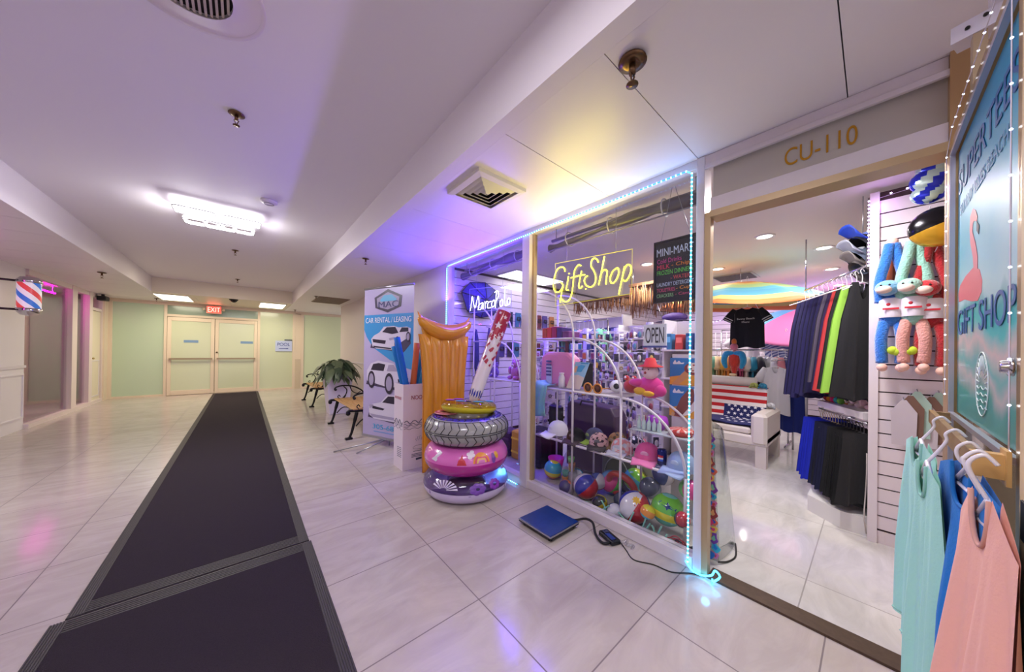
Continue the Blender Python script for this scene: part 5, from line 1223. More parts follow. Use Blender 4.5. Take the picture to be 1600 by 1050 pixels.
# lit troffer above the left window
g = thing('ceiling_troffer', 'lit white troffer in the shop ceiling above the left window display', 'ceiling light', (3.55, 3.65, 2.5), 'ceiling troffers')
MB().box(3.0, 4.1, 3.40, 3.90, 2.488, 2.499).build('troffer_frame', WHITE, g)
MB().box(3.03, 4.07, 3.43, 3.87, 2.480, 2.488).build('diffuser', M((250, 248, 255), .4, emit=2.6), g)
# ================================================================== SHOP INTERIOR
# ---- downlights
for k, (x, y, l) in enumerate(((3.98, .73, 'round lit downlight in the shop ceiling, nearest of the row in the doorway'), (4.87, .37, 'round lit downlight, second in the row seen through the doorway'), (6.15, .39, 'round lit downlight, third in the row seen through the doorway'), (7.63, .40, 'round lit downlight farthest back in the row seen through the doorway'), (5.04, 1.44, 'round lit downlight beside the door jamb above the umbrella'), (4.1, 2.0, 'round lit downlight behind the large window'))):
    g = thing('downlight', l, 'ceiling light', (x, y, 2.5), 'shop downlights')
    b = MB(); b.lathe([(.062, 2.499), (.064, 2.492), (.085, 2.490), (.088, 2.4995)], (x, y, 0), seg=28); b.build('trim_ring', M((225, 220, 220), .3), g)
    b = MB(); b.lathe([(0, 2.493), (.062, 2.4935), (.062, 2.4985)], (x, y, 0), seg=24); b.build('lens', M((255, 250, 240), .4, emit=5), g)
g = thing('ceiling_vent', 'grey louvred air vent in the shop ceiling above the umbrella', 'air vent', (5.75, 1.40, 2.5))
MB().box(5.52, 6.02, 1.15, 1.68, 2.490, 2.499).build('vent_frame', M((200, 190, 188), .5), g)
b = MB()
for k in range(9): b.box(5.55+.05*k, 5.575+.05*k, 1.18, 1.65, 2.484, 2.490)
b.build('vent_slats', M((110, 98, 96), .5), g)

# ---- garments
def garment(o, ang, w, h, col, kind='tee', seed=0, name='shirt', label=None, cat='shirt', group=None, hanger=(235, 232, 236), flare=1.0, t=.03, rough=.85, hem=None, parts=None, real=True, droop=0, hook=.10):
    """o = neck point (under the hook); the garment lies in the vertical plane with horizontal direction ang"""
    o = Vector(o); u = Vector((math.cos(ang), math.sin(ang), 0)); n = Vector((-u.y, u.x, 0)); rn = random.Random(seed)
    g = thing(name, label, cat, (o.x, o.y, o.z-h), group)
    ph = rn.uniform(0, 6); fq = rn.uniform(3.2, 5.0)
    sw = w*.42
    def side(s_):
        def f(a, v):
            q = (a-.5)*2                      # -1..1
            if kind in ('tank', 'dress', 'swim'):
                strap = .34+.30*min(1, v/.30) if v < .30 else .64+.36*(v-.30)/.70*flare
                wid = w/2*(strap if kind != 'swim' else (.34+.5*math.sin(min(1, v*1.3)*PI*.5)))
                zt = -(.0 if abs(q) > .40 else (.13 if s_ > 0 else .07)*math.sqrt(max(0, 1-(q/.40)**2)))
            elif kind == 'pants' or kind == 'shorts':
                wid = w/2*(.78+.30*v); zt = 0
            else:
                wid = w/2*(.72+.28*min(1, v*6) if v < .17 else 1.0-.12*min(1, (v-.17)/.1)+.06*v*flare)
                zt = -(.16*abs(q)**1.4*(1-min(1, v*4)) * .35)-(0 if abs(q) > .3 else (.10 if s_ > 0 else .035)*math.sqrt(max(0, 1-(q/.3)**2)))*(1-min(1, v*3))
            z = zt*(1-v)-h*v+(.012*math.sin(q*6+ph) if v > .97 else 0)
            th = t*(.25+.75*math.sin(min(1, v*2+.1)*PI/2))*math.sqrt(max(0, 1-q*q*.96))
            fold = .014*math.sin(q*fq*1.7+ph+v*1.2)*v+.006*math.sin(q*fq*4+ph*2)*v
            return o+u*(q*wid)+n*(s_*th+fold+droop*v)+Vector((0, 0, z))
        return f
    b = MB(); b.grid(side(1), 22, 16); fr = side(-1); b.grid(lambda a, v: fr(1-a, v), 22, 16)
    if kind == 'tee':
        for s_ in (-1, 1):
            p0 = o+u*(s_*w*.33)+Vector((0, 0, -.035)); p1 = o+u*(s_*(w*.56))+Vector((0, 0, -h*.34))
            b.tube([p0, p0.lerp(p1, .5)+Vector((0, 0, .01)), p1], [.035, .05, .062], 10)
    nm = {'pants': 'trouser_fabric', 'shorts': 'shorts_fabric', 'dress': 'dress_fabric', 'swim': 'swimsuit_fabric'}.get(kind, 'shirt_fabric')
    mt = col if not isinstance(col, tuple) else M(col, rough, sheen=.15, bump=.15, bscale=200)
    b.build(nm, mt, g)
    if kind == 'dress':
        fr2 = side(-1); b = MB(); b.tube([fr2(.30+.40*k/12, .012)-n*.003 for k in range(13)], .0035, 5); b.build('neck_piping', M((190, 180, 210), .7), g)
    if hanger:
        b = MB(); s2 = w*.36
        b.tube([o+u*(-s2)+Vector((0, 0, -.045)), o+Vector((0, 0, -.0)), o+u*s2+Vector((0, 0, -.045))], .005, 5)
        b.tube(spl([o, o+Vector((0, 0, hook*.5)), o+u*.012+Vector((0, 0, hook*.85)), o+Vector((0, 0, hook)), o-u*.014+Vector((0, 0, hook*.8))]), .0028, 5)
        b.build('hanger', M(hanger, .4), g)
    return g, o, u, n

# ---- dresses on the wall rail right of the doorway
RP0 = Vector((3.46, .03, 1.97)); rd = Vector((.902, .431, 0)); rp = math.atan2(rd.y, rd.x)+PI/2
g = thing('clothes_rail', 'chrome wall rail carrying navy dresses behind the slatwall partition', 'clothes rail', (3.9, .3, 1.9))
b = MB(); b.cyl(RP0, RP0+rd*1.02, .009, seg=8); b.build('rail_bar', CHROME, g)
b = MB(); b.cyl(RP0+rd*.02, RP0+Vector((.02, 0, .50)), .006, seg=6); b.cyl(RP0+rd*1.0, RP0+rd*1.0+Vector((0, 0, .52)), .006, seg=6); b.build('rail_bracket', CHROME, g)
NAVY = (36, 30, 84)
seq = [(1.00, NAVY, 'dress', .95, 'navy blue strappy dress, leftmost on the rail'), (.91, (34, 28, 78), 'dress', .95, 'navy blue strappy dress in the row on the rail'), (.82, NAVY, 'dress', .96, 'navy blue strappy dress in the row on the rail'), (.73, (38, 32, 88), 'dress', .93, 'navy blue strappy dress in the row on the rail'),
       (.64, (32, 26, 76), 'dress', .94, 'navy blue strappy dress in the row on the rail'), (.55, (36, 30, 80), 'dress', .90, 'navy blue strappy dress in the row on the rail'), (.47, (104, 92, 112), 'dress', .78, 'grey mauve dress between the navy dresses and the red one'), (.40, (34, 28, 74), 'dress', .86, 'navy dress between the grey and the red garments'),
       (.33, (205, 60, 62), 'dress', .86, 'bright red dress on the rail'), (.27, (26, 26, 32), 'dress', .84, 'black dress between the red and the lime one'), (.20, (160, 215, 80), 'dress', .86, 'lime green panelled dress on the rail'), (.14, (34, 36, 42), 'swim', .90, 'black swimsuit in front of the lime dress'), (.07, (20, 20, 24), 'dress', .88, 'black dress nearest the slatwall partition')]
for k, (s_, c, kd, h, lab) in enumerate(seq):
    garment(RP0+rd*s_+Vector((0, 0, -.11)), rp+.25, .40 if kd == 'dress' else .26, h, c, kd, k, 'dress' if kd == 'dress' else 'swimsuit', lab, 'dress' if kd == 'dress' else 'swimsuit', 'garments on the wall rail', (238, 232, 236), 1.0)
# ---- shelf with shorts under it
S0 = Vector((3.46, .03, .86)); 
g = thing('long_shelf', 'white shelf board above the hanging shorts', 'shelf', (3.8, .25, .86))
b = MB(); sd = Vector((-rd.y, rd.x, 0))
b.obar(S0+Vector((.10, -.16, .0)), S0+rd*.68+Vector((.10, -.16, 0)), .40, .05, up=(0, 0, 1)); b.build('shelf_board', M((230, 222, 224), .4), g)
b = MB(); b.cyl(S0+Vector((0, 0, -.05)), S0+rd*.70+Vector((0, 0, -.05)), .008, seg=8); b.build('hang_rail', CHROME, g)
b = MB(); b.obar(S0+rd*.68+Vector((.12, -.2, 0)), S0+rd*.68+Vector((.12, -.2, -.86)), .03, .03); b.obar(S0+rd*.02+Vector((.2, -.2, 0)), S0+rd*.02+Vector((.2, -.2, -.86)), .03, .03); b.build('shelf_post', WHITE, g)
BLUs = (18, 40, 190); NVs = (20, 24, 66); BKs = (26, 26, 30)
for k in range(16):
    s_ = .68-.043*k; c = BLUs if k < 5 else (NVs if k < 10 else BKs)
    nm = ('royal blue', 'navy blue', 'black')[0 if k < 5 else (1 if k < 10 else 2)]
    lab = '%s sports shorts hanging under the white shelf' % nm
    if k == 0: lab = 'royal blue sports shorts with a white emblem, leftmost under the shelf'
    gg, o_, u_, n_ = garment(S0+rd*s_+Vector((0, 0, -.13)), rp+.22, .34, .53+.012*(k % 3), c, 'shorts', 40+k, 'shorts', lab, 'shorts', ('royal blue shorts', 'navy shorts', 'black shorts')[0 if k < 5 else (1 if k < 10 else 2)], (190, 170, 130) if k < 8 else (60, 58, 60), hook=.08, t=.018)
    if k == 0:
        b = MB(); q = o_-u_*0+u_*.11+Vector((0, 0, -.46))-n_*(-.0)
        for s2 in (-1, 1): b.ball(q+n_*s2*.02, (.006, .006, .02), nu=8, nv=6); b.ball(q+n_*s2*.02+Vector((0, 0, -.03)), (.012, .012, .010), nu=8, nv=6)
        b.build('emblem', M((220, 225, 245), .5), gg)
# toys on the shelf
for k, (s_, dx, c, r, lab) in enumerate(((.10, .10, (226, 180, 190), .07, 'pink plush seashell on the white shelf, nearest the partition'), (.22, .08, (235, 205, 205), .075, 'pale pink plush seashell in the middle of the white shelf'), (.16, .2, (228, 214, 200), .06, 'cream plush seashell behind the pink ones'), (.34, .08, (214, 196, 170), .05, 'tan plush starfish on the white shelf'))):
    g = thing('plush_shell', lab, 'plush toy', S0+rd*s_+Vector((dx, -.06, .03)), 'plush shells on the white shelf'); P = S0+rd*s_+Vector((dx, -.06, .026))
    b = MB()
    for j in range(7): a = -1.1+j*.37; b.ball(P+Vector((0, math.sin(a)*r*.7, r*.75+math.cos(a)*r*.45)), (r*.35, r*.30, r*.55), nu=10, nv=7)
    b.build('plush_body', M(c, .95, sheen=.4), g); b = MB(); b.ball(P+Vector((-.02, 0, r*.35)), (r*.4, r*.5, r*.32), nu=12, nv=8); b.build('shell_base', M(tuple(int(v*.92) for v in c), .9), g)
rn = random.Random(21)
for k in range(10):
    s_ = .40+.028*k; c = ((225, 50, 110), (120, 190, 60), (235, 150, 50), (60, 160, 170), (190, 60, 60))[k % 5]
    g = thing('soft_toy', '%s small soft toy on the left half of the white shelf' % ('pink', 'green', 'orange', 'teal', 'red')[k % 5], 'plush toy', S0+rd*s_+Vector((.04, -.08+.05*(k % 2), .03)), 'small soft toys on the white shelf'); P = g.location.copy(); P.z = .886
    b = MB(); b.ball(P+Vector((0, 0, .03)), (.022, .026, .03), nu=10, nv=7); b.ball(P+Vector((0, 0, .075)), .020, nu=10, nv=7); b.build('plush_body', M(c, .9), g)
# low white plinth below the shorts
g = thing('display_plinth', 'low glossy white plinth below the hanging shorts', 'plinth', (3.6, .15, 0))
b = MB(); b.prism([(3.44, .16), (3.62, .36), (4.3, .36), (4.3, -.5), (3.44, -.5)], (0, 0, 0), (1, 0, 0), (0, 1, 0), .13); b.build('plinth_box', M((222, 218, 218), .12), g)
tag(MB().tube(spl([(3.43, .03, .02), (3.40, .04, .15), (3.43, .035, .30), (3.41, .03, .45), (3.43, .03, .60)]), .004, 5).build('white_cable', M((200, 190, 185), .5)), 'thin pale cable running down the partition post', 'cable')

# ---- hats hanging by the partition
def hat_at(p, rz, tilt, crown, brim, label, s=1.0): return make_cap(p, rz, crown, brim, label, 'caps hanging beside the partition', s, tilt)
hat_at((3.50, .07, 2.10), 2.6, (-.5, -.9), (22, 22, 28), (30, 70, 190), 'black cap with a bright blue brim hanging beside the partition top', 1.15)
hat_at((3.58, .09, 2.02), 2.6, (-.5, -.9), (90, 100, 120), (170, 175, 190), 'grey cap hanging under the blue brimmed one', 1.1)
hat_at((3.62, .08, 1.95), 2.6, (-.5, -.9), (110, 104, 104), (130, 124, 120), 'taupe cap at the bottom of the hanging cap row', 1.05)
tag(MB().cyl((3.5, .06, 2.20), (3.5, .06, 2.499), .003, seg=5).build('hanging_wire', STEEL), 'thin wire hanging from the ceiling above the caps', 'wire')

# ---- plush monkeys on the partition
def furry(c, k=0): return M(c, .95, sheen=.6, noise=.35, nscale=40, bump=.8, bscale=90)
def monkey(y, z, x, c, c2, label, s=1.0, shirt=(232, 226, 238), mark=(200, 40, 60), c3=None):
    g = thing('plush_monkey', label, 'plush toy', (x, y, z-.40*s), 'long armed plush monkeys on the slatwall'); P = Vector((x, y, z))
    def q(a, h, d=0): return P+Vector((-d*s, -a*s, h*s))
    b = MB(); b.ball(q(0, 0, .0), (.05*s, .062*s, .115*s))
    b.tube(spl([q(-.05, .05), q(-.055, .18, .02), q(-.03, .32, .02), q(-.01, .44, .01)]), .027*s, 10); b.tube(spl([q(.05, .05), q(.055, .18, .01), q(.03, .32, .0), q(.01, .44, -.0)]), .027*s, 10)
    b.build('arms_and_trunk', furry(c if c3 is None else c3), g); b = MB(); b.tube(spl([q(-.03, -.08), q(-.045, -.20, .02), q(-.04, -.36, .01)]), .029*s, 10); b.tube(spl([q(.03, -.08), q(.045, -.20, .02), q(.04, -.36, .01)]), .029*s, 10); b.build('plush_body', furry(c), g)
    b = MB(); b.ball(q(-.02, .14, .055), (.05*s, .056*s, .052*s)); b.build('head', furry(c2), g)
    b = MB(); b.ball(q(-.035, .125, .10), (.025*s, .036*s, .026*s), nu=12, nv=8); b.build('muzzle', M((232, 205, 195), .9), g)
    b = MB()
    for sx in (-1, 1): b.ball(q(-.03+sx*.018, .155, .100), .006*s, nu=8, nv=5)
    b.build('eye', BLK, g)
    b = MB(); b.lathe([(.056*s, -.055*s), (.066*s, -.01*s), (.062*s, .06*s), (.045*s, .075*s)], P, seg=20); b.build('tiny_shirt', M(shirt, .8), g)
    if mark: b = MB(); b.ball(q(-.015, .03, .063), (.003, .010*s, .010*s), nu=8, nv=5); b.obar(q(-.04, .0, .068), q(.03, .0, .068), .003, .012*s); b.build('shirt_print', M(mark, .6), g)
    b = MB()
    for sx in (-1, 1): b.ball(q(sx*.04, -.39, .025), (.035*s, .026*s, .028*s), nu=10, nv=7)
    b.build('foot', M((235, 190, 175), .9), g)
    b = MB(); b.ball(q(0, .455), (.022*s, .030*s, .028*s), nu=10, nv=7); b.build('hand', M((235, 195, 180), .9), g)
    MB().cyl((3.377, y, z+.45*s), (x, y, z+.46*s), .004, seg=6).build('wall_hook', STEEL, g)
monkey(-.075, 1.62, 3.30, (40, 120, 215), (120, 180, 225), 'bright blue long armed plush monkey in a white shirt', 1.0)
monkey(-.165, 1.62, 3.28, (225, 160, 150), (170, 215, 200), 'pastel tie dye long armed plush monkey in a white shirt', .98, c3=(150, 205, 190))
monkey(-.235, 1.60, 3.30, (175, 20, 35), (200, 30, 45), 'red long armed plush monkey, mostly behind the door frame', .98)
tag(MB().rbox(3.35, 3.375, -.09, -.035, 1.70, 2.02, .01).build('orange_pouch', M((215, 110, 60), .6)), 'orange pouch hanging behind the blue monkey', 'pouch')
b = MB()
for k, c in enumerate(range(5)): b.ball((3.27, -.16+.02*k, 1.345-.008*(k % 2)), (.03, .026, .028), nu=10, nv=7)
tag(b.build('flower_lei', M((190, 215, 60), .9)), 'lime green flower garland under the pastel monkey', 'garland')
# foil balloons
g = thing('foil_balloon', 'blue and silver swirled foil balloon at the top of the partition', 'balloon', (3.18, -.235, 2.20), 'foil balloons')
b = MB()
for k, (z, r, m) in enumerate(((2.46, .075, 0), (2.39, .09, 1), (2.31, .075, 0))): b.ball((3.18, -.235+.01*k, z), (r*.6, r, r*.85), m, nu=24, nv=14, mf=lambda u, v, m=m: (m+int((u*7+v*3) % 2)) % 2)
b.build('foil_skin', [M((50, 60, 205), .15, .7), M((190, 215, 215), .2, .6)], g); MB().cyl((3.18, -.22, 2.23), (3.37, -.22, 2.22), .002, seg=4).build('ribbon', M((220, 220, 230), .4), g)
g = thing('foil_balloon', 'black, gold and teal foil balloon above the red monkey', 'balloon', (3.16, -.235, 2.0), 'foil balloons')
b = MB(); b.ball((3.16, -.25, 2.09), (.07, .12, .12), 0, nu=24, nv=16, mf=lambda u, v: 0 if v < .5 else (1 if u < .55 else 2), rot=Matrix.Rotation(-.35, 3, 'X')); b.build('foil_skin', [M((26, 24, 30), .2, .6), M((215, 165, 50), .2, .6), M((60, 150, 150), .2, .6)], g); MB().cyl((3.16, -.25, 1.98), (3.37, -.24, 1.95), .002, seg=4).build('ribbon', M((220, 220, 230), .4), g)
# small star lights on the partition top
b = MB(); pts = [(3.37, .03, 1.95+.027*k) for k in range(18)]+[(3.37, .0-.07*k, 2.425+.006*k) for k in range(1, 6)]
for p in pts: b.ball(p, .006, nu=6, nv=4)
gl = thing('fairy_lights', 'violet fairy lights round the top corner of the slatwall partition', 'fairy lights', (3.37, 0, 2.2))
b.build('light_bulb', M((240, 215, 255), .3, emit=8), gl); MB().tube([pts[0], pts[17], pts[22]], .002, 4).build('wire', M((210, 190, 225), .5), gl)
point((3.33, -.02, 2.36), .35, (.6, .25, 1), .03)
# packages hanging on the partition behind the shirts
for k in range(7):
    y = -.13-.028*k; g = thing('packet', 'clear carded packet hanging on the partition behind the mint shirt', 'packet', (3.33, y, .62), 'clear carded packets')
    xx = 3.30+.009*k; b = MB(); b.prism([(-.05, 0), (.05, 0), (.055, .22), (.01, .30), (-.01, .30), (-.055, .22)], (xx, y, .72+.03*(k % 3)), (0, -1, 0), (0, 0, 1), .004); b.build('packet_bag', M(((200, 190, 200), (120, 90, 80), (170, 200, 190))[k % 3], .3), g)
    MB().cyl((3.295+.009*k, y, 1.02+.03*(k % 3)), (3.377, y, 1.03+.03*(k % 3)), .003, seg=5).build('peg_hook', STEEL, g)

# ---- sofa with flag towel
g = thing('sofa', 'cream upholstered sofa with block legs seen through the doorway', 'sofa', (5.0, 1.75, 0))
SOFA = M((218, 208, 198), .6)
b = MB(); b.rbox(4.48, 5.30, .78, 2.25, .24, .36, .02); b.build('seat_frame', SOFA, g)
b = MB(); b.rbox(4.46, 5.25, .78, .93, .26, .62, .03); b.build('armrest', SOFA, g)
b = MB(); b.rbox(4.46, 5.25, 2.10, 2.25, .26, .62, .03); b.build('armrest', SOFA, g)
b = MB(); b.rbox(5.05, 5.28, .93, 2.10, .36, .86, .04); b.build('backrest', SOFA, g)
b = MB(); b.rbox(4.50, 5.04, .94, 1.51, .36, .44, .02); b.build('seat_cushion', SOFA, g)
b = MB(); b.rbox(4.50, 5.04, 1.52, 2.09, .36, .44, .02); b.build('seat_cushion', SOFA, g)
for x in (4.49, 5.18):
    for y in (.79, 2.14): MB().box(x, x+.10, y, y+.10, 0, .25).build('leg', SOFA, g)
tag(MB().tube([(5.18, 1.02, .93), (5.18, 1.6, .935), (5.18, 2.05, .93)], .062, 18).build('rolled_blanket', M((232, 224, 222), .9)), 'rolled cream blanket lying on the sofa back', 'blanket')
g = thing('flag_towel', 'stars and stripes towel draped over the sofa back and seat', 'towel', (4.9, 1.3, .44))
FR = M((190, 36, 44), .9); FWt = M((232, 222, 222), .9); FB = M((34, 38, 96), .9)
YR, YL = .88, 1.95
def fs(u, v):   # v 0 top .. 1 front edge of the seat ; u 0 right .. 1 left
    y = YR+(YL-YR)*u; w = .006*math.sin(u*18)+.004*math.sin(v*25+u*4)
    if v < .08: return Vector((5.10-.6*v, y, .87+w*.3))
    if v < .66: q = (v-.08)/.58; return Vector((5.045-.10*q+w, y, .865-.40*q))
    q = (v-.66)/.34; return Vector((4.945-.42*q, y-.02*q, .462+.02*math.sin(q*PI)+w))
def fm(u, v):
    if v > .40 and u < .42: return 2
    if v > .68: return 2 if u < .55 else (0 if u < .62 else 1)
    return int(v/.68*10) % 2 if v < .68 else 1
b = MB(); b.grid(fs, 50, 60, mf=fm); fl = b.build('towel_cloth', [FR, FWt, FB], g, solid=.012)
for r_ in range(7):
    for c_ in range(6 if r_ % 2 == 0 else 5):
        u = .035+.066*c_+(.033 if r_ % 2 else 0); v = .435+.075*r_+(.03 if r_ > 3 else 0); q = fs(u, v)
        a = fs(u+.01, v)-q; e = q-fs(u, v+.01); a = -a.normalized(); e.normalize(); b = MB(); nn = a.cross(e).normalized()
        b.prism(star(.024), q+nn*.008, a, e, .002); b.build('printed_star', M((235, 232, 240), .9), g)
for k, (y, c, lab) in enumerate(((1.02, (190, 200, 110), 'small green plush turtle on the right end of the sofa back'), (.93, (60, 150, 190), 'small blue plush turtle on the right end of the sofa back'), (.85, (225, 225, 230), 'small white plush toy at the sofa corner'))):
    gg = thing('plush_turtle', lab, 'plush toy', (5.20, y, .86), 'small plush toys on the sofa back')
    z0 = .86 if y > .9 else .62
    gg.location.z = z0
    b = MB(); b.ball((5.06, y, z0+.04), (.045, .045, .035), nu=14, nv=8); b.build('shell', M(c, .9), gg); b = MB(); b.ball((5.0, y, z0+.045), .024, nu=10, nv=7)
    for s2 in (-1, 1): b.ball((5.04, y+s2*.04, z0+.015), (.025, .015, .012), nu=8, nv=5)
    b.build('head_and_flippers', M(tuple(int(v*.8) for v in c), .9), gg)

# ---- clothes racks behind the sofa
def crack(y0, y1, x, z, label):
    g = thing('clothes_rack', label, 'clothes rack', (x, (y0+y1)/2, 0)); 
    b = MB(); b.cyl((x, y0, z), (x, y1, z), .012, seg=10); b.build('rack_bar', CHROME, g)
    for y in (y0, y1):
        b = MB(); b.cyl((x, y, .02), (x, y, z), .012, seg=8); b.cyl((x-.25, y, .02), (x+.25, y, .02), .012, seg=8); b.build('rack_stand', CHROME, g)
crack(.80, 2.6, 5.95, 1.37, 'chrome clothes rack of hanging shirts right behind the sofa')
cols = [((30, 50, 130), 'royal blue'), ((225, 140, 150), 'salmon pink'), ((232, 228, 234), 'white'), ((232, 228, 234), 'white'), ((34, 30, 50), 'black'), ((30, 130, 165), 'teal'), ((225, 215, 205), 'cream'), ((215, 80, 140), 'hot pink'), ((230, 220, 200), 'ivory'), ((235, 150, 60), 'orange'), ((240, 190, 80), 'yellow'), ((232, 200, 150), 'peach'),
        ((120, 185, 150), 'mint'), ((90, 50, 60), 'maroon'), ((70, 90, 80), 'grey green'), ((36, 60, 130), 'navy'), ((130, 170, 215), 'sky blue'), ((175, 200, 225), 'pale blue'), ((60, 64, 70), 'charcoal'), ((220, 90, 100), 'coral red'), ((230, 226, 220), 'off white'), ((60, 120, 90), 'green')]
for k, (c, nm) in enumerate(cols):
    y = .84+.078*k
    garment((5.95, y, 1.28), .35 if k != 3 else 1.2, .46, .62 if k not in (2, 3) else .80, c, 'tee', 80+k, 'shirt', '%s shirt on the rack behind the sofa, hanger %s from its right end' % (nm, ('first', 'second', 'third', 'fourth', 'fifth', 'sixth', 'seventh', 'eighth', 'ninth', 'tenth', 'eleventh', 'twelfth')[k] if k < 12 else 'further') if k < 12 else '%s shirt on the left part of the rack behind the sofa' % nm, 'shirt', 'shirts on the rack behind the sofa', hook=.09)
garment(onX(1212, 572, 5.62), 1.35, .36, .66, (228, 226, 234), 'tee', 5, 'shirt', 'white shirt facing the doorway at the near end of the rack', 'shirt', hook=.09)
garment(onX(1234, 570, 5.72), 1.3, .36, .92, (24, 44, 130), 'tee', 6, 'shirt', 'long royal blue top beside the white shirt', 'shirt', hook=.09)
g = thing('rack_arm', 'chrome arm on a floor post holding the white and the blue shirt', 'rack arm', (5.5, .7, 0)); MB().cyl(onX(1205, 564, 5.60), onX(1240, 561, 5.74), .008, seg=6).build('arm_bar', CHROME, g); MB().cyl((onX(1240, 561, 5.74).x, onX(1240, 561, 5.74).y, 0), onX(1240, 561, 5.74), .012, seg=8).build('post', CHROME, g)
# black T-shirt hung high
TS = (26, 26, 38)
gt, o_, u_, n_ = garment((5.60, 1.22, 2.00), 1.75, .44, .60, TS, 'tee', 3, 'tshirt', 'black t-shirt with white script, hung high under the beach umbrella', 'shirt', hook=.45)
text('Sunny Beach', 'shirt_lettering', (5.54, 1.33, 1.80), (-.17*0, -1, 0), (0, 0, 1), .21, .035, M((230, 230, 235), .6), gt, .002); text('Miami', 'shirt_lettering', (5.54, 1.27, 1.76), (0, -1, 0), (0, 0, 1), .09, .025, M((230, 230, 235), .6), gt, .002)
b = MB()
for s_ in (-1, 1):
    for q in (.62, .74): p = o_+u_*(s_*.44*(.33+.23*q*1.25))+Vector((0, 0, -.035-(.60*.34-.035)*q*1.25)); d_ = (u_*s_*.101+Vector((0, 0, -.169))).normalized(); b.cyl(p-d_*.006, p+d_*.006, .066, seg=14)
b.build('sleeve_stripe', M((225, 225, 230), .7), gt)
# second row: hanging dark trousers by the jamb
for k in range(4): garment((7.0, 2.45+.11*k, 1.62), .9, .30, .95, ((20, 20, 24), (90, 100, 96), (24, 24, 28), (110, 116, 110))[k], 'pants', 200+k, 'trousers', ('black', 'grey', 'black', 'light grey')[k]+' trousers hung on the far rail beside the door jamb', 'trousers', 'trousers on the far rail', hook=.1)
crack(2.35, 3.0, 7.0, 1.72, 'chrome rack of trousers at the back of the shop')
# tie-dye swirl shirt, white top at the back
sw = bpy.data.materials.new('swirl'); sw.use_nodes = True; nt = sw.node_tree; tc = nt.nodes.new('ShaderNodeTexCoord'); wv = nt.nodes.new('ShaderNodeTexWave'); wv.wave_type = 'RINGS'; wv.inputs['Scale'].default_value = 7; wv.inputs['Distortion'].default_value = 6
nt.links.new(tc.outputs['Object'], wv.inputs['Vector']); cr = nt.nodes.new('ShaderNodeValToRGB'); cr.color_ramp.elements[0].color = C(50, 66, 150); cr.color_ramp.elements[1].color = C(205, 212, 232); nt.links.new(wv.outputs['Fac'], cr.inputs[0]); nt.links.new(cr.outputs[0], nt.nodes['Principled BSDF'].inputs['Base Color'])
garment((6.6, .92, 1.60), 1.55, .60, .55, sw, 'tee', 9, 'shirt', 'blue and white tie dye swirl shirt at the back of the shop', 'shirt', hook=.12)
garment((6.9, 1.55, 1.62), 1.55, .50, .50, (226, 218, 228), 'tee', 10, 'shirt', 'pale lilac shirt hung at the back right of the black t-shirt', 'shirt', hook=.12)
g = thing('clothes_rail', 'chrome rail at the back holding the tie dye and lilac shirts', 'clothes rail', (6.75, 1.2, 0)); MB().cyl((6.6, .5, 1.73), (6.9, 1.9, 1.75), .009, seg=6).build('rail_bar', CHROME, g)
for p in ((6.6, .5), (6.9, 1.9)): MB().cyl((p[0], p[1], 0), (p[0], p[1], 1.75), .012, seg=8).build('rail_post', CHROME, g)
# parrot plush
g = thing('plush_parrot', 'red plush parrot with blue wings and orange head hanging behind the sofa', 'plush toy', (5.55, 1.33, .95))
P = Vector((5.55, 1.36, 1.22))
b = MB(); b.ball(P+Vector((0, 0, 0)), (.06, .075, .14)); b.tube([P+Vector((0, 0, -.10)), P+Vector((0, 0, -.24))], [.05, .02], 10); b.build('body', furry((215, 60, 45)), g)
b = MB(); b.ball(P+Vector((-.02, 0, .19)), (.05, .052, .055)); b.build('head', furry((230, 130, 150)), g); b = MB(); b.ball(P+Vector((-.02, 0, .265)), (.030, .034, .05)); b.build('crest', furry((225, 120, 50)), g)
for s_ in (-1, 1): b = MB(); b.tube(spl([P+Vector((-.02, 0, .09)), P+Vector((-.03, s_*.09, .09)), P+Vector((-.04, s_*.12, -.02)), P+Vector((-.04, s_*.09, -.13))]), [.03, .032, .034, .036, .038, .040, .041, .042, .042, .042, .042, .042, .041, .040, .036, .032, .028, .024, .018], 10); b.build('wing', furry((30, 150, 205)), g)
b = MB(); b.ball(P+Vector((-.06, 0, -.22)), (.03, .05, .02)); b.build('foot', M((235, 205, 170), .9), g)
MB().cyl(P+Vector((0, 0, .34)), P+Vector((0, 0, 1.27)), .0015, seg=4).build('hanging_string', STEEL, g)
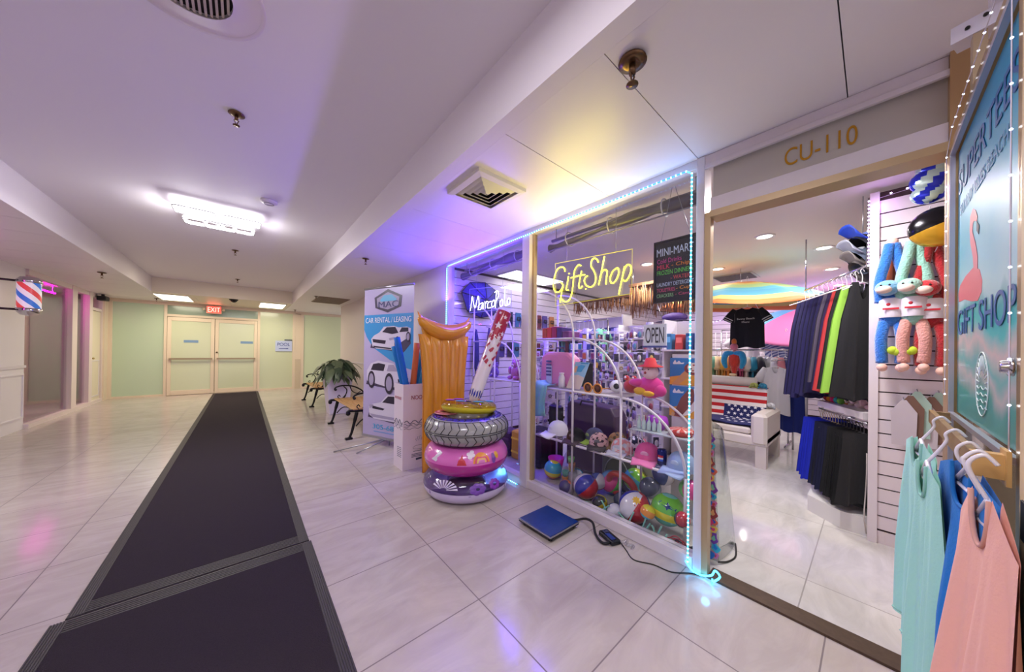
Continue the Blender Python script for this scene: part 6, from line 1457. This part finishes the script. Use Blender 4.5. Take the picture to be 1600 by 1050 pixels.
# ---- beach umbrellas
def umbrella(c, R, h, cols, label, tilt, sides=8, rings=10, gore=False):
    g = thing('beach_umbrella', label, 'umbrella', c, 'open beach umbrellas'); c = Vector(c); rot = Matrix.Rotation(tilt[0], 3, 'X') @ Matrix.Rotation(tilt[1], 3, 'Y')
    def f(u, v):
        a = u*2*PI; k = (u*sides) % 1; r = R*v*(1-.06*math.sin(PI*k)); z = h*(1-v**1.7)-.03*math.sin(PI*k)*v
        return c+rot @ Vector((r*math.cos(a), r*math.sin(a), z))
    mats = [M(q, .7) for q in cols]; n = len(cols)
    b = MB(); b.grid(f, sides*4, rings*2, mf=(lambda u, v: int(u*sides) % n) if gore else (lambda u, v: int(v*n*.999))); b.build('canopy', mats, g, solid=.003)
    b = MB()
    for k in range(sides): b.cyl(f(k/sides, .02)-Vector((0, 0, .01)), f(k/sides, 1)-Vector((0, 0, .006)), .004, seg=5)
    b.build('ribs', WHITE, g)
    b = MB()
    for k in range(sides): b.cyl(c+rot @ Vector((0, 0, h*.3)), f(k/sides, .5)-Vector((0, 0, .01)), .003, seg=5)
    b.build('stretchers', WHITE, g); b = MB(); b.cyl(c+rot @ Vector((0, 0, h+.02)), c+rot @ Vector((0, 0, h-.06)), .010, seg=10); b.build('pole', WHITE, g)
    return g
umbrella((5.25, 1.22, 1.965), 1.08, .34, [(150, 140, 130), (205, 130, 80), (205, 185, 110), (160, 185, 130), (90, 160, 180), (80, 145, 175), (195, 180, 110), (210, 115, 60)], 'open beach umbrella striped in orange, yellow and blue under the shop ceiling', (.04, -.06))
b = MB(); b.cyl((5.25, 1.22, 2.31), (5.25, 1.22, 2.499), .003, seg=6); tag(b.build('hanging_rod', STEEL), 'thin rod holding the striped beach umbrella to the ceiling', 'rod')
umbrella((7.3, .75, 1.72), 1.0, .42, [(90, 160, 215), (215, 110, 170), (90, 160, 215), (225, 120, 180)], 'blue and pink panelled beach umbrella at the back of the shop', (.1, -.3), gore=True)
MB_ = MB().cyl((7.3, .75, 0), (7.3, .75, 1.72), .02, seg=8).build('umbrella_stand', STEEL); tag(MB_, 'metal floor post under the blue and pink umbrella', 'stand')
# wire grid at the back, violet fairy lights
g = thing('wire_grid', 'white wire grid panel at the back left of the black t-shirt', 'grid panel', (7.6, 2.0, 1.3)); b = MB()
for k in range(14): b.cyl((7.6, 1.3+.1*k, .6), (7.6, 1.3+.1*k, 1.75), .004, seg=4)
for k in range(12): b.cyl((7.6, 1.3, .6+.1*k), (7.6, 2.6, .6+.1*k), .004, seg=4)
b.build('grid_wires', WHITE, g)
for y in (1.3, 2.6): MB().cyl((7.6, y, 0), (7.6, y, 1.8), .012, seg=6).build('grid_post', WHITE, g)
g = thing('fairy_lights', 'violet fairy lights along the top of the back slatwall', 'fairy lights', (8.9, 1.5, 2.1)); b = MB()
for k in range(60): b.ball((8.96, -.5+.075*k, 2.12+.02*math.sin(k*.7)), .010, nu=6, nv=4)
b.build('light_bulb', M((210, 190, 255), .3, emit=5), g); MB().tube([(8.97, -.5+.15*k, 2.12) for k in range(30)], .002, 4).build('wire', WHITE, g)
area((8.6, 1.7, 2.44), .2, 3, 8, (.5, .3, 1))

# ---- clutter seen through the large window
THA = [M((150, 100, 60), .9), M((120, 78, 50), .9), M((176, 128, 84), .9)]
def thatch(x, y0, y1, z0, z1, label, n, seed):
    rn = random.Random(seed); g = thing('grass_fringe', label, 'grass fringe', (x, (y0+y1)/2, z0)); b = MB()
    for k in range(n):
        y = y0+(y1-y0)*k/n+rn.uniform(-.01, .01); dz = rn.uniform(0, .12); dx = rn.uniform(-.03, .03)
        b.tube([(x+dx, y, z1), (x+dx*1.4, y+rn.uniform(-.012, .012), (z0+z1)/2), (x+dx*2, y+rn.uniform(-.03, .03), z0+dz)], [.006, .007, .003], 4, rn.randint(0, 2))
    o = b.build('grass_strands', THA, g, kind='stuff'); MB().box(x-.03, x+.03, y0, y1, z1-.02, z1+.02).build('header_board', M((120, 80, 50), .7), g)
    b = MB(); b.cyl((x, y0+.05, z1), (x, y0+.05, 2.499), .004, seg=5); b.cyl((x, y1-.05, z1), (x, y1-.05, 2.499), .004, seg=5); b.build('hanging_wire', STEEL, g)
thatch(4.2, 1.38, 2.30, 1.78, 2.26, 'light brown grass fringe hanging from the ceiling near the OPEN sign', 130, 1)
thatch(4.6, 2.45, 3.60, 1.95, 2.20, 'dark brown grass fringe hanging behind the yellow neon sign', 130, 2)
# spinner racks of small goods
def jewel(cols, seed): return None
def spinner(cx, cy, h, label, itemlab, palette, grp, rows=11, n=12, R=.20, kind=0, seed=1):
    g = thing('spinner_rack', label, 'display rack', (cx, cy, 0)); rn = random.Random(seed)
    b = MB(); b.cyl((cx, cy, .02), (cx, cy, h), .035, seg=12); b.lathe([(0, 0), (.22, 0), (.22, .02), (0, .03)], (cx, cy, 0), seg=24); b.build('rack_column', M((205, 196, 214), .4), g)
    b = MB()
    for r_ in range(rows+1): z = .30+(h-.35)*r_/rows; b.torus((cx, cy, z), R*.80, .004, nu=20, nv=4)
    for k in range(6): a = k*PI/3; b.cyl((cx, cy, h-.06), (cx+R*.8*math.cos(a), cy+R*.8*math.sin(a), h-.06), .004, seg=4)
    b.build('wire_ring', ROD, g)
    protos = []
    for r_ in range(rows):
        for k in range(n):
            a = 2*PI*k/n+(.26 if r_ % 2 else 0)
            # only the half of the rack that faces the windows is stocked
            if math.cos(a) > .35: continue
            z = .25+(h-.35)*(r_+.35)/rows; p = Vector((cx+R*math.cos(a), cy+R*math.sin(a), z)); ci = (r_*5+k*3) % len(palette)
            while len(protos) <= ci: protos.append(None)
            if protos[ci] is None:
                t = thing('souvenir', itemlab, 'souvenir', p, grp); t.rotation_euler = (0, 0, a)
                s_ = (h-.35)/rows
                b = MB(); b.T = Matrix.Translation(p)
                b.box(-.004, .0, -.026, .026, -.0, s_*.80); b.build('backing_card', M(((226, 218, 226), (190, 170, 190), (60, 54, 66))[ci % 3], .5), t)
                b = MB(); b.T = Matrix.Translation(p)
                if kind == 0: b.ball((.012, 0, s_*.35), (.012, .019, s_*.28), nu=10, nv=7)
                elif kind == 1: b.torus((.010, 0, s_*.38), .016, .005, nu=14, nv=6, rot=Matrix.Rotation(PI/2, 3, 'Y'))
                else: b.box(0, .018, -.020, .020, s_*.08, s_*.66)
                b.build('trinket', M(palette[ci], .4), t); protos[ci] = t
            else: dup(protos[ci], p, a)
SP1 = [(60, 60, 130), (150, 60, 90), (200, 190, 200), (40, 40, 60), (90, 140, 180), (200, 160, 80), (120, 90, 150), (220, 120, 140)]
spinner(3.15, 1.50, 1.62, 'white spinner rack of small souvenirs behind the OPEN sign', 'small carded souvenir on the spinner rack behind the OPEN sign', SP1, 'souvenirs on the spinner rack behind the OPEN sign', seed=1)
spinner(3.40, 2.02, 1.60, 'white spinner rack of keyrings in the middle of the large window', 'small carded keyring on the spinner rack in the middle of the window', [(200, 170, 90), (90, 90, 120), (190, 60, 70), (70, 110, 160), (160, 150, 160), (30, 30, 50), (120, 60, 110)], 'keyrings on the middle spinner rack', kind=1, seed=2)
spinner(3.45, 2.50, 1.62, 'white spinner rack of magnets behind the keyring rack', 'small boxed magnet on the spinner rack behind the keyring rack', [(60, 80, 160), (200, 90, 60), (220, 210, 210), (40, 130, 140), (150, 50, 110), (230, 180, 70)], 'magnets on the far spinner rack', kind=2, seed=3)
spinner(3.05, 2.85, 1.50, 'white spinner rack of bracelets left of the keyring rack', 'small carded bracelet on the spinner rack left in the large window', [(60, 50, 110), (120, 100, 150), (200, 190, 210), (180, 60, 100), (40, 40, 60)], 'bracelets on the left spinner rack', kind=1, seed=4)
# shelf units along the middle of the shop
def shelving(x, y0, y1, zs, label, seed, items, glab, grp, h=None, name='gondola_shelf'):
    g = thing(name, label, 'shelf unit', (x, (y0+y1)/2, 0)); h = h or zs[-1]+.35; rn = random.Random(seed)
    MB().box(x+.28, x+.30, y0, y1, 0, h).build('back_panel', M((215, 205, 215), .5), g)
    for y in (y0, y1-.02): MB().box(x, x+.28, y, y+.02, 0, h).build('side_panel', M((220, 212, 220), .5), g)
    for z in zs: MB().box(x-.02, x+.28, y0, y1, z-.015, z).build('shelf_board', M((222, 214, 222), .45), g)
    P = {}
    for z in zs:
        y = y0+.05
        while y < y1-.05:
            ci = rn.randrange(len(items)); kd, c, w, hh, nm = items[ci]
            p = Vector((x+.10, y+w/2, z))
            if ci not in P:
                t = thing(nm, glab % nm.replace('_', ' '), nm.replace('_', ' '), p, grp+' '+nm.replace('_', ' ')); b = MB(); b.T = Matrix.Translation(p)
                if kd == 'box': b.rbox(-.05, .05, -w*.42, w*.42, 0, hh, .004); b.build('box_body', M(c, .5), t); b = MB(); b.T = Matrix.Translation(p); b.box(-.052, -.05, -w*.3, w*.3, hh*.45, hh*.8); b.build('printed_label', M(tuple(min(255, v+70) for v in c), .5), t)
                elif kd == 'bottle': b.lathe([(0, 0), (w*.38, 0), (w*.40, hh*.6), (w*.15, hh*.78), (w*.15, hh*.9), (0, hh*.9)], seg=12); b.build('bottle_body', M(c, .3), t); b = MB(); b.T = Matrix.Translation(p); b.cyl((0, 0, hh*.9), (0, 0, hh), w*.17, seg=10); b.build('cap', M((230, 225, 225), .4), t)
                elif kd == 'plush': b.ball((0, 0, hh*.3), (w*.35, w*.4, hh*.3), nu=12, nv=8); b.ball((-.01, 0, hh*.72), (w*.3, w*.33, hh*.26), nu=12, nv=8); b.build('plush_body', M(c, .95, sheen=.4), t); b = MB(); b.T = Matrix.Translation(p); [b.ball((0, s2*w*.26, hh*.93), w*.12, nu=8, nv=5) for s2 in (-1, 1)]; b.build('ear', M(tuple(int(v*.8) for v in c), .9), t)
                elif kd == 'shoe': b.ball((-.03, 0, hh*.35), (.09, w*.40, hh*.42), nu=14, nv=8); b.ball((.04, 0, hh*.55), (.05, w*.36, hh*.45), nu=12, nv=8); b.build('shoe_upper', M(c, .6), t); b = MB(); b.T = Matrix.Translation(p); b.rbox(-.125, .10, -w*.42, w*.42, 0, hh*.16, .006); b.build('shoe_sole', M((232, 228, 228), .5), t)
                else: b.ball((0, 0, hh/2), hh/2, nu=14, nv=9); b.build('ball_skin', M(c, .4), t)
                P[ci] = t
            else: dup(P[ci], p)
            y += w*1.12+rn.uniform(0, .02)
IT1 = [('plush', (190, 60, 110), .11, .14, 'plush_toy'), ('box', (60, 60, 140), .09, .16, 'gift_box'), ('bottle', (200, 120, 60), .06, .17, 'lotion_bottle'), ('box', (210, 190, 200), .10, .12, 'gift_carton'), ('plush', (110, 80, 160), .12, .15, 'soft_bear'), ('box', (170, 40, 60), .08, .18, 'souvenir_box'), ('bottle', (60, 130, 160), .06, .18, 'sunscreen_bottle')]
shelving(4.55, 2.60, 3.75, (.30, .62, .94, 1.26, 1.56), 'white shelf unit of mixed gifts at the left rear of the window view', 5, IT1, '%s on the gift shelf unit at the left rear', 'gift shelf')
IT2 = [('shoe', (200, 190, 190), .10, .10, 'sneaker'), ('shoe', (50, 44, 56), .10, .10, 'black_shoe'), ('shoe', (170, 150, 120), .10, .09, 'canvas_shoe')]
shelving(4.05, 1.50, 2.40, (1.10, 1.30, 1.50), 'shelf unit of shoes under the grass fringe', 6, IT2, '%s on the shoe shelves under the grass fringe', 'shoe shelf', 1.70)
IT3 = [('bottle', (60, 40, 80), .05, .15, 'shampoo_bottle'), ('box', (200, 60, 60), .08, .14, 'snack_box'), ('box', (235, 190, 60), .08, .12, 'biscuit_box'), ('plush', (90, 60, 40), .10, .13, 'brown_plush'), ('box', (40, 110, 170), .07, .15, 'cereal_box'), ('bottle', (210, 200, 190), .05, .16, 'water_bottle')]
shelving(2.98, 1.00, 1.30, (.30, .56, .82, 1.08, 1.34), 'narrow white shelf unit of groceries behind the ice cream posters', 7, IT3, '%s on the grocery shelves behind the ice cream posters', 'grocery shelf', 1.62)
# hanging tops between the racks, white hangers in a row
for k in range(10):
    y = 2.60+.085*k; c = ((120, 200, 170), (60, 66, 150), (205, 200, 214), (150, 90, 160), (220, 160, 170), (70, 130, 170), (90, 84, 110), (215, 120, 110))[k % 8]
    garment((4.0, y, 1.66), .2, .40, .50, c, 'tee', 300+k, 'shirt', '%s top on the row of white hangers behind the neon sign' % ('mint', 'indigo', 'pale grey', 'violet', 'pink', 'steel blue', 'slate', 'coral')[k % 8], 'shirt', 'tops behind the neon sign', hook=.12)
crack(2.52, 3.45, 4.0, 1.78, 'chrome rack of coloured tops behind the yellow neon sign')
g = thing('display_hat_row', 'dark violet feathered hat on the shoe shelves right of the grass fringe', 'hat', (4.2, 1.6, 1.70)); b = MB(); b.ball((4.2, 1.68, 1.76), (.10, .16, .07)); b.build('hat_crown', M((70, 40, 110), .7), g); b = MB(); b.ball((4.2, 1.68, 1.715), (.14, .24, .012)); b.build('hat_brim', M((50, 30, 70), .7), g)
# ================================================================== DOORWAY RIGHT SIDE
YL_ = -.185
BRASS = M((186, 156, 110), .3, .75); ALU = M((196, 192, 204), .3, .6)
door = thing('glass_door', 'open glass door with a brass frame and a pink flamingo poster', 'door', (1.6, -.2, 0))
b = MB(); b.box(1.125, 1.165, -.225, -.185, .01, 2.11); b.box(1.965, 2.035, -.225, -.185, .01, 2.11); b.box(1.165, 1.965, -.225, -.185, 2.06, 2.11); b.box(1.165, 1.965, -.225, -.185, .01, .20); b.build('door_frame', BRASS, door)
b = MB(); b.box(1.955, 1.965, -.19, -.178, .20, 2.06); b.box(1.165, 1.955, -.19, -.178, 2.045, 2.06); b.box(1.165, 1.955, -.19, -.178, 1.095, 1.11); b.build('inner_bead', ALU, door)
MB().box(1.165, 1.965, -.207, -.203, .20, 2.06).build('door_glass', GLASS, door)
# poster: sea and sky with a flamingo
pm = bpy.data.materials.new('sea_print'); pm.use_nodes = True; nt = pm.node_tree; B = nt.nodes['Principled BSDF']; B.inputs['Roughness'].default_value = .35
ge = nt.nodes.new('ShaderNodeNewGeometry'); sp = nt.nodes.new('ShaderNodeSeparateXYZ'); nt.links.new(ge.outputs['Position'], sp.inputs[0])
nz = nt.nodes.new('ShaderNodeTexNoise'); nz.inputs['Scale'].default_value = 4; nz.inputs['Detail'].default_value = 5; nt.links.new(ge.outputs['Position'], nz.inputs['Vector'])
ad = nt.nodes.new('ShaderNodeMath'); ad.operation = 'MULTIPLY_ADD'; ad.inputs[1].default_value = .22; nt.links.new(nz.outputs['Fac'], ad.inputs[0]); nt.links.new(sp.outputs['Z'], ad.inputs[2])
mr = nt.nodes.new('ShaderNodeMapRange'); mr.inputs['From Min'].default_value = 1.20; mr.inputs['From Max'].default_value = 2.20; nt.links.new(ad.outputs[0], mr.inputs['Value'])
cr = nt.nodes.new('ShaderNodeValToRGB'); e = cr.color_ramp.elements; e[0].position = 0; e[0].color = C(44, 130, 120); e[1].position = 1; e[1].color = C(30, 130, 175)
for p, c in ((.10, (50, 150, 140)), (.16, (190, 180, 178)), (.20, (100, 175, 170)), (.26, (215, 190, 185)), (.31, (60, 190, 185)), (.36, (40, 165, 165)), (.40, (176, 214, 218)), (.62, (96, 190, 212)), (.85, (30, 150, 192))): q = e.new(p); q.color = C(*c)
nt.links.new(mr.outputs[0], cr.inputs[0]); nt.links.new(cr.outputs[0], B.inputs['Base Color'])
po = MB().box(1.167, 1.955, -.200, -.196, 1.112, 2.044).build('poster', pm, door)
def dt(s_, px0, py0, px1, h, c, lab=None):
    p0 = onY(px0, py0, -.194); p1 = onY(px1, py0, -.194)
    return p0, p1
LB = M((52, 98, 160), .4); LB2 = M((96, 150, 190), .4)
text('SUPERTEES', 'poster_lettering', (1.93, -.1955, 1.88), (-1, 0, 0), (0, 0, 1), .72, .085, LB, po, .0008)
text('SUNNY ISLES BEACH', 'poster_lettering', (1.90, -.1955, 1.80), (-1, 0, 0), (0, 0, 1), .60, .038, LB2, po, .0008)
text('GIFT SHOP', 'poster_lettering', (1.93, -.1955, 1.385), (-1, 0, 0), (0, 0, 1), .70, .085, LB, po, .0008)
def dpoly(pts, c, nm, o=0):
    b = MB(); b.prism([onp(p) for p in pts], (0, -.1958+.0004*o, 0), (1, 0, 0), (0, 0, 1), -.0005 if False else .0005); return b.build(nm, M(c, .4), po)
def onp(p): q = onY(p[0], p[1], -.195); return (q.x, q.z)
FL = (228, 110, 120)
dpoly([(1521, 417), (1530, 421), (1534, 438), (1533, 456), (1527, 470), (1517, 471), (1507, 468), (1498, 472), (1497, 460), (1500, 446), (1508, 432)], FL, 'flamingo_body', 1)
dpoly([(1520, 326), (1524, 328), (1527, 338), (1526, 346), (1522, 345), (1520, 349), (1519, 362), (1524, 380), (1527, 400), (1527, 420), (1521, 420), (1520, 402), (1516, 380), (1515, 360), (1516, 338)], (232, 125, 135), 'flamingo_neck', 2)
dpoly([(1526, 345), (1530, 352), (1529, 366), (1526, 360)], (60, 50, 70), 'flamingo_beak', 3)
# round wave and sun mark
b = MB(); cx_, cz_, rx_, rz_ = 1.545, 1.235, .075, .088
def pt(a, r): return Vector((cx_+rx_*r*math.cos(a), -.1945, cz_+rz_*r*math.sin(a)))
b.tube([pt(2*PI*k/30, 1) for k in range(30)], .0013, 5, closed=True)
for k in range(13): a = .1+k*(PI-.2)/12; b.tube([pt(a, .45), pt(a, .9)], .0011, 4)
for j in range(4): b.tube([pt(PI, 1)*0+Vector((cx_-rx_*.8+.12*k/12*1.0, -.1945, cz_-.018*(j+.6)+.004*math.sin(k*1.1))) for k in range(13)], .0011, 4)
b.build('round_logo', M((225, 240, 240), .5), po, label='white round sun and wave mark')
# knob / lock
g2 = MB().lathe([(0, 0), (.019, 0), (.019, .006), (.013, .008), (.012, .015), (0, .016)], (1.185, -.185, 1.29), 'Y', 24).build('door_lock', CHROME, door)
# closer plate
b = MB(); b.obar((1.70, -.160, 2.31), (1.66, -.30, 2.31), .065, .05); b.box(1.66, 1.70, -.26, -.22, 2.33, 2.484); b.build('closer_channel', M((225, 222, 236), .3, .3), door, label='white drilled metal channel at the top')
b = MB()
for k in range(4): b.cyl((1.662-.008*k, -.18-.03*k, 2.31+.012*(k % 2)), (1.655-.008*k, -.18-.03*k, 2.31+.012*(k % 2)), .005, seg=8)
b.build('channel_hole', BLK, door); MB().box(1.66, 1.70, -.215, -.19, 2.11, 2.29).build('closer_arm', M((190, 170, 140), .4, .5), door)
# star lights round the poster
pts = [Vector((1.172, -.1785, 1.12+.093*k)) for k in range(11)]+[Vector((1.25+.07*k, -.175, 2.118)) for k in range(10)]+[Vector((1.975, -.172, 2.05-.055*k)) for k in range(17)]
g = thing('fairy_lights', 'blue white fairy lights strung round the flamingo poster', 'fairy lights', (1.17, -.17, 1.12))
b = MB(); [b.ball(p, .0024, nu=8, nv=5) for p in pts]; b.build('light_bulb', M((215, 225, 255), .3, emit=9), g)
b = MB(); b.tube(pts, .0012, 4); b.build('wire', M((225, 220, 235), .4), g)
# wooden post in front of the free edge
g = thing('wooden_post', 'cream wooden door post at the right edge of the frame', 'post', (1.0, -.25, 0))
b = MB(); b.box(.93, 1.065, -.34, -.172, 0, 2.47); b.build('post_board', M((222, 196, 150), .5, noise=.12, nscale=3), g, bevel=.006); b = MB(); b.box(1.065, 1.085, -.34, -.178, 0, 2.47); b.build('edge_moulding', M((206, 178, 132), .45), g)
b = MB(); b.rbox(.99, 1.04, -.173, -.1695, .99, 1.06, .001); b.build('black_switch', BLK, g)
# ---- bar with shirts
g = thing('display_bar', 'flat brown wooden bar fixed along the glass door, carrying shirts', 'clothes rail', (1.55, -.13, 1.1))
b = MB(); b.obar((1.94, -.140, 1.088), (1.165, -.140, 1.088), .012, .045); b.build('bar_board', M((150, 116, 66), .45, noise=.2, nscale=12), g)
b = MB(); b.obar((1.17, -.178, 1.088), (1.17, -.134, 1.088), .026, .050); b.obar((1.145, -.175, 1.088), (1.195, -.175, 1.088), .006, .070); b.build('bar_bracket', M((210, 168, 104), .45), g); b = MB(); b.obar((1.92, -.18, 1.088), (1.92, -.134, 1.088), .018, .04); b.build('bar_bracket', M((150, 120, 80), .45), g)
def doorshirt(p0, p1, ztop, h, col, label, kind, hook_pt, seed, tag_=True, flare=1.0, neck=.5, tilt=.0):
    hook_pt = ((Vector(p0).x+Vector(p1).x)/2, -.14, 1.095)
    p0 = Vector(p0); p1 = Vector(p1); u = (p1-p0); w = u.length; u.normalize(); n = Vector((u.y, -u.x, 0))
    if n.y < 0: n = -n
    g = thing('sleeveless_shirt' if kind == 'tank' else 'summer_dress', label, 'shirt' if kind == 'tank' else 'dress', (p0.x+u.x*w/2, p0.y+u.y*w/2, ztop-h), 'tops on the door bar')
    def f(s_):
        def q(a, v):
            x = (a-neck)*2
            sl = .12*max(0, abs(x)-.30) if kind == 'dress' else .05*abs(x)
            nw_ = .34; nk = (0 if abs(x) > nw_ else (.105 if s_ > 0 else .045)*math.sqrt(1-(x/nw_)**2))
            wid = w*(.90+.16*min(1, v*3.2)) if kind == 'tank' else w*(.92+.40*v*flare)
            arm = .10*math.sin(min(1, v*4)*PI)*(.12 if kind == 'tank' else 0)
            zz = ztop-(sl+nk)*(1-v)**2-h*v
            fold = (.012*math.sin(x*7+seed)+.007*math.sin(x*17+seed*2))*min(1, v*1.6)
            return p0+u*(w/2+x*wid/2)+n*(s_*.014*math.sqrt(max(0, 1-x*x*.97))*(.4+v)+fold)+Vector((0, tilt*v, zz))
        return q
    b = MB(); b.grid(f(1), 34, 22); r = f(-1); b.grid(lambda a, v: r(1-a, v), 34, 22); mt = M(col, .85, sheen=.05, bump=.12, bscale=160); b.build('fabric', mt, g)
    q = f(1); dk = M(tuple(int(c*.86) for c in col), .85)
    b = MB(); b.tube([q(neck-.17+.34*k/14, .012)+n*.002+Vector((0, 0, .002)) for k in range(15)], .004, 6); b.build('neck_binding', dk, g)
    b = MB(); b.tube([q(k/24, .985)+n*.0015 for k in range(25)], .0025, 5); b.build('hem_stitch', dk, g)
    if tag_: c = q(neck, .02); b = MB(); b.obar(c+Vector((0, 0, .035))-n*.012, c+Vector((0, 0, .0))-n*.010, .03, .002, up=(0, 1, 0)); b.build('care_label', M((225, 230, 240), .5), g)
    hp = Vector(hook_pt); b = MB(); s2 = w*.20; nk_ = p0+u*w/2-n*.002; nk_.z = ztop-.005
    nk_.z = ztop-.03; b.tube([nk_-u*s2+Vector((0, 0, -.04)), nk_+Vector((0, 0, .012)), nk_+u*s2+Vector((0, 0, -.04))], .005, 7); b.tube([nk_-u*s2+Vector((0, 0, -.04)), nk_+u*s2+Vector((0, 0, -.045))], .0035, 6)
    b.tube(spl([nk_+Vector((0, 0, .01)), hp+Vector((0, .016, -.01)), hp+Vector((0, .016, .012)), hp+Vector((0, .0, .026)), hp+Vector((0, -.014, .010))]), .0036, 7); b.build('hanger', M((238, 234, 240), .35), g)
    return g
doorshirt((1.82, -.076, 0), (1.48, -.120, 0), 1.06, .66, (176, 236, 220), 'mint green sleeveless top, leftmost on the door bar', 'tank', (1.66, -.14, 1.10), 1)
doorshirt((1.52, -.078, 0), (1.27, -.108, 0), 1.045, .84, (172, 234, 216), 'longer mint green top hanging in front of the first one', 'tank', (1.46, -.14, 1.10), 3.6, False)
doorshirt((1.41, -.114, 0), (1.02, -.156, 0), 1.085, .58, (8, 122, 205), 'bright blue tank top between the mint and coral ones', 'tank', (1.30, -.14, 1.10), 2.4)
doorshirt((1.21, -.126, 0), (.95, -.158, 0), 1.055, .70, (250, 188, 168), 'coral pink dress with a scooped neck, nearest the camera', 'dress', (1.10, -.155, 1.10), 5.0, flare=1.0, neck=.5, tilt=.030)
doorshirt((1.16, -.160, 0), (1.08, -.166, 0), 1.0, .30, (22, 34, 120), 'dark blue garment behind the coral dress', 'tank', (1.13, -.165, 1.08), 6.0, False)
# ---- standee of stickers leaning just inside the doorway
g = thing('sticker_display', 'leaning sheet of colourful stickers in clear film just inside the door jamb', 'display sheet', (2.38, .63, 0))
Q0, Q1, Q2, Q3 = Vector((2.25, .625, .015)), Vector((2.56, .610, .015)), Vector((2.44, .655, .80)), Vector((2.27, .672, .88)); S1, S2 = Vector((2.24, .76, .015)), Vector((2.26, .76, .88))
def qd(u, v): return Q0.lerp(Q1, u).lerp(Q3.lerp(Q2, u), v)
b = MB(); b.grid(lambda u, v: qd(u, v)+Vector((0, -.010*math.sin(u*PI), 0)), 8, 8); b.build('clear_film', clear_mat('film', (.86, .90, .88), .22, .1), g, solid=.002)
b = MB(); b.grid(lambda u, v: S1.lerp(Q0, u).lerp(S2.lerp(Q3, u), v), 4, 8); bk = b.build('backing_sheet', M((190, 180, 170), .5), g, solid=.003)
cl_ = [(205, 120, 170), (40, 120, 200), (60, 180, 200), (200, 60, 60), (120, 60, 160), (230, 170, 110), (240, 200, 90), (40, 90, 180), (225, 110, 80), (220, 60, 120), (150, 60, 60), (120, 190, 150)]
rn = random.Random(9); nrm = (Q1-Q0).cross(Q3-Q0).normalized()
if nrm.y > 0: nrm = -nrm
for k in range(30):
    v = .04+.90*(k//2)/15; u = .12+.26*(k % 2)+rn.uniform(-.04, .04); c = S1.lerp(Q0, 1-u).lerp(S2.lerp(Q3, 1-u), v)+Vector((-.005, 0, 0)); a_ = Vector((0, -1, 0)); e_ = (Q3-Q0).normalized(); r = rn.uniform(.022, .036)
    pts = [(r*(1+.35*math.sin(3*t+k))*math.cos(t)*.8, r*(1+.35*math.cos(2*t+k))*math.sin(t)) for t in [2*PI*i/14 for i in range(14)]]
    b = MB(); b.prism(pts, c, a_, e_, .0015); b.build('sticker', M(cl_[k % 12], .4), bk)
    b = MB(); b.prism([(p[0]*.45, p[1]*.45) for p in pts], c+Vector((-.002, 0, 0)), a_, e_, .0015); b.build('sticker_detail', M(cl_[(k*5+3) % 12], .4), bk) if k % 2 == 0 else None
b = MB(); b.tube(spl([Q0, (2.32, .59, .006), (2.42, .575, .006), Q1]), .005, 6); b.build('black_edge', BLK, g)
